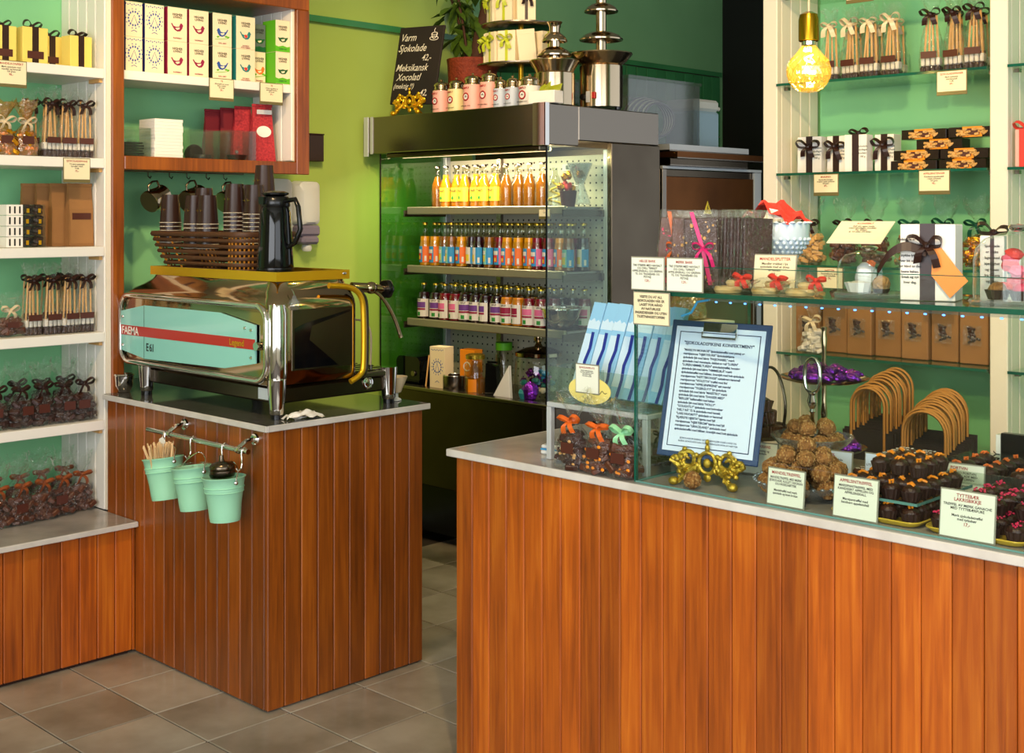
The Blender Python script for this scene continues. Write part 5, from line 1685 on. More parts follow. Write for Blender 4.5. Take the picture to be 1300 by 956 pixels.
def ornate_easel(name, label, pos, rz, w, h, material, lean=0.2):
    """scrolled cast metal easel: back, two scroll arms, central medallion, three feet"""
    t = thing(name, label, 'easel', pos, rz)
    def scroll(cx, cz, r0, turns, sgn, a0, y=0.0, thick=0.006):
        n = 22
        return MB().tube([(cx + sgn * (r0 * (1 - 0.75 * k / n)) * math.cos(a0 + turns * 2 * PI * k / n), y - 0.004 * math.sin(k), cz + (r0 * (1 - 0.75 * k / n)) * math.sin(a0 + turns * 2 * PI * k / n)) for k in range(n + 1)], [thick * (1 - 0.4 * k / n) for k in range(n + 1)], 6)
    s = w / 0.24
    mb = MB()
    mb.tube([(0.026 * s * math.cos(a * 0.39), 0, h * 0.52 + 0.03 * s * math.sin(a * 0.39)) for a in range(16)], 0.006 * s, 6, closed=True)
    mb.ell((0, -0.002, h * 0.52), (0.012 * s, 0.008, 0.014 * s), 8, 6)
    mb.ell((0, 0, h * 0.52 + 0.042 * s), (0.008 * s, 0.006, 0.012 * s), 8, 6)
    mb.ell((0, 0, h * 0.52 + 0.06 * s), (0.006 * s, 0.006, 0.008 * s), 8, 6)
    mb.ell((0, 0, h * 0.52 - 0.042 * s), (0.012 * s, 0.006, 0.012 * s), 8, 6)
    part('medallion', mb, material, t, 50)
    for sg in (-1, 1):
        m2 = scroll(sg * 0.060 * s, h * 0.55, 0.028 * s, 1.3, sg, 0.3, 0, 0.007 * s)
        k = scroll(sg * 0.098 * s, h * 0.55, 0.020 * s, 1.1, sg, 2.2, 0, 0.0065 * s)
        m2.add(k.v, k.f)
        m2.tube(smoothpath([(sg * 0.024 * s, 0, h * 0.5), (sg * 0.04 * s, -0.004, h * 0.38), (sg * 0.075 * s, 0, h * 0.4), (sg * 0.115 * s, -0.004, h * 0.52)], 5), 0.006 * s, 6)
        k = scroll(sg * 0.036 * s, h * 0.36, 0.016 * s, 1.1, sg, 0.8, 0, 0.006 * s)
        m2.add(k.v, k.f)
        k = scroll(sg * 0.082 * s, h * 0.44, 0.015 * s, 1.1, sg, 3.4, 0, 0.006 * s)
        m2.add(k.v, k.f)
        for q in range(9):
            m2.ell((sg * (0.03 + 0.0095 * q) * s, -0.002, h * (0.46 + 0.2 * math.sin(q * 1.9))), (0.009 * s, 0.006, 0.008 * s), 7, 5)
        for q in range(5):
            a = q * 1.3
            m2.ell((sg * (0.06 + 0.032 * math.cos(a)) * s, -0.003, h * 0.55 + 0.032 * s * math.sin(a)), (0.008 * s, 0.006, 0.008 * s), 7, 5)
        part('scroll_arm', m2, material, t, 50)
        m3 = MB().tube(smoothpath([(sg * 0.04 * s, 0, h * 0.42), (sg * 0.062 * s, -0.014, h * 0.26), (sg * 0.078 * s, -0.022, h * 0.10), (sg * 0.092 * s, -0.028, 0.010 * s)], 5), [0.008 * s] * 6 + [0.0075 * s] * 10, 7)
        m3.ell((sg * 0.09 * s, -0.028, 0.0125 * s), (0.016 * s, 0.012, 0.0122 * s), 9, 6)
        k = scroll(sg * 0.072 * s, h * 0.2, 0.014 * s, 1.0, sg, 1.0, -0.02, 0.005 * s)
        m3.add(k.v, k.f)
        part('front_foot', m3, material, t, 50)
        part('ledge_hook', MB().tube([(sg * 0.06 * s, -0.002, h * 0.36), (sg * 0.06 * s, -0.035, h * 0.34), (sg * 0.06 * s, -0.04, h * 0.42)], 0.005 * s, 6), material, t)
    part('back_leg', MB().tube([(0, 0.008, h * 0.56), (0, 0.05, h * 0.3), (0, 0.09, 0.006)], 0.005 * s, 6), material, t, 50)
    return t


ornate_easel('board_easel', 'small gilt scrolled easel holding the chalkboard', (-4.60, 4.035, zt), 0.0, 0.24, 0.13, 'gold_trim')
cbd = thing('chalkboard', 'black chalkboard with white handwritten menu propped on the fridge', 'chalkboard', (-4.60, 4.045, zt + 0.055), 0, rot=(-0.14, 0.055, 0.0))
part('board', MB().box(-0.16, 0.16, 0, 0.012, 0, 0.385, 0.002), 'blackboard', cbd)
for body, sz, x, z in (('Varm', 0.052, -0.145, 0.315), ('Sjokolade', 0.052, -0.15, 0.262), ('42,-', 0.044, 0.03, 0.215), ('Meksikansk', 0.050, -0.15, 0.165), ('Xocolatl', 0.050, -0.135, 0.118), ('(mektig !!)', 0.036, -0.15, 0.078), ('42,', 0.044, 0.05, 0.042)):
    lettering(body, sz, 'chalk', cbd, (x, -0.0012, z), align='LEFT', shear=0.35, bold=0.004)
mb = MB().tube([(0.10 + 0.03 * math.cos(a * 0.42), -0.0015, 0.322 + 0.009 * math.sin(a * 0.42)) for a in range(15)], 0.0022, 4, closed=True)
mb.tube([(0.08, -0.0015, 0.345), (0.085, -0.0015, 0.328), (0.10, -0.0015, 0.32), (0.115, -0.0015, 0.328), (0.12, -0.0015, 0.345)], 0.0022, 4)
mb.tube([(0.10 + 0.02 * math.cos(a * 0.42), -0.0015, 0.345 + 0.006 * math.sin(a * 0.42)) for a in range(15)], 0.002, 4, closed=True)
mb.tube([(0.10, -0.0015, 0.352), (0.096, -0.0015, 0.362), (0.102, -0.0015, 0.372)], 0.0018, 4)
part('chalk_cup_drawing', mb, 'chalk', cbd)

# potted plant
pt = thing('potted_plant', 'leafy dark green plant in a red wicker pot behind the chalkboard', 'plant', (-4.56, 4.42, zt))
part('pot', MB().lathe([(0, 0), (0.10, 0), (0.115, 0.02), (0.125, 0.26), (0.13, 0.30), (0.12, 0.30), (0.115, 0.27), (0, 0.26)], 24), 'wicker_pot', pt, 40, label='red wicker pot')
part('soil', MB().lathe([(0, 0.262), (0.113, 0.272), (0, 0.285)], 20), 'trunk', pt)
part('trunk', MB().tube(smoothpath([(0.02, 0, 0.27), (0.06, 0.0, 0.42), (0.10, 0.02, 0.60), (0.11, 0.02, 0.85)], 4), [0.035] * 12 + [0.03], 8), 'trunk', pt, 60)
for (dx, dy) in ((-0.06, -0.02), (-0.01, -0.05)):
    part('stem', MB().tube(smoothpath([(dx * 0.5, dy * 0.5, 0.27), (dx, dy, 0.45), (dx * 2.5, dy * 2, 0.7)], 4), 0.008, 6), 'trunk', pt, 60)
LEAF = MB()
lp = [(0, 0), (0.3, 0.16), (0.55, 0.2), (0.8, 0.12), (1.0, 0.0)]
for i, (a, b) in enumerate(lp):
    z = -0.12 * a * a
    LEAF.v += [(a, -b, z + 0.35 * b), (a, 0, z), (a, b, z + 0.35 * b)]
for i in range(4):
    for k in (0, 1):
        LEAF.f.append((3 * i + k, 3 * i + k + 1, 3 * i + 4 + k, 3 * i + 3 + k))
leaf_me = LEAF.mesh('leaf', 'leaf', 60)
rw = random.Random(21)
for k in range(58):
    sx = rw.choice(((-0.15, -0.06), (-0.05, -0.1), (0.02, -0.03), (-0.10, 0.0), (0.06, 0.02)))
    z = rw.uniform(0.40, 0.85)
    o = part('leaf', leaf_me, None, pt, None, (sx[0] * (z) * 1.2 + rw.uniform(-.05, .05), sx[1] * z + rw.uniform(-.05, .05), z), (rw.uniform(-.4, .4), rw.uniform(0.1, 1.2), rw.uniform(0, 2 * PI)))
    q = rw.uniform(0.11, 0.17)
    o.scale = (q, q * 1.05, q)

# tiered stand with ribboned boxes
ts = thing('tiered_stand', 'brass-toned three-tier stand carrying ribboned gift boxes', 'stand', (-4.135, 4.33, zt))
part('base_plate', MB().lathe([(0, 0), (0.19, 0), (0.195, 0.004), (0.19, 0.01), (0, 0.011)], 36), 'steel_dark', ts, 40)
part('stem', MB().tube([(0, 0, 0.011), (0, 0, 0.85)], 0.012, 12), 'gold_trim', ts, 60)
for z, r in ((0.215, 0.21), (0.405, 0.19), (0.59, 0.16)):
    part('plate', MB().lathe([(0.0125, z), (r - 0.01, z), (r, z + 0.006), (r, z + 0.012), (r - 0.006, z + 0.009), (0.0125, z + 0.009)], 40), 'steel', ts, 40)
g = 'ribboned boxes on the tiered stand'
place = {'ground': 0.0115, 'low': 0.2265, 'mid': 0.4165}
for tier, R, angs, hh in (('ground', 0.145, (-2.75, -2.2, -1.62, -1.05, -0.4), 0.125), ('low', 0.150, (-3.0, -2.35, -1.78, -1.2, -0.62, 0.0), 0.145), ('mid', 0.13, (-2.75, -2.05, -1.35, -0.65), 0.155)):
    for k, a in enumerate(angs):
        rib = 'ribbon_lime' if not (tier == 'mid' and k == 3) else 'ribbon_brown'
        x, y = -4.135 + R * math.cos(a), 4.33 + R * math.sin(a)
        nm = {'ground': 'bottom', 'low': 'middle', 'mid': 'upper'}[tier]
        lb = f'cream box with lime bow, {nm} tier of the stand, {ORD[k]} from the plant' if rib == 'ribbon_lime' else 'cream box with dark brown bow on the upper tier of the stand'
        if tier == 'low' and k == 4:
            t = thing('plain_gift_box', 'plain cream box without ribbon leaning on the middle tier', 'gift box', (x, y, zt + place[tier]), a + HP, g)
            part('carton', MB().box(-0.042, 0.042, -0.03, 0.03, 0.0005, hh, 0.0015), 'paper_cream', t, rot=(0, -0.1, 0), loc=(0, 0, 0.004))
            part('flap', MB().box(-0.042, 0.042, -0.0312, -0.0302, hh * 0.85, hh, 0.0003), 'paper_cream', t, rot=(0, -0.1, 0), loc=(0, 0, 0.004))
        else:
            gift_box('ribboned_gift_box', lb, g, 0.088, 0.055, hh, 'paper_cream', rib, (x, y, zt + place[tier] + 0.0002), a + HP, k + 3, lab=False, bow_side=True, rw=0.014)

# drinking chocolate tins
tins = [(-4.395, 4.055, 0.041, 0.105, 'pink_tin', 'pink tin with silver knob lid beside the gilt easel'), (-4.29, 4.055, 0.041, 0.105, 'cream_tin', 'pale yellow tin with silver knob lid'), (-4.18, 4.055, 0.045, 0.118, 'pink_tin', 'taller pink tin beside the yellow one'), (-4.075, 4.06, 0.045, 0.122, 'pink_tin', 'tallest pink tin with rounded silver lid'), (-3.985, 4.04, 0.033, 0.085, 'blue_tin', 'small pale blue tin beside the tallest pink tin'), (-3.91, 4.04, 0.033, 0.085, 'blue_tin', 'small pale blue tin beside the white one'), (-3.81, 4.045, 0.048, 0.085, 'white_tin', 'squat white tin next to the chocolate fountain')]
for i, (x, y, r, h, mt, lb) in enumerate(tins):
    t = thing('cocoa_tin', lb, 'tin', (x, y, zt), 0.0, 'cocoa tins on the fridge')
    part('can', MB().lathe([(0, 0), (r, 0), (r, h), (0, h)], 26), mt, t, 40)
    l = part('lid', MB().lathe([(0, h + 0.0003), (r * 0.95, h + 0.0003), (r * 0.93, h + 0.004), (r * 0.82, h + 0.007), (r * 0.8, h + 0.02), (r * 0.88, h + 0.021), (r * 0.88, h + 0.027), (r * 0.74, h + 0.036), (r * 0.4, h + 0.042), (0, h + 0.044)], 24), 'fountain_steel', t, 40)
    part('knob', MB().lathe([(0, h + 0.0445), (0.004, h + 0.0445), (0.007, h + 0.05), (0.005, h + 0.055), (0, h + 0.056)], 12), 'fountain_steel', l, 40)
    lettering('SIMPLY', r * 0.30, 'ink_red', t, (0, -r - 0.0012, h * 0.82))
    e = part('emblem', MB().tube([(r * 0.36 * math.cos(a * 0.39), -r - 0.0004, h * 0.52 + r * 0.36 * math.sin(a * 0.39)) for a in range(16)], r * 0.075, 5, closed=True), 'ink_red', t)
    part('emblem_disc', MB().lathe([(0, 0), (r * 0.3, 0), (r * 0.3, 0.001), (0, 0.001)], 16, Matrix.Translation((0, -r, h * 0.52)) @ Matrix.Rotation(HP, 4, 'X')), 'lab_white', e)
    part('emblem_mark', MB().tube([(-r * 0.12, -r - 0.002, h * 0.5), (0, -r - 0.002, h * 0.56), (r * 0.12, -r - 0.002, h * 0.5)], r * 0.04, 4), 'ink', e)
    lettering('DRINKING CHOC', r * 0.17, 'ink', t, (0, -r - 0.0012, h * 0.14))


def fountain(label, pos, s, tiers, bowl_r, base_r, base_h, group=None):
    t = thing('chocolate_fountain', label, 'fountain', pos, 0, 'chocolate fountains')
    bz = base_h
    part('base', MB().lathe([(0, 0.012), (base_r, 0.012), (base_r, bz), (0, bz)], 36), 'fountain_steel', t, 40)
    for k in range(3):
        a = 2 * PI * k / 3 + 0.4
        part('foot', MB().cyl((base_r * 0.8 * math.cos(a), base_r * 0.8 * math.sin(a), 0), 0.014, 0.0118, 10), 'black', t)
    part('bowl', MB().lathe([(base_r * 0.9, bz + 0.0003), (bowl_r * 0.8, bz + 0.02), (bowl_r * 0.97, bz + 0.05), (bowl_r, bz + 0.055), (bowl_r * 0.99, bz + 0.06), (bowl_r * 0.92, bz + 0.052), (bowl_r * 0.6, bz + 0.03), (0.025, bz + 0.025)], 40), 'fountain_steel', t, 40)
    top = tiers[-1][1]
    part('auger_tube', MB().lathe([(0.024, bz + 0.025), (0.024, top - 0.01), (0.03, top + 0.005), (0.036, top + 0.012), (0.034, top + 0.016), (0.02, top + 0.006), (0, top + 0.004)], 20), 'fountain_steel', t, 40)
    for r, z in tiers[:-1]:
        part('tier', MB().lathe([(r, z), (r * 1.01, z + 0.006), (r * 0.85, z + 0.022), (r * 0.55, z + 0.036), (0.026, z + 0.042), (0.0255, z + 0.03), (r * 0.7, z + 0.012), (r, z)], 32), 'fountain_steel', t, 40)
    part('switch', MB().box(0.03, 0.05, -base_r - 0.004, -base_r * 0.94, 0.045, 0.075, 0.002), 'red', t)
    part('dial', MB().lathe([(0, 0), (0.016, 0), (0.014, 0.012), (0, 0.013)], 14, Matrix.Translation((-0.02, -base_r + 0.001, 0.055)) @ Matrix.Rotation(HP, 4, 'X')), 'black', t, 40)
    part('rating_plate', MB().box(-0.005, 0.016, -base_r - 0.001, -base_r + 0.004, 0.03, 0.08), 'grey_metal', t)
    return t


fountain('small steel chocolate fountain with two tiers beside the gift stand', (-3.825, 4.225, zt), 1, [(0.078, 0.235), (0.058, 0.30), (0.03, 0.375)], 0.115, 0.092, 0.155)
fountain('large steel chocolate fountain with wide bowl and tall tiers', (-3.74, 4.45, zt), 1, [(0.10, 0.32), (0.078, 0.45), (0.06, 0.56), (0.03, 0.66)], 0.145, 0.10, 0.20)
t = thing('white_tub', 'white oblong box with crumpled yellow paper before the fountains', 'box', (-3.70, 4.03, zt), 0.15)
part('box', MB().box(-0.068, 0.068, -0.035, 0.035, 0, 0.055, 0.002), 'paper_white', t)
mb = MB()
for k in range(4):
    mb.add([(-0.03 + 0.025 * k, -0.01, 0.0555), (0.0 + 0.025 * k, 0.0, 0.0555), (-0.01 + 0.03 * k, 0.012, 0.09 + 0.012 * math.sin(k * 2)), (-0.028 + 0.02 * k, 0.0, 0.075)], [(0, 1, 2, 3), (0, 3, 2, 1)])
part('yellow_paper', mb, 'ribbon_lime', t)

# ================================================================ back room: steel cabinet, trays and boxes
oc = thing('steel_cabinet', 'tall stainless cabinet with yellow warning triangle in the back room', 'cabinet', (0, 0, 0))
OX = -3.75
part('body', MB().box(-4.45, OX - 0.012, 4.92, 5.79, 0.0, 1.80, 0.003), 'steel_dark', oc)
part('door', MB().box(OX - 0.0115, OX, 4.96, 5.72, 0.12, 1.765, 0.003), 'steel_brown_glare', oc, label='steel door with warm brown glare put into its colour')
part('frame_left', MB().box(OX - 0.0115, OX + 0.004, 4.92, 4.955, 0.0, 1.80, 0.002), 'steel', oc)
part('frame_right', MB().box(OX - 0.0115, OX + 0.004, 5.725, 5.79, 0.0, 1.80, 0.002), 'grey_metal', oc)
part('top_edge', MB().box(OX - 0.0115, OX + 0.006, 4.92, 5.79, 1.801, 1.815, 0.001), 'grey_metal', oc)
part('door_handle', MB().tube([(OX + 0.001, 5.70, 1.15), (OX + 0.025, 5.70, 1.15), (OX + 0.025, 5.70, 0.8), (OX + 0.001, 5.70, 0.8)], 0.007, 6), 'chrome', oc)
tri = part('warning_triangle', MB().prism([(-0.035, 0), (0.035, 0), (0, 0.065)], -0.0015, 0), 'lab_yellow', oc, None, (OX + 0.001, 5.30, 1.58), (0, 0, HP))
part('triangle_bolt', MB().prism([(-0.006, 0.012), (0.008, 0.03), (0.0, 0.03), (0.006, 0.05), (-0.008, 0.028), (0.0, 0.028)], -0.0025, -0.0018), 'ink', tri)
g = 'steel trays on the cabinet'
for k, (x0, x1, y0, y1, z) in enumerate(((-4.30, -3.72, 4.95, 5.62, 1.816), (-4.32, -3.70, 4.98, 5.82, 1.852), (-4.34, -3.74, 4.97, 5.66, 1.889))):
    t = thing('baking_tray', ['lowest steel tray lying on the steel cabinet', 'long steel tray in the middle of the tray stack', 'topmost steel tray under the clear bin'][k], 'tray', ((x0 + x1) / 2, (y0 + y1) / 2, z), 0, g)
    hx, hy = (x1 - x0) / 2, (y1 - y0) / 2
    part('pan', MB().box(-hx, hx, -hy, hy, 0, 0.006), 'steel', t)
    part('rim', MB().box(-hx, hx, -hy, -hy + 0.01, 0.0062, 0.034).box(-hx, hx, hy - 0.01, hy, 0.0062, 0.034).box(hx - 0.01, hx, -hy + 0.01, hy - 0.01, 0.0062, 0.034).box(-hx, -hx + 0.01, -hy + 0.01, hy - 0.01, 0.0062, 0.034), ['steel_dark', 'steel_brown_glare', 'grey_metal'][k], t)
bn = thing('clear_storage_bin', 'clear plastic storage bin with coiled hose on the tray stack', 'bin', (-4.03, 5.06, 1.926))
for nm, bx in (('base', (-0.2, 0.2, -0.30, 0.28, 0, 0.004)), ('front_pane', (-0.2, 0.2, -0.304, -0.30, 0, 0.31)), ('rear_pane', (-0.2, 0.2, 0.28, 0.284, 0, 0.31)), ('side_pane', (0.2, 0.204, -0.30, 0.28, 0, 0.31)), ('side_pane', (-0.204, -0.2, -0.30, 0.28, 0, 0.31)), ('lid', (-0.21, 0.21, -0.31, 0.29, 0.3105, 0.325))):
    part(nm, MB().box(*bx), 'plastic_bin', bn)
t = thing('coiled_hose', 'pale grey hose coiled inside the clear storage bin', 'hose', (-3.93, 5.09, 1.932), 0)
for q in range(9):
    part('loop', MB().tube([((-0.06 + 0.012 * q), (0.17 - 0.006 * q) * math.cos(a * 0.2618), 0.125 + (0.115 - 0.004 * q) * math.sin(a * 0.2618)) for a in range(24)], 0.0055, 5, closed=True), 'plastic_white' if q % 2 else 'plastic_grey', t, 60)
t = thing('blue_canister', 'pale blue plastic canister with white lid beside the clear bin', 'canister', (-4.0, 5.52, 1.924))
part('tank', MB().box(-0.10, 0.10, -0.115, 0.105, 0, 0.20, 0.012), 'plastic_blue', t)
part('lid', MB().box(-0.10, 0.10, -0.115, 0.105, 0.2005, 0.262, 0.014), 'plastic_white', t)
part('tap', MB().tube([(0.03, 0.105, 0.23), (0.04, 0.145, 0.232), (0.05, 0.17, 0.222)], 0.012, 8), 'plastic_white', t)

# ================================================================ pendant lamp
pl_ = thing('pendant_bulb', 'cut-crystal globe bulb on a brass socket hanging before the alcove shelves', 'pendant lamp', (-2.03, 3.40, 2.012))
part('globe', MB().lathe([(0, -0.068), (0.026, -0.064), (0.05, -0.046), (0.066, -0.016), (0.067, 0.008), (0.055, 0.036), (0.036, 0.058), (0.024, 0.074), (0.021, 0.08)], 14), 'bulb_glass', pl_, 20)
rg = MB()
for k in range(14):
    for sg in (-1, 1):
        rg.tube([(0.0665 * math.sin(th) * math.cos(2 * PI * k / 14 + sg * (th - 1.6) * 0.8), 0.0665 * math.sin(th) * math.sin(2 * PI * k / 14 + sg * (th - 1.6) * 0.8), -0.0675 * -math.cos(th) - 0.002) for th in [0.9 + 0.2 * i for i in range(10)]], 0.0011, 3)
part('cut_facets', rg, 'bulb_glass', pl_)
part('filament', MB().tube([(0.012 * math.cos(a), 0.012 * math.sin(a), 0.022 + 0.004 * a) for a in [k * 0.6 for k in range(12)]], 0.003, 5), 'filament', pl_)
part('bulb_neck', MB().lathe([(0.022, 0.078), (0.022, 0.096), (0, 0.096)], 16), 'chrome', pl_, 40)
part('socket', MB().lathe([(0.029, 0.09), (0.031, 0.092), (0.031, 0.155), (0.027, 0.172), (0.012, 0.18), (0, 0.18)], 22), 'bulb_brass', pl_, 40)
part('cord', MB().tube([(0, 0, 0.18), (0, 0, 1.187)], 0.0035, 6), 'ribbon_cream', pl_)
light('bulb_light', 'POINT', (-2.03, 3.40, 2.04), 6, (1.0, 0.78, 0.42), shadow_soft_size=0.02)

# ================================================================ alcove shelves
z = 2.0305
for i, (x, y, rz) in enumerate(((-2.255, 3.92, 0.1), (-2.18, 3.93, -0.1), (-2.105, 3.92, 0.05), (-2.03, 3.93, 0.0), (-2.215, 4.02, 0.0), (-2.14, 4.03, 0.1), (-2.06, 4.03, 0.0))):
    if i == 0:
        q0 = stick_bag('cellophane bag of chocolate sticks with cream bow on the glass shelf', 'chocolate sticks with cream bows', 31, 'ribbon_cream', (x, y, z), rz)
        q0['label'] = 'chocolate stick bag with cream bow, front row right behind the pendant bulb'
    elif i == 1:
        q1 = stick_bag('cellophane bag of chocolate sticks with cream bow on the glass shelf', 'chocolate sticks with cream bows', 36, 'ribbon_cream', (x, y, z), rz)
        q1['label'] = 'chocolate stick bag with cream bow, second of the front row from the pendant bulb'
    else:
        dup((q0, q1)[i % 2], (x, y, z), rz, label='chocolate stick bag with cream bow, ' + ('third', 'fourth')[i - 2] + ' of the front row from the pendant bulb' if i < 4 else f'chocolate stick bag with cream bow, back row {ORD[i - 4]} from the pendant bulb')
for i, (x, y, rz) in enumerate(((-1.885, 3.92, 0.1), (-1.81, 3.93, -0.15), (-1.735, 3.915, 0.05), (-1.845, 4.02, 0.0), (-1.765, 4.03, 0.0))):
    dup((s0, s1)[i % 2], (x, y, z), rz, f'chocolate stick bag with brown bow on glass, {"front" if i < 3 else "back"} row {ORD[2 - i if i < 3 else 4 - i]} from the cream post', 'glass shelf sticks with brown bows')
price_card('amber price card hung on the glass shelf under brown-bowed sticks', (-1.762, 3.803, 1.948), 0, 0.1, 0.078, 'SJOKOLADEPINNER', 'Mørk sjokolade\nmed karamell\n3 stk', price='69,-')
price_card('cream price card hung from the topmost glass shelf', (-2.08, 3.803, 2.276), 0, 0.1, 0.078, 'GAVEPOSE', 'Utvalgt konfekt\n200 gram', price='129,-')
z = 1.7175
g = 'white ribboned boxes'
for i, (x, y, w, lb) in enumerate(((-2.325, 3.92, 0.09, 'white printed box with brown ribbon cross next to the cream beadboard'), (-2.235, 3.95, 0.07, 'white printed box with brown ribbon, second from the beadboard'), (-2.15, 3.925, 0.08, 'white printed box with upright brown bow in the middle of its row'), (-2.07, 3.98, 0.07, 'white printed box with brown ribbon at the back of its row'))):
    t = gift_box('printed_gift_box', lb, g, w, 0.055, 0.128, 'paper_white', 'ribbon_brown', (x, y, z), 0.1 - 0.1 * (i % 2), i + 2, lab=False, bow_side=(i != 2))
    lettering('sjokolade\nhåndlaget\nkonfekt\n100 g', 0.009, 'greycard', t, (w * 0.32, -0.0282, 0.085), line=1.3)
g = 'long chocolate bar boxes'
for i, (x, y, zz) in enumerate(((-1.93, 3.91, 0), (-1.765, 3.915, 0), (-1.925, 3.92, 0.034), (-1.76, 3.915, 0.034), (-1.85, 3.93, 0.068), (-1.735, 3.92, 0.102), (-1.90, 3.925, 0.102))):
    loc = (x, y, z + zz)
    if i == 0:
        t0 = thing('chocolate_bar_box', 'long dark chocolate box with orange band, lowest by the white boxes', 'sweet box', loc, 0.05, g)
        part('box', MB().box(-0.078, 0.078, -0.03, 0.03, 0, 0.032, 0.001), 'tray_clear_dark', t0)
        part('chocolate_pieces', chunk_pile(0.14, 0.012, 0.030, 30, 8, 0.008), 'nut', t0, loc=(0, -0.026, 0), kind='stuff')
        b_ = part('orange_band', MB().box(-0.032, 0.032, -0.0308, -0.0302, 0.0, 0.032).box(-0.032, 0.032, -0.0308, 0.0305, 0.0322, 0.033), 'peel', t0)
        part('label_sticker', MB().box(-0.024, 0.024, -0.0318, -0.0310, 0.006, 0.027), 'label_brown', b_)
    else:
        dup(t0, loc, (0.02, -0.02, 0.0, 0.02, -0.02)[i % 5], label='long dark chocolate box with orange band, ' + ('', 'lowest by the cream post', 'second layer by the white boxes', 'second layer by the cream post', 'alone in the third layer', 'topmost by the cream post', 'topmost by the white boxes')[i])
price_card('cream price card hung under the white ribboned boxes', (-2.205, 3.803, 1.636), 0, 0.095, 0.075, 'MARSIPAN', 'Håndrullet marsipan\ntrukket i mørk sjokolade\n100 gram', price='89,-')
price_card('cream price card hung under the long dark chocolate boxes', (-1.82, 3.803, 1.636), 0, 0.105, 0.078, 'APPELSINSTENGER', 'Kandiserte appelsinskall\ni mørk sjokolade\n125 gram', price='95,-')
z = 1.4005
sp = [(-2.335, 3.93, 'ribbon_brown', 'big clear bag with brown bow next to the cream beadboard', 'nut', 0.10), (-2.215, 3.95, 'ribbon_brown', 'big clear bag with brown bow behind the glass dome', 'choc_milk', 0.10), (-2.095, 3.94, 'ribbon_brown', 'big clear bag standing behind the white box', 'choc_milk', 0.10), (-1.965, 3.945, 'ribbon_green', 'big clear bag with dark green bow behind the orange tag', 'truffle', 0.105), (-1.85, 3.95, 'ribbon_green', 'big clear bag with dark green bow in the middle of its row', 'truffle', 0.10), (-1.735, 3.935, 'ribbon_green', 'big clear bag with dark green ribbon next to the cream post', 'gold_foil', 0.105)]
for i, (x, y, rb, lb, cm, w) in enumerate(sp):
    chunk_bag(lb, 'big bags on the glass shelf', 100 + i, rb, (x, y, z), 0.0, w, cm, 'cello', 0.225, sticker=False)
price_card('cream price card hung behind the cookies from the glass shelf', (-2.19, 3.803, 1.31), 0, 0.1, 0.085, 'NØTTER', 'Karamelliserte nøtter\nmed sjokolade', price='79,-')
price_card('cream price card hung behind the orange tag from the glass shelf', (-1.82, 3.803, 1.31), 0, 0.1, 0.085, 'TRØFLER', 'Håndlagde trøfler\n8 stk', price='110,-')
z = 1.0955
for i in range(7):
    x = -2.335 + 0.1 * i
    lb = 'brown kraft bag with clear window, first from the cream beadboard'
    if i == 0:
        kb = thing('window_bag', lb, 'paper bag', (x, 3.93, z), 0, 'kraft window bags')
        part('bag', MB().box(-0.046, 0.046, -0.03, 0.03, 0.0, 0.19, 0.003), 'kraft', kb)
        part('folded_top', MB().box(-0.046, 0.046, -0.032, 0.02, 0.1905, 0.205, 0.002), 'kraft', kb)
        part('contents', chunk_pile(0.05, 0.006, 0.055, 14, 4, 0.008), 'choc', kb, loc=(0, -0.032, 0.065), kind='stuff')
        part('window', MB().box(-0.03, 0.03, -0.0405, -0.0398, 0.06, 0.125), 'cello', kb)
    else:
        dup(kb, (x, 3.93 + 0.01 * (i % 2), z), 0.03 * math.sin(i * 2.2), label=f'brown kraft bag with clear window, {ORD[i]} from the cream beadboard')
chunk_bag('little clear bag with cream ribbon before the kraft bags', None, 120, 'ribbon_cream', (-2.28, 3.85, z), 0.1, 0.08, 'marsh', 'cello', 0.18, sticker=False)
gift_box('red_gift_box', 'small pink box with red bow at the next alcove', None, 0.05, 0.05, 0.115, 'pink_tin', 'bright_red', (-1.555, 3.87, 1.7175), 0, 5, lab=False)

# black carrier bags with looped kraft handles
for grp, n, xa, ya, xb, yb, hw, hh, zb in (('first pile of black carrier bags', 17, -1.94, 3.60, -1.935, 3.77, 0.055, 0.135, 0.895), ('second pile of black carrier bags', 22, -1.73, 3.55, -1.765, 3.775, 0.066, 0.12, 0.865)):
    root = None
    first = grp.startswith('first')
    for k in range(n):
        u = k / (n - 1)
        loc = (xa + (xb - xa) * u + 0.006 * math.sin(k * 2.4), ya + (yb - ya) * u, 0.5805)
        if root is None:
            root = thing('carrier_bag', ('black paper carrier bag with high kraft handle, in the pile nearer the purple sweets' if first else 'black paper carrier bag with rounded kraft handle, in the pile by the cream post'), 'carrier bag', loc, 0.05, grp)
            part('bag', MB().box(-hw - 0.03, hw + 0.03, -0.0015, 0.0015, 0, zb - 0.5805), 'bag_black', root)
            part('handle', MB().tube([(-hw * (1 if abs(t_) > 0.99 else 1), -0.004, zb - 0.62)] if False else [(-hw, -0.0035, zb - 0.64)] + [(hw * -math.cos(PI * q / 12), -0.0035, zb - 0.5805 + hh - hw + hw * math.sin(PI * q / 12)) for q in range(13)] + [(hw, -0.0035, zb - 0.64)], 0.0045, 6), 'handle_kraft', root, 60)
        else:
            dup(root, loc, 0.05 + 0.012 * math.sin(k * 1.7), scale=(1, 1, 1 + 0.10 * u + 0.012 * math.sin(k * 3.3)))

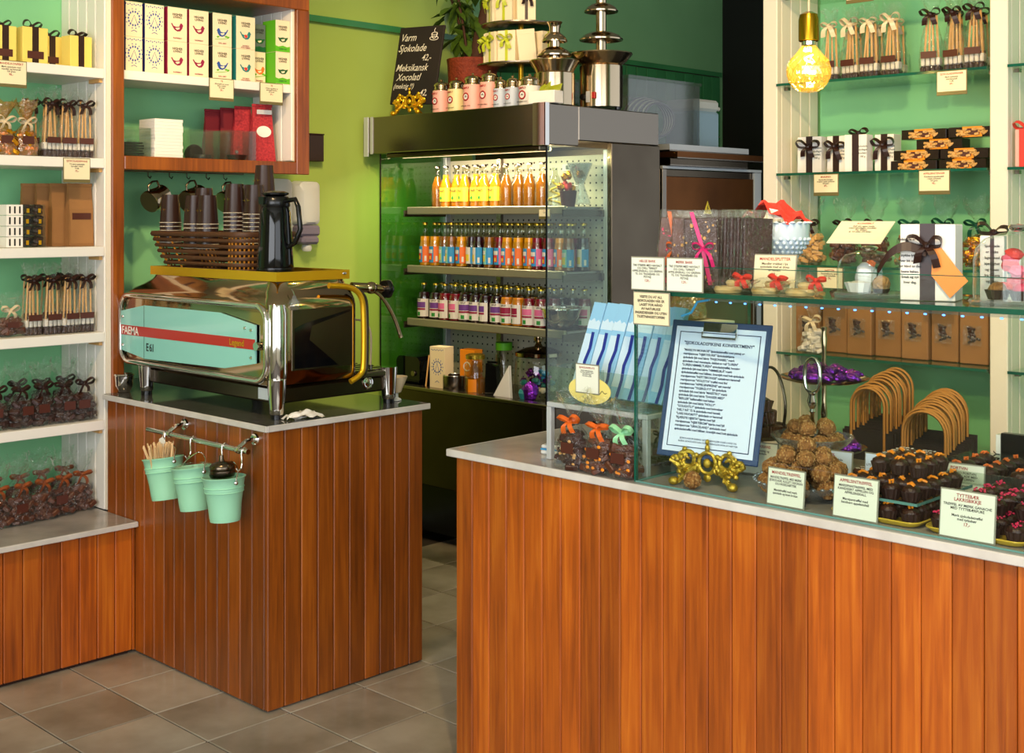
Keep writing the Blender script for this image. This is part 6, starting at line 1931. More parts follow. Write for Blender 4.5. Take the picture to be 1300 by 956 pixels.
# ================================================================ sales counter: glass display case
ZC = 0.9105
cs = thing('display_case', 'frameless glass display case standing on the sales counter', 'display case', (0, 0, 0))
fp = part('front_pane', MB().box(-1.948, 0.28, 2.452, 2.458, ZC, 1.445), 'pane', cs)
part('top_edge', MB().box(-1.948, 0.28, 2.4518, 2.4582, 1.4452, 1.447), 'glass_edge', fp)
part('corner_edge', MB().box(-1.953, -1.9482, 2.4505, 2.4595, ZC, 1.447), 'glass_edge', fp)
part('bottom_edge', MB().box(-1.948, 0.28, 2.4495, 2.4518, ZC, ZC + 0.004), 'glass_edge_pale', fp)
sp_ = part('side_pane', MB().box(-1.952, -1.946, 2.4602, 2.95, ZC, 1.372), 'pane', cs)
part('bottom_edge', MB().box(-1.953, -1.945, 2.4602, 2.95, ZC, ZC + 0.004), 'glass_edge_pale', sp_)
part('rear_edge', MB().box(-1.953, -1.945, 2.9502, 2.953, ZC, 1.372), 'glass_edge', sp_)
tp = part('top_shelf', MB().box(-1.948, 0.28, 2.4605, 2.86, 1.374, 1.384), 'pane_green', cs, label='thick glass top with green edge')
part('front_edge', MB().box(-1.948, 0.28, 2.4585, 2.4604, 1.3735, 1.3845), 'glass_edge', tp)
part('rear_edge', MB().box(-1.948, 0.28, 2.8602, 2.862, 1.3735, 1.3845), 'glass_edge', tp)
ls = thing('led_strip', 'clear strip of small blue lights under the front of the glass top', 'light strip', (0, 0, 0))
part('strip', MB().box(-1.74, -0.4, 2.463, 2.471, 1.3665, 1.3735), 'plastic_bin', ls)
for k in range(33):
    part('led', MB().ell((-1.72 + 0.04 * k, 2.467, 1.3645), (0.004, 0.003, 0.0022), 6, 4), 'led', ls)
part('lead', MB().tube([(-1.74, 2.468, 1.369), (-1.78, 2.475, 1.362), (-1.80, 2.478, 1.335), (-1.83, 2.48, 1.325)], 0.003, 5), 'lab_blue', ls)

# ---------------------------------------------------------------- outside the case: stand, blue cartons, bags
st = thing('metal_stand', 'small white metal table stand beside the glass case', 'stand', (-2.135, 2.645, ZC))
part('top', MB().box(-0.172, 0.172, -0.13, 0.13, 0.142, 0.155, 0.002), 'grey_metal', st)
for x in (-0.164, 0.164):
    for y in (-0.122, 0.122):
        part('leg', MB().box(x - 0.008, x + 0.008, y - 0.008, y + 0.008, 0, 0.1418, 0.001), 'grey_metal', st)
zs_ = ZC + 0.1555
hd = thing('carton_holder', 'clear acrylic holder around the blue cartons on the metal stand', 'holder', (-2.135, 2.645, zs_))
part('front_pane', MB().box(-0.168, 0.168, -0.124, -0.121, 0.0, 0.095), 'acrylic', hd)
part('base', MB().box(-0.168, 0.168, -0.1205, 0.12, 0.0, 0.003), 'acrylic', hd)
part('rear_pane', MB().box(-0.168, 0.168, 0.118, 0.121, 0.0031, 0.12), 'acrylic', hd)
part('side_pane', MB().box(-0.171, -0.1682, -0.124, 0.121, 0.0, 0.095), 'acrylic', hd)
part('divider', MB().box(-0.005, -0.002, -0.1208, -0.09, 0.0032, 0.095), 'acrylic', hd)
g = 'blue chocolate cartons'
bb = None
for i in range(7):
    loc = (-2.278 + 0.0455 * i, 2.60 + 0.003 * (i % 2), zs_ + 0.016)
    lb = 'tall sky blue carton with dark blue stripe, seventh from the glass case'
    if bb is None:
        bb = thing('blue_carton', lb, 'carton', loc, 0, g, rot=(-0.36, 0.05, 0))
        part('carton', MB().box(-0.0215, 0.0215, 0, 0.02, 0, 0.262, 0.0008), 'skyblue', bb)
        part('cloud_print', MB().prism([(-0.021, 0.185), (0.021, 0.185), (0.021, 0.205), (0.012, 0.212), (0.004, 0.206), (-0.004, 0.216), (-0.014, 0.207), (-0.021, 0.21)], -0.0008, 0), 'paleblue', bb)
        part('pale_print', MB().box(-0.021, 0.003, -0.0008, 0, 0.03, 0.17), 'paleblue', bb)
        part('blue_stripe', MB().prism([(0.001, 0.0), (0.011, 0.0), (0.013, 0.05), (0.008, 0.09), (0.014, 0.13), (0.010, 0.176), (0.0, 0.176), (0.004, 0.13), (-0.002, 0.09), (0.004, 0.05)], -0.0016, -0.0008), 'deepblue', bb)
    else:
        dup(bb, loc, label=f'tall sky blue carton with dark blue stripe, {ORD[6 - i]} from the glass case')
t = thing('rear_carton', 'plain white carton standing behind the blue cartons', 'carton', (-2.06, 2.86, ZC))
part('carton', MB().box(-0.09, 0.09, -0.055, 0.055, 0, 0.37, 0.002), 'paper_white', t)
part('tape', MB().box(-0.015, 0.015, -0.0556, 0.0556, 0.3702, 0.371), 'kraft', t)
chunk_bag('amber-tinted bag of nut clusters on the white carton behind blue cartons', None, 130, 'ribbon_rust', (-2.09, 2.86, ZC + 0.3715), 0, 0.10, 'truffle', 'cello_gold', 0.14, sticker=False)
t = thing('oval_sign', 'pale yellow oval sign on the front of the acrylic holder', 'sign', (-2.155, 2.518, zs_ + 0.02), 0)
part('plate', MB().lathe([(0, 0), (1, 0), (1, 0.002), (0, 0.002)], 36, Matrix.Translation((0, 0.0, 0.024)) @ Matrix.Rotation(HP, 4, 'X') @ Matrix.Diagonal((0.072, 0.036, 1, 1))), 'pale_yellow', t)
part('signature', MB().tube(smoothpath([(0.02, -0.0026, 0.020), (0.03, -0.0026, 0.028), (0.036, -0.0026, 0.018), (0.044, -0.0026, 0.026), (0.052, -0.0026, 0.02), (0.06, -0.0026, 0.022)], 4), 0.0008, 4), 'ink', t)
price_card('grey framed price card before the yellow oval sign', (-2.16, 2.513, zs_ + 0.035), 0, 0.082, 0.078, 'SJOKOLADEPLATE', 'Fersk melkesjokolade\nfra Oslo, laget for hånd\nuten tilsetninger\nmed ekte vanilje', 'card_white', 'card_frame_grey', lip=0.003, ts=0.0065, bs=0.0048)
lab3 = ['clear bag of almond bark with big orange bow under the metal stand', 'clear bag of milk chocolate bark with orange bow beside the stand leg', 'clear bag of chocolate bark with mint clip at the glass case']
for i, (x, y, rb, w, hh) in enumerate(((-2.172, 2.474, 'ribbon_orange', 0.10, 0.20), (-2.078, 2.476, 'ribbon_orange', 0.095, 0.19), (-1.996, 2.472, 'ribbon_mint', 0.075, 0.185))):
    t = chunk_bag(lab3[i], 'bark bags under the stand', 140 + i, rb, (x, y, ZC), 0.0, w, ('choc', 'choc_milk', 'choc_milk')[i], 'cello', hh)
    rw = random.Random(i)
    mb = MB()
    for k in range(12):
        mb.ell((rw.uniform(-w * .4, w * .4), -0.032 + rw.uniform(-.003, .004), rw.uniform(0.015, 0.075)), (0.006, 0.003, 0.0045), 6, 4)
    part('almond_flakes', mb, ('nut', 'peel', 'peel')[i], t, kind='stuff')
for i, (x, y) in enumerate(((-2.24, 2.66), (-2.13, 2.67), (-2.03, 2.66))):
    dup(c0, (x, y, ZC), 0.2 * i, 'clear bag of dark chocolate chunks at the back under the metal stand', 'dark bags under the stand', scale=0.6)
t = thing('card_terminal', 'white and blue card terminal lying by the stand leg', 'card terminal', (-2.325, 2.60, ZC), 0.25)
part('lower_shell', MB().box(-0.05, 0.05, -0.035, 0.035, 0, 0.012, 0.003), 'plastic_white', t)
part('blue_band', MB().box(-0.0505, 0.0505, -0.0355, 0.0355, 0.0122, 0.016, 0.001), 'lab_blue', t)
part('upper_shell', MB().box(-0.049, 0.049, -0.034, 0.034, 0.0162, 0.026, 0.003), 'plastic_white', t)
for i in range(4):
    for j in range(3):
        part('key', MB().box(-0.038 + 0.02 * i, -0.024 + 0.02 * i, -0.024 + 0.018 * j, -0.012 + 0.018 * j, 0.0262, 0.0285), 'greycard', t)

# ---------------------------------------------------------------- cards on the front pane
yc = 2.4475
price_card('white price card clipped to the glass corner beside its twin', (-1.908, yc - 0.001, 1.385), 0, 0.104, 0.083, 'HELGE BARK', 'TRE STRIPER MED HAVSALT\nOG CHILI, TØRKET\nAPPELSINSKALL OG GRØNN\nTE, OG TRANEBÆR OG\nPISTASJ', 'card_white', 'card_frame_grey', price='129,-', lip=0.003, ts=0.0088, bs=0.0074)
price_card('white price card leaning on the glass top edge above the clipboard', (-1.797, yc - 0.001, 1.385), 0, 0.108, 0.083, 'MØRK BARK', 'TRE STRIPER MED HAVSALT\nOG CHILI, TØRKET\nAPPELSINSKALL OG GRØNN\nTE, OG TRANEBÆR OG\nPISTASJ', 'card_white', 'card_frame_grey', price='129,-', lip=0.003, ts=0.0088, bs=0.0074)
t = thing('notice_card', 'cream notice card with bold print below the clipped price cards', 'notice', (-1.897, yc - 0.001, 1.300), 0)
part('holder', MB().box(-0.056, 0.056, 0, 0.003, 0, 0.082, 0.0008), 'card_frame_grey', t)
p_ = part('paper', MB().box(-0.053, 0.053, -0.0008, 0, 0.003, 0.079), 'card_paper', t)
lettering('VISSTE DU AT ALL\nSJOKOLADEN VÅR ER\nLAGET FOR HÅND\nAV NATURLIGE\nINGREDIENSER OG UTEN\nTILSETNINGSSTOFFER?', 0.0085, 'ink', p_, (0, -0.0014, 0.067), line=1.15, bold=0.03)

# ---------------------------------------------------------------- on the glass top
ZG = 1.3845
g = 'chocolate bark bars'
bars = [(-1.910, 2.545, 0.55, 'choc_milk', 'ribbon_orange', 'bark bar with orange ribbon and red berries, first of the leaning row'), (-1.862, 2.545, 0.55, 'choc_milk', None, 'plain brown bark bar next to the orange ribboned one'), (-1.814, 2.545, 0.55, 'choc', 'ribbon_pink', 'dark bark bar with pink ribbon in the leaning row')]
for i, (x, y, rz, cm, rb, lb) in enumerate(bars):
    t = thing('bark_bar', lb, 'chocolate bar', (x, y, ZG + 0.003), 0, g, rot=(-0.05, 0.08 - 0.06 * i, rz))
    part('chocolate', MB().box(-0.04, 0.04, -0.006, 0.006, 0, 0.175, 0.002), cm, t)
    part('wrapper', MB().box(-0.043, 0.043, -0.009, 0.009, -0.001, 0.195, 0.002), 'cello', t)
    rw = random.Random(i + 3)
    mb = MB()
    for k in range(26):
        mb.ell((rw.uniform(-.036, .036), -0.0068, rw.uniform(.01, .165)), (rw.uniform(.002, .005), 0.002, rw.uniform(.002, .005)), 6, 4)
    part('toppings', mb, ('berry', 'nut', 'nut')[i], t, kind='stuff')
    if rb:
        mb = MB()
        bow(mb, (0.005, -0.012, 0.10), 0.022, i, 2.0, 0.009)
        mb.strip([(-0.02, -0.0105, 0.19), (0.004, -0.012, 0.10), (0.02, -0.0105, 0.01)], (1, 0, 0), 0.010)
        part('ribbon', mb, rb, t)
for i in range(4):
    loc = (-1.763 + 0.019 * i, 2.612, ZG + 0.003)
    if i == 0:
        bar0 = thing('wrapped_bar', 'dark chocolate bar in cellophane standing edge-on, first from the pink ribboned bar', 'chocolate bar', loc, 0, g + ' on edge', rot=(0, 0.04, 1.15))
        part('chocolate', MB().box(-0.04, 0.04, -0.006, 0.006, 0, 0.175, 0.002), 'choc', bar0)
        part('wrapper', MB().box(-0.044, 0.044, -0.008, 0.008, -0.001, 0.195, 0.003), 'cello', bar0)
        part('seam', MB().box(-0.047, -0.0445, -0.001, 0.001, 0.0, 0.195), 'cello', bar0)
    else:
        dup(bar0, loc, rot=(0, 0.04, 1.15), label=f'dark chocolate bar in cellophane standing edge-on, {ORD[i]} from the pink ribboned bar')
for i in range(3):
    dup(bar0, (-1.90 + 0.05 * i, 2.63, ZG + 0.003), rot=(0, 0.02, 0.6), label='dark chocolate bar in cellophane standing behind the ribboned bars', group=g + ' behind')

t = thing('milk_glass_bowl', 'pale blue milk-glass footed bowl with hobnail pattern holding red cloth', 'bowl', (-1.742, 2.765, ZG))
part('foot', MB().lathe([(0, 0), (0.045, 0), (0.044, 0.005), (0.016, 0.02), (0.013, 0.045), (0.026, 0.06)], 24), 'milk_glass', t, 40)
part('bowl', MB().lathe([(0.0, 0.0605), (0.026, 0.0605), (0.055, 0.085), (0.072, 0.108), (0.079, 0.122), (0.081, 0.13), (0.0815, 0.165), (0.078, 0.166), (0.076, 0.13), (0.05, 0.09), (0, 0.068)], 36), 'milk_glass', t, 40)
hb = MB()
for row in range(5):
    rr = (0.050, 0.060, 0.069, 0.0755, 0.0795)[row]
    zz = (0.081, 0.092, 0.104, 0.115, 0.125)[row]
    for k in range(28):
        a = 2 * PI * (k + 0.5 * (row % 2)) / 28
        hb.ell((rr * math.cos(a), rr * math.sin(a), zz), (0.0055, 0.0055, 0.0055), 6, 4)
part('hobnails', hb, 'milk_glass', t, 60, kind='stuff')
sc_ = MB()
for k in range(24):
    a = 2 * PI * k / 24
    sc_.ell((0.080 * math.cos(a), 0.080 * math.sin(a), 0.166), (0.008, 0.008, 0.004), 7, 4)
part('scalloped_rim', sc_, 'milk_glass', t, 60)
t = thing('red_napkin', 'red napkin with white dots folded in the milk-glass bowl', 'napkin', (-1.742, 2.765, ZG + 0.128))
mb = MB()
rw = random.Random(12)
for i in range(9):
    for j in range(9):
        x, y = (i - 4) * 0.0165, (j - 4) * 0.0155
        rr = math.hypot(x, y)
        mb.v.append((x, y, 0.042 + 0.05 * math.exp(-((x + 0.01) ** 2) * 500) * (1 - rr * 3) + 0.012 * math.sin(i * 2.1 + j) - (0.0 if rr < 0.06 else 0.0)))
for i in range(8):
    for j in range(8):
        mb.f.append((i * 9 + j, (i + 1) * 9 + j, (i + 1) * 9 + j + 1, i * 9 + j + 1))
part('napkin', mb, 'bright_red', t)
part('inner_sheet', MB().add([(0.0, -0.062, 0.045), (0.05, -0.05, 0.048), (0.03, -0.045, 0.07), (0.005, -0.05, 0.075)], [(0, 1, 2, 3), (3, 2, 1, 0)]), 'paper_white', t)
price_card('cream price card standing before the milk-glass bowl', (-1.648, 2.60, ZG), 0.12, 0.112, 0.092, 'MANDELSPLITTER', 'Mandler trukket i lys\nsjokolade med et dryss\nav havsalt', 'card_paper', 'card_frame_grey', price='98,-', tilt=-0.12, foot=True)
g = 'cookie packets'
for i, (x, y, rz) in enumerate(((-1.72, 2.515, 0.2), (-1.625, 2.53, -0.1), (-1.53, 2.525, 0.3))):
    if i == 0:
        ck = thing('cookie_packet', 'clear packet of round pale cookies with red ribbon on the glass top', 'cookies', (x, y, ZG), rz, g)
        part('cookie', MB().lathe([(0, 0.001), (0.03, 0.001), (0.034, 0.008), (0.03, 0.016), (0, 0.018)], 18), 'cookie', ck, 40)
        part('cookie', MB().lathe([(0, 0.001), (0.026, 0.001), (0.03, 0.008), (0.026, 0.014), (0, 0.016)], 18, Matrix.Translation((0.018, 0.02, 0.016))), 'cookie', ck, 40)
        part('wrapper', MB().ell((0.004, 0.008, 0.02), (0.05, 0.046, 0.02), 14, 7, 0.06, random.Random(2)), 'cello', ck, 60)
        mb = MB()
        bow(mb, (0.036, 0.0, 0.036), 0.022, 3, 0.8, 0.012)
        part('ribbon', mb, 'bright_red', ck)
    else:
        dup(ck, (x, y, ZG), rz)


def glass_dome(label, pos, R, h, inner):
    t = thing('glass_dome', label, 'glass dome', pos)
    part('dish', MB().lathe([(0, 0), (R * 1.08, 0), (R * 1.12, 0.006), (R * 1.08, 0.010), (0, 0.008)], 32, None, (24, 0.012)), 'crystal', t, 40)
    part('bell', MB().lathe([(R, 0.0105), (R, h * 0.55), (R * 0.94, h * 0.7), (R * 0.75, h * 0.82), (R * 0.4, h * 0.89), (0.014, h * 0.91), (0.010, h * 0.93)], 32), 'bell_glass', t, 50)
    part('knob', MB().lathe([(0.010, h * 0.915), (0.016, h * 0.93), (0.02, h * 0.965), (0.015, h), (0, h * 1.01)], 16), 'chrome', t, 40)
    return t


glass_dome('low glass dome over truffles and ribbons, card leaning on it', (-1.405, 2.615, ZG), 0.072, 0.115, None)
t = thing('silver_cup', 'small pleated white cup under the low glass dome', 'cup', (-1.425, 2.60, ZG + 0.0105))
part('cup', MB().lathe([(0, 0), (0.022, 0), (0.03, 0.022), (0.028, 0.022), (0.02, 0.003), (0, 0.003)], 20, None, (10, 0.05)), 'paper_white', t, 30)
part('filling', MB().ell((0, 0, 0.018), (0.022, 0.022, 0.008), 10, 5), 'marsh', t, 60)
t = thing('nut_truffle', 'nut-coated truffle under the low glass dome', 'truffle', (-1.368, 2.60, ZG + 0.0105))
part('truffle', MB().ell((0, 0, 0.02), (0.02, 0.02, 0.0195), 12, 8, 0.05), 'truffle_pale', t, 60)
part('pleated_cup', MB().lathe([(0, 0), (0.014, 0), (0.019, 0.010)], 20, None, (10, 0.05)), 'choc_cup', t)
t = thing('silver_thimble', 'round silver candy with orange twist under the low glass dome', 'candy', (-1.435, 2.655, ZG + 0.0105))
part('wrapper', MB().lathe([(0, 0), (0.02, 0), (0.026, 0.03), (0.02, 0.055), (0.01, 0.065), (0, 0.066)], 14), 'plastic_white', t, 40)
part('twist', MB().ell((0.012, 0, 0.062), (0.012, 0.008, 0.01), 8, 5, 0.2), 'orange', t)
price_card('cream card lying tilted on top of the low glass dome', (-1.425, 2.575, ZG + 0.122), 0.0, 0.135, 0.085, 'KONFEKT', 'Fyll din egen boks\nmed håndlaget konfekt\nfra disken\n6, 12 eller 24 biter', 'card_paper', 'card_paper', tilt=-0.95)
t = gift_box('white_ribboned_box', 'tall white box with wide brown ribbon and orange paper tag', None, 0.115, 0.085, 0.165, 'paper_white', 'ribbon_brown', (-1.255, 2.61, ZG), 0.25, 6, lab=False, bow_side=True, rw=0.032)
lettering('Sjokolade er ikke\nbare sjokolade.\nDet er et lite\nstykke lykke.\nHver bit er laget\nfor hånd av den\nbeste kakao.\nSmak og nyt\nhver dag.', 0.0075, 'ink', t, (-0.036, -0.0438, 0.13), line=1.55)
mb = MB().prism([(0.018, 0.07), (0.085, 0.03), (0.06, -0.0), (0.048, -0.0), (0.004, 0.045)], -0.0505, -0.0485)
part('orange_tag', MB().prism([(0.01, 0.055), (0.048, 0.008), (0.085, 0.045), (0.06, 0.075), (0.03, 0.115), (0.012, 0.117)], -0.0505, -0.0485), 'kraft_tag', t, label='orange paper tag')
mb = MB()
mb.strip(smoothpath([(0.0, -0.055, 0.105), (-0.04, -0.065, 0.118), (-0.075, -0.07, 0.10), (-0.10, -0.072, 0.06)], 4), (0, 0.3, 1), 0.02)
part('ribbon_tail', mb, 'ribbon_brown', t)
glass_dome('tall glass dome with round knob over pink wrapped sweets', (-1.062, 2.60, ZG), 0.088, 0.165, None)
for i, (dx, dy, cm, lb) in enumerate(((-0.03, -0.03, 'truffle', 'truffle in dark pleated cup under the tall dome'), (0.025, -0.04, 'berry', 'raspberry-red praline in dark cup under the tall dome'), (0.05, 0.01, 'choc', 'dark praline in pleated cup under the tall dome'))):
    t = thing('domed_praline', lb, 'praline', (-1.062 + dx, 2.60 + dy, ZG + 0.0105))
    part('pleated_cup', MB().lathe([(0, 0), (0.018, 0), (0.025, 0.02), (0.023, 0.02), (0, 0.004)], 22, None, (11, 0.05)), 'choc_cup', t)
    part('sweet', MB().ell((0, 0, 0.022), (0.019, 0.019, 0.014), 10, 6, 0.05), cm, t, 60)
t = thing('pink_sweet_bag', 'pink and red wrapped sweets under the tall glass dome', 'sweets', (-1.072, 2.645, ZG + 0.0105))
rw = random.Random(31)
mb, mb2 = MB(), MB()
for k in range(7):
    (mb if k % 2 else mb2).ell((rw.uniform(-.02, .02) - 0.01, rw.uniform(-.01, .01), 0.02 + k * 0.012), (0.02, 0.014, 0.013), 9, 6, 0.2, rw)
part('pink_sweets', mb, 'pink_candy', t)
part('red_sweets', mb2, 'bright_red', t)
t = gift_box('story_box', 'narrow white box with printed lines behind the tall dome', None, 0.05, 0.05, 0.14, 'paper_white', 'ribbon_brown', (-1.165, 2.72, ZG), 0.3, 8, lab=False, rw=0.008)
lettering('Sjokolade\ner lykke\nlaget med\nkjærlighet\nog kakao\nfra Ghana\nog Peru', 0.008, 'ink', t, (0, -0.0262, 0.115), line=1.6)

# ---------------------------------------------------------------- inside the case
ornate_easel('brass_easel', 'ornate brass scrolled easel holding the clipboard in the glass case', (-1.79, 2.53, ZC), 0.2, 0.205, 0.108, 'brass')
cl = thing('clipboard', 'navy clipboard with printed white menu sheet on the brass easel', 'clipboard', (-1.795, 2.53, ZC + 0.062), 0, rot=(-0.26, 0.014, 0.2))
part('board', MB().box(-0.133, 0.133, 0, 0.005, 0, 0.342, 0.002), 'clip_board', cl)
pp = part('sheet', MB().box(-0.119, 0.119, -0.0012, -0.0004, 0.014, 0.326), 'clip_paper', cl)
bd = MB()
for x0, x1, z0, z1 in ((-0.108, 0.108, 0.026, 0.0282), (-0.108, 0.108, 0.311, 0.3132), (-0.108, -0.1058, 0.0282, 0.311), (0.1058, 0.108, 0.0282, 0.311)):
    bd.box(x0, x1, -0.0018, -0.0012, z0, z1)
part('printed_border', bd, 'ink_navy', pp)
lettering('"SJOKOLADEPIKENS KONFEKTMENY"', 0.0112, 'ink_navy', pp, (0, -0.0018, 0.281), bold=0.03)
menu = [('MARILYN MONROE', 0, 'Sjokoladetrøffel med pistasj og'), ('HJERTESUKK', 1, 'Sjokoladehjerte'), ('PASJONABEL', 2, 'mørk'), ('LUREN', 3, ''), ('LUREN HIMMELTUREN', 0, 'sjokoladetrøffel, honning'), ('HIMMELBLÅ', 2, 'mørk'), ('', 4, ''), ('NØTTEKONGE', 1, 'nøttekrem karamell'), ('VIOLETTA', 1, 'trøffel med fiol'), ('APPELSINPIKENE', 1, 'søt mandel'), ('TIGERGUTT', 1, 'lys sjokolade'), ('MAESTRO', 2, 'mørk'), ('DANSER MED', 2, ''), ('BØLLER', 0, 'kaffetrøffel med kakao'), ('HOLLY', 2, ''), ('GOLIGHTLY', 0, 'sjokolade med bringebær'), ('HELT RÅ', 0, '72 % sjokolade med havsalt'), ('LARS FAVORITT', 0, 'sjokolade og karamell'), ('KJÆRSTE HJERTA', 0, 'hjerte med fyll'), ('HJERTEROM', 1, 'hjerte med fyll'), ('GRACELAND', 1, 'sjokolade med'), ('', 4, '')]
lead = ['', 'marsipanrose ', 'sjokolade fylt med lakris ', 'sjokolade med granateple, dekket av gull ', 'sjokoladetrøffel med blåbær, kremfylt med hvit sjokolade']
zz = 0.264
for nm, k, tail in menu:
    body = lead[k] + (f'"{nm}" ' if nm else '') + tail
    lettering(body, 0.0079, 'ink_navy', pp, (-0.092, -0.0018, zz), align='LEFT', space=0.93, bold=0.03)
    zz -= 0.0094
lettering('SJOKOLADE ER ENERGI. DET INNEHOLDER OGSÅ LYKKE OG\nGLEDE. SJOKOLADE KAN OGSÅ INNEHOLDE SPOR AV NØTTER', 0.0055, 'ink_navy', pp, (0, -0.0018, 0.046), line=1.3)
part('clip', MB().box(-0.045, 0.045, -0.006, -0.0016, 0.315, 0.338, 0.001).tube([(-0.045, -0.006, 0.313), (-0.045, -0.008, 0.300), (0.045, -0.008, 0.300), (0.045, -0.006, 0.313)], 0.0035, 6), 'chrome', cl)
tr0 = thing('truffle', 'single crumb-coated truffle lying under the brass easel', 'truffle', (-1.80, 2.482, ZC), 0)
tb = MB()
rw = random.Random(14)
tb.ell((0, 0, 0.021), (0.0215, 0.0215, 0.0205), 14, 9, 0.06, rw)
part('truffle', tb, 'truffle', tr0, 60)
crumbs = MB()
for k in range(60):
    a, b = rw.uniform(0, 2 * PI), math.acos(rw.uniform(-0.7, 1))
    crumbs.box(-0.0022, 0.0022, -0.0016, 0.0016, -0.0012, 0.0012, 0, Matrix.Translation((0.0212 * math.sin(b) * math.cos(a), 0.0212 * math.sin(b) * math.sin(a), 0.021 + 0.0205 * math.cos(b))) @ Matrix.Rotation(a, 4, 'Z') @ Matrix.Rotation(b, 4, 'Y'))
part('crumb_coating', crumbs, 'truffle_pale', tr0, kind='stuff')


def truffle_heap(cx, cy, z, R, layers, label, group, dz=0.029, s=1.0):
    k = 0
    for li, n in enumerate(layers):
        rr = R * (1 - 0.28 * li)
        for i in range(n):
            a = 2 * PI * i / n + 0.5 * li + 0.1 * math.sin(i * 3)
            q = rr if n > 2 else rr * 0.4
            k += 1
            dup(tr0, (cx + q * math.cos(a), cy + q * math.sin(a), z + li * dz), 1.7 * k, label, group, scale=s * (1 + 0.06 * math.sin(k * 2.7)))
    return k


def glass_bowl(label, pos, R, h):
    t = thing('cut_glass_bowl', label, 'bowl', pos)
    part('bowl', MB().lathe([(0, 0), (R * 0.55, 0), (R * 0.62, 0.004), (R * 0.9, h * 0.6), (R, h), (R * 0.97, h), (R * 0.86, h * 0.6), (R * 0.55, 0.008), (0, 0.007)], 48, None, (24, 0.018)), 'crystal', t, 25)
    rm = MB()
    for k in range(36):
        a = 2 * PI * k / 36
        rm.ell((R * math.cos(a), R * math.sin(a), h), (0.006, 0.006, 0.004), 6, 4)
    part('beaded_rim', rm, 'crystal', t, 60)
    return t


glass_bowl('low cut-glass bowl heaped with dark crumb truffles near the case front', (-1.565, 2.605, ZC), 0.118, 0.038)
lb, g = 'crumb-coated truffle heaped in the low cut-glass bowl', 'truffles in the low bowl'
truffle_heap(-1.565, 2.605, ZC + 0.0085, 0.088, (12,), lb, g)
truffle_heap(-1.565, 2.605, ZC + 0.0085, 0.045, (5,), lb, g)
truffle_heap(-1.565, 2.605, ZC + 0.042, 0.078, (10,), lb, g)
truffle_heap(-1.565, 2.605, ZC + 0.046, 0.032, (4,), lb, g)
truffle_heap(-1.565, 2.605, ZC + 0.074, 0.048, (6,), lb, g)
truffle_heap(-1.565, 2.605, ZC + 0.096, 0.012, (1,), lb, g)
# footed server with loop handle
fs = thing('footed_server', 'cut-glass bowl on a foot with tall silver loop handle', 'bowl', (-1.665, 2.805, ZC))
part('foot', MB().lathe([(0, 0), (0.06, 0), (0.055, 0.006), (0.02, 0.015), (0.016, 0.05), (0.03, 0.06), (0, 0.06)], 24), 'crystal', fs, 40)
part('bowl', MB().lathe([(0, 0.0605), (0.05, 0.0605), (0.085, 0.085), (0.103, 0.105), (0.10, 0.106), (0.08, 0.088), (0.045, 0.068), (0, 0.067)], 48, None, (24, 0.02)), 'crystal', fs, 25)
part('handle_stem', MB().lathe([(0.005, 0.068), (0.005, 0.16), (0.009, 0.165), (0.006, 0.172), (0.01, 0.18), (0.013, 0.19), (0.009, 0.205), (0.011, 0.212), (0, 0.215)], 14), 'chrome', fs, 40)
part('handle_loop', MB().tube(smoothpath([(0, 0, 0.212), (-0.016, 0, 0.222), (-0.022, 0, 0.25), (-0.018, 0, 0.285), (0, 0, 0.298), (0.018, 0, 0.285), (0.022, 0, 0.25), (0.016, 0, 0.222), (0, 0, 0.212)], 4), 0.0048, 7), 'chrome', fs, 60)
lb, g = 'pale crumb truffle heaped in the footed glass server', 'truffles in the footed server'
truffle_heap(-1.665, 2.805, ZC + 0.072, 0.062, (8,), lb, g)
truffle_heap(-1.665, 2.805, ZC + 0.106, 0.042, (5,), lb, g)
# purple tiered stand
PX, PY = -1.745, 3.0
pstd = thing('silver_tier_stand', 'silver two-tier stand carrying purple foil sweets', 'stand', (PX, PY, ZC))
part('stem', MB().lathe([(0.02, 0.0), (0.008, 0.01), (0.006, 0.03), (0.0065, 0.1), (0.009, 0.13), (0.006, 0.16), (0.0065, 0.2), (0.006, 0.30), (0.009, 0.33), (0.006, 0.345), (0.008, 0.36), (0, 0.362)], 14), 'chrome_warm', pstd, 40)
for zz, R in ((0.03, 0.112), (0.215, 0.118)):
    part('plate', MB().lathe([(0.0075, zz), (R * 0.75, zz), (R * 0.95, zz + 0.008), (R, zz + 0.013), (R * 0.95, zz + 0.012), (R * 0.75, zz + 0.004), (0.0075, zz + 0.004)], 36), 'chrome_warm', pstd, 40)
part('foot_ring', MB().lathe([(0.05, 0), (0.055, 0.003), (0.02, 0.012), (0.0, 0.012)], 24), 'chrome_warm', pstd, 40)
ps = None
rw = random.Random(40)
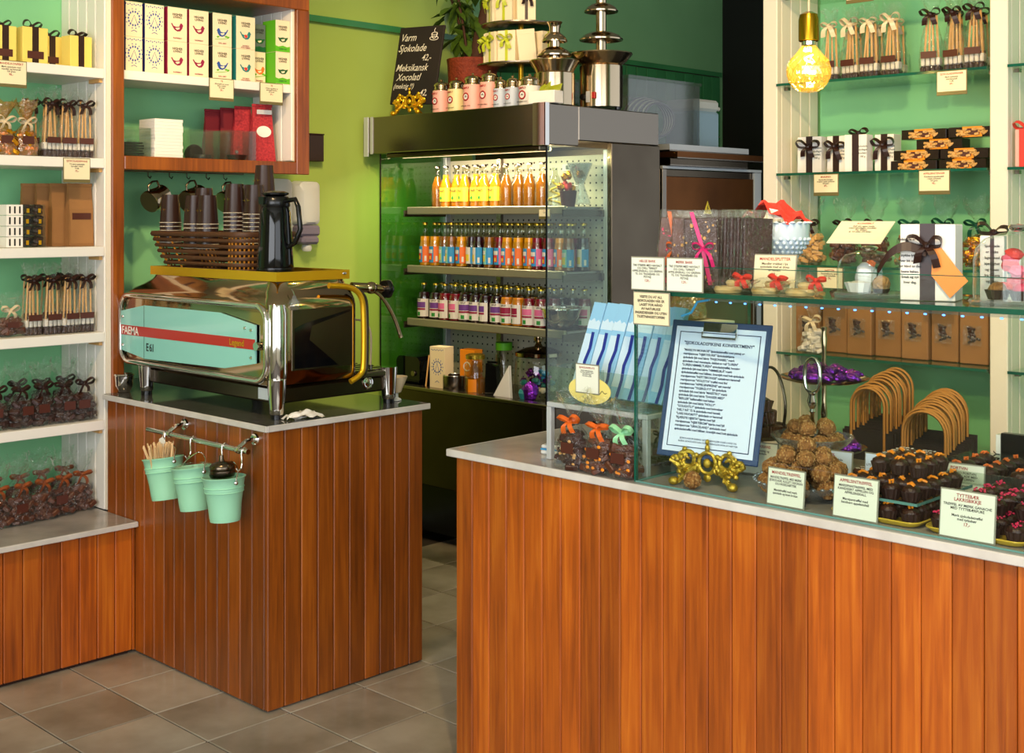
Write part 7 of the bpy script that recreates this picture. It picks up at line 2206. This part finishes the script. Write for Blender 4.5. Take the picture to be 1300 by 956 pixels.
for tier, zz, n1, n2 in (('upper', 0.2195, 13, 6), ('lower', 0.0345, 13, 7)):
    for ring, n, R, dz in ((0, n1, 0.078, 0.0), (1, n2, 0.045, 0.014)):
        for i in range(n):
            a = 2 * PI * i / n + ring * 0.3
            loc = (PX + R * math.cos(a), PY + R * math.sin(a), ZC + zz + 0.001 + dz)
            rot = (rw.uniform(-.25, .25), rw.uniform(-.25, .25), rw.uniform(0, 3))
            lb = f'purple foil-wrapped sweet on the {tier} plate of the silver stand'
            if ps is None:
                ps = thing('foil_sweet', lb, 'sweet', loc, 0, f'purple sweets on the {tier} plate', rot=rot)
                part('foil', MB().ell((0, 0, 0.013), (0.022, 0.016, 0.013), 9, 6, 0.1, rw), 'purple_foil', ps)
                part('twist', MB().ell((0.02, 0, 0.012), (0.008, 0.012, 0.006), 7, 5, 0.2, rw), 'purple_foil', ps)
            else:
                dup(ps, loc, rot=rot, label=lb, group=f'purple sweets on the {tier} plate')


def praline(name, label, group, pos, top='choc', garnish=None, gm='peel', r=0.0215, rz=0):
    t = thing(name, label, 'praline', pos, rz, group)
    part('pleated_cup', MB().lathe([(0, 0), (r * 0.72, 0), (r * 0.98, 0.022), (r * 0.92, 0.022), (r * 0.66, 0.003), (0, 0.003)], 28, None, (14, 0.05)), 'choc_cup', t)
    part('chocolate', MB().lathe([(0, 0.004), (r * 0.7, 0.004), (r * 0.9, 0.02), (r * 0.8, 0.028), (r * 0.4, 0.033), (0, 0.034)], 16), top, t, 50)
    rw = random.Random(len(label))
    mb = MB()
    if garnish == 'peel':
        mb.tube([(-0.010, 0.0, 0.034), (-0.003, 0.003, 0.038), (0.004, -0.003, 0.037), (0.011, 0.001, 0.034)], 0.0028, 5)
        mb.tube([(-0.006, -0.005, 0.034), (0.003, -0.004, 0.039), (0.008, 0.005, 0.035)], 0.0022, 5)
    elif garnish == 'crumb':
        for k in range(16):
            a, q = rw.uniform(0, 6.28), rw.uniform(0, 0.016)
            mb.ell((q * math.cos(a), q * math.sin(a), 0.033 + rw.uniform(-.002, .004)), (0.0032, 0.0024, 0.0022), 6, 4)
    if mb.v:
        part('garnish', mb, gm, t)
    return t


def yplate(label, x0, x1, y0, y1, rz=0.0):
    t = thing('yellow_platter', label, 'platter', ((x0 + x1) / 2, (y0 + y1) / 2, ZC), rz)
    hx, hy = (x1 - x0) / 2, (y1 - y0) / 2
    part('tray', loft([[(x, y, 0.0) for x, y in rrect(-hx + 0.012, hx - 0.012, -hy + 0.012, hy - 0.012, 0.02)], [(x, y, 0.004) for x, y in rrect(-hx + 0.006, hx - 0.006, -hy + 0.006, hy - 0.006, 0.022)], [(x, y, 0.012) for x, y in rrect(-hx, hx, -hy, hy, 0.024)], [(x, y, 0.012) for x, y in rrect(-hx + 0.003, hx - 0.003, -hy + 0.003, hy - 0.003, 0.022)], [(x, y, 0.006) for x, y in rrect(-hx + 0.012, hx - 0.012, -hy + 0.012, hy - 0.012, 0.02)]]), 'yellow_plate', t, 40)
    part('rim', MB().tube([(x, y, 0.012) for x, y in rrect(-hx, hx, -hy, hy, 0.024)], 0.0022, 5, closed=True), 'yellow_plate', t, 60)
    return t


def fill(grid, z, proto, label, group, jz=0.3):
    for k, (x, y) in enumerate(grid):
        dup(proto, (x, y, z), 0.9 * k, label, group)


def grid(x0, x1, nx, y0, y1, ny):
    return [(x0 + (x1 - x0) * i / max(nx - 1, 1), y0 + (y1 - y0) * j / max(ny - 1, 1)) for j in range(ny) for i in range(nx)]


# platter with orange-peel pralines, two levels
yplate('yellow platter under the orange-peel pralines', -1.43, -1.225, 2.475, 2.765)
ga = grid(-1.404, -1.25, 4, 2.503, 2.735, 6)
p0 = praline('orange_praline', 'dark praline with orange peel on the yellow platter', 'orange-peel pralines below', (*ga[0], ZC + 0.0065), 'choc', 'peel')
fill(ga[1:], ZC + 0.0065, p0, None, None)
t = thing('clear_divider_tray', 'clear plastic tray between two layers of orange-peel pralines', 'tray', (-1.327, 2.62, ZC + 0.047))
part('sheet', MB().box(-0.098, 0.098, -0.132, 0.132, 0, 0.002), 'acrylic', t)
part('lip', MB().box(-0.098, 0.098, -0.134, -0.1322, 0, 0.006).box(0.0982, 0.100, -0.134, 0.134, 0, 0.006), 'glass_edge_pale', t)
gb = grid(-1.396, -1.257, 4, 2.52, 2.72, 5)
fill(gb, ZC + 0.0495, p0, 'dark praline with orange peel on the clear tray', 'orange-peel pralines above')
gc = grid(-1.37, -1.28, 3, 2.60, 2.70, 3)
fill(gc, ZC + 0.086, p0, 'dark praline with orange peel on top of the heap', 'orange-peel pralines on top')
# platter with pink-berry pralines
yplate('yellow platter under the pink-sprinkled pralines', -1.21, -1.0, 2.475, 2.765)
ga = grid(-1.183, -1.027, 4, 2.505, 2.735, 6)
p1 = praline('berry_praline', 'dark praline with pink berry crumbs on the yellow platter', 'berry pralines', (*ga[0], ZC + 0.0065), 'choc', 'crumb', 'berry')
fill(ga[1:], ZC + 0.0065, p1, None, None)
fill([(x, y) for x, y in grid(-1.15, -1.03, 3, 2.56, 2.72, 4)], ZC + 0.041, p1, 'dark praline with pink berry crumbs on top of the heap', 'berry pralines on top')
# third front platter, cut by the frame
yplate('yellow platter at the end of the front row of pralines', -0.985, -0.78, 2.475, 2.765)
p2 = praline('plain_praline', 'plain dark praline on the last front platter', 'plain pralines', (-0.96, 2.505, ZC + 0.0065), 'choc', None)
fill(grid(-0.96, -0.80, 4, 2.505, 2.735, 6)[1:], ZC + 0.0065, p2, None, None)
# log pralines with white drizzle behind the cards
yplate('yellow platter under the chocolate logs', -1.57, -1.37, 2.80, 3.03)
g = 'drizzled chocolate logs'
lg = None
for j in range(3):
    for i in range(9):
        loc = (-1.535 + 0.055 * j + (0.012 if False else 0), 2.82 + 0.0235 * i, ZC + 0.0065)
        if lg is None:
            lg = thing('chocolate_log', 'milk chocolate log with white flakes on the platter behind the cards', 'praline', loc, 0, g)
            part('log', MB().box(-0.024, 0.024, -0.0105, 0.0105, 0, 0.03, 0.006), 'choc_milk', lg)
            fl = MB()
            rw = random.Random(50)
            for k in range(7):
                fl.box(-0.003, 0.003, -0.0015, 0.0015, -0.001, 0.001, 0, Matrix.Translation((rw.uniform(-.016, .016), rw.uniform(-.005, .005), 0.0305)) @ Matrix.Rotation(rw.uniform(0, 3), 4, 'Z'))
            part('flakes', fl, 'paper_white', lg)
        else:
            dup(lg, loc, 0.05 * math.sin(i * 2 + j))
for j in range(2):
    for i in range(8):
        dup(lg, (-1.507 + 0.06 * j, 2.832 + 0.0235 * i, ZC + 0.038), 0.05 * math.sin(i * 3 + j), 'milk chocolate log with white flakes on top of the pile', 'upper drizzled logs')
# back right platter with clear tray of orange-bit pralines
yplate('yellow platter under the covered clear tray', -1.345, -1.115, 2.79, 3.03)
fill(grid(-1.318, -1.142, 4, 2.815, 3.0, 5), ZC + 0.0065, p2, 'dark praline below the clear tray', 'pralines below the clear tray')
t = thing('clear_lidded_tray', 'clear plastic tray with upturned rim stacked over pralines', 'tray', (-1.225, 2.905, ZC + 0.047))
part('sheet', MB().box(-0.118, 0.118, -0.118, 0.118, 0, 0.002), 'acrylic', t)
for bx in ((-0.13, 0.13, -0.13, -0.128, 0.0, 0.03), (-0.13, 0.13, 0.128, 0.13, 0.0, 0.03), (0.128, 0.13, -0.128, 0.128, 0.0, 0.03), (-0.13, -0.128, -0.128, 0.128, 0.0, 0.03)):
    part('rim', MB().box(*bx), 'acrylic', t)
p3 = praline('caramel_praline', 'large dark praline with amber bits in the clear tray', 'amber-bit pralines', (-1.30, 2.83, ZC + 0.0495), 'choc', 'peel', 'orange', 0.025)
fill(grid(-1.30, -1.15, 3, 2.83, 2.985, 4)[1:], ZC + 0.0495, p3, None, None)
yplate('yellow platter with pale cream pralines', -1.09, -0.88, 2.79, 3.03)
p4 = praline('white_praline', 'cream-white praline on its own platter', 'white pralines', (-1.06, 2.82, ZC + 0.0065), 'marsh', None)
fill(grid(-1.06, -0.91, 4, 2.82, 3.0, 5)[1:], ZC + 0.0065, p4, None, None)
# dark fluted chocolates heaped on a plate with a wire handle
t = thing('handled_plate', 'dark plate with wire loop handle behind the clipboard', 'plate', (-1.862, 2.855, ZC))
part('pedestal', MB().lathe([(0, 0), (0.05, 0), (0.045, 0.01), (0.018, 0.02), (0.018, 0.06), (0.05, 0.07)], 20), 'crystal', t, 40)
part('dish', MB().lathe([(0, 0.0705), (0.07, 0.0705), (0.082, 0.082), (0.079, 0.083), (0.066, 0.075), (0, 0.075)], 28), 'chrome_warm', t, 40)
part('handle', MB().tube(smoothpath([(0.06, 0.03, 0.079), (0.07, 0.03, 0.16), (0.05, 0.03, 0.235), (0.02, 0.03, 0.255), (-0.005, 0.03, 0.22), (0.0, 0.03, 0.12), (0.0, 0.03, 0.076)], 4), 0.004, 6), 'steel_dark', t, 60)
pf = None
for k in range(20):
    li = 0 if k < 9 else (1 if k < 15 else 2)
    n = (9, 6, 5)[li]
    a = 2 * PI * k / n
    R = (0.056, 0.04, 0.026)[li]
    loc = (-1.862 + R * math.cos(a), 2.855 + R * math.sin(a), ZC + 0.0765 + 0.031 * li)
    if pf is None:
        pf = thing('fluted_chocolate', 'dark fluted chocolate heaped on the handled plate', 'chocolate', loc, 0, 'fluted chocolates')
        part('body', MB().lathe([(0, 0), (0.016, 0), (0.021, 0.03), (0, 0.031)], 32, None, (16, 0.05)), 'choc_milk', pf)
        part('cap', MB().lathe([(0, 0.0312), (0.013, 0.0312), (0, 0.036)], 12), 'choc', pf)
    else:
        dup(pf, loc, rot=(0.25 * math.sin(k * 2.1), 0.25 * math.cos(k * 1.3), k))

# price cards inside the case
cards = [(-1.535, 2.468, 0.0, 0.098, 0.086, 'MANDELTRØFFEL', 'MANDELTRØFFEL MED MØRK\nSJOKOLADE, RULLET I KROKAN\nOG HASSELNØTTER\n\nMandeltrøffel med mørk\nsjokolade og knust krokan', 'pale green price card leaning before the low truffle bowl', 'card_white'),
         (-1.362, 2.468, 0.0, 0.108, 0.093, 'APPELSINTRØFFEL', 'MARSIPANTRØFFEL MED\nKANDISERT APPELSIN OG\nAPPELSINSKALL\n\nMarsipantrøffel med\nkandisert appelsinskall', 'pale price card before the orange-peel pralines', 'card_white'),
         (-1.113, 2.468, 0.0, 0.118, 0.10, 'TYTTEBÆR\nLAKRISBIKKJE', 'TRØFFEL AV MØRK GANACHE\nMED TYTTEBÆRPURÉ\n\nMørk sjokoladetrøffel\nmed tyttebær', 'pale price card with two red heading lines before the pink-sprinkled pralines', 'card_white'),
         (-1.455, 2.79, 0.1, 0.115, 0.085, 'NØTTELOGS', 'SPRØ NØTTEKROKAN I\nLYS SJOKOLADE MED HAVSALT\nOG HVITE FLAK\n\nSprø nøttekrokan', 'pale blue price card before the drizzled logs', 'clip_paper'),
         (-1.275, 2.785, 0.1, 0.118, 0.09, 'PORTVIN', 'TRØFFEL MED PORTVIN\nI MØRK SJOKOLADE MED\nAPRIKOS PÅ TOPPEN\n\nTrøffel med portvin', 'pale price card before the clear tray of pralines', 'card_white'),
         (-1.775, 2.725, 0.1, 0.11, 0.085, 'MANDELKRANS', 'Mandler, honning og\nmørk sjokolade', 'pale green card half hidden behind the low truffle bowl', 'card_white'),
         (-1.585, 2.755, 0.1, 0.11, 0.085, 'FIOL', 'Fioltrøffel i lilla folie\nmed melkesjokolade', 'pale blue card behind the low truffle bowl next to the logs', 'clip_paper')]
for x, y, rz, w, h, ti, bo, lb, pm in cards:
    price_card(lb, (x, y, ZC), rz, w, h, ti, bo, pm, 'card_frame_grey', tilt=-0.1, lip=0.004, ts=0.0095, bs=0.0074, price='17,-' if 'TYTTE' in ti else None, foot=True)
t = thing('menu_block', 'black menu block with white lettered spine at the back of the case', 'menu holder', (-1.27, 3.065, ZC), 0.0)
part('block', MB().box(-0.02, 0.10, -0.012, 0.012, 0, 0.125, 0.002), 'black', t)
sp2 = part('spine', MB().box(-0.032, -0.0205, -0.012, 0.012, 0.0, 0.12, 0.001), 'paper_white', t)
part('lettering', text_mesh('MENY', 0.022, 'ink', 'LEFT'), None, sp2, None, (-0.022, -0.0128, 0.02), (0, -HP, 0))
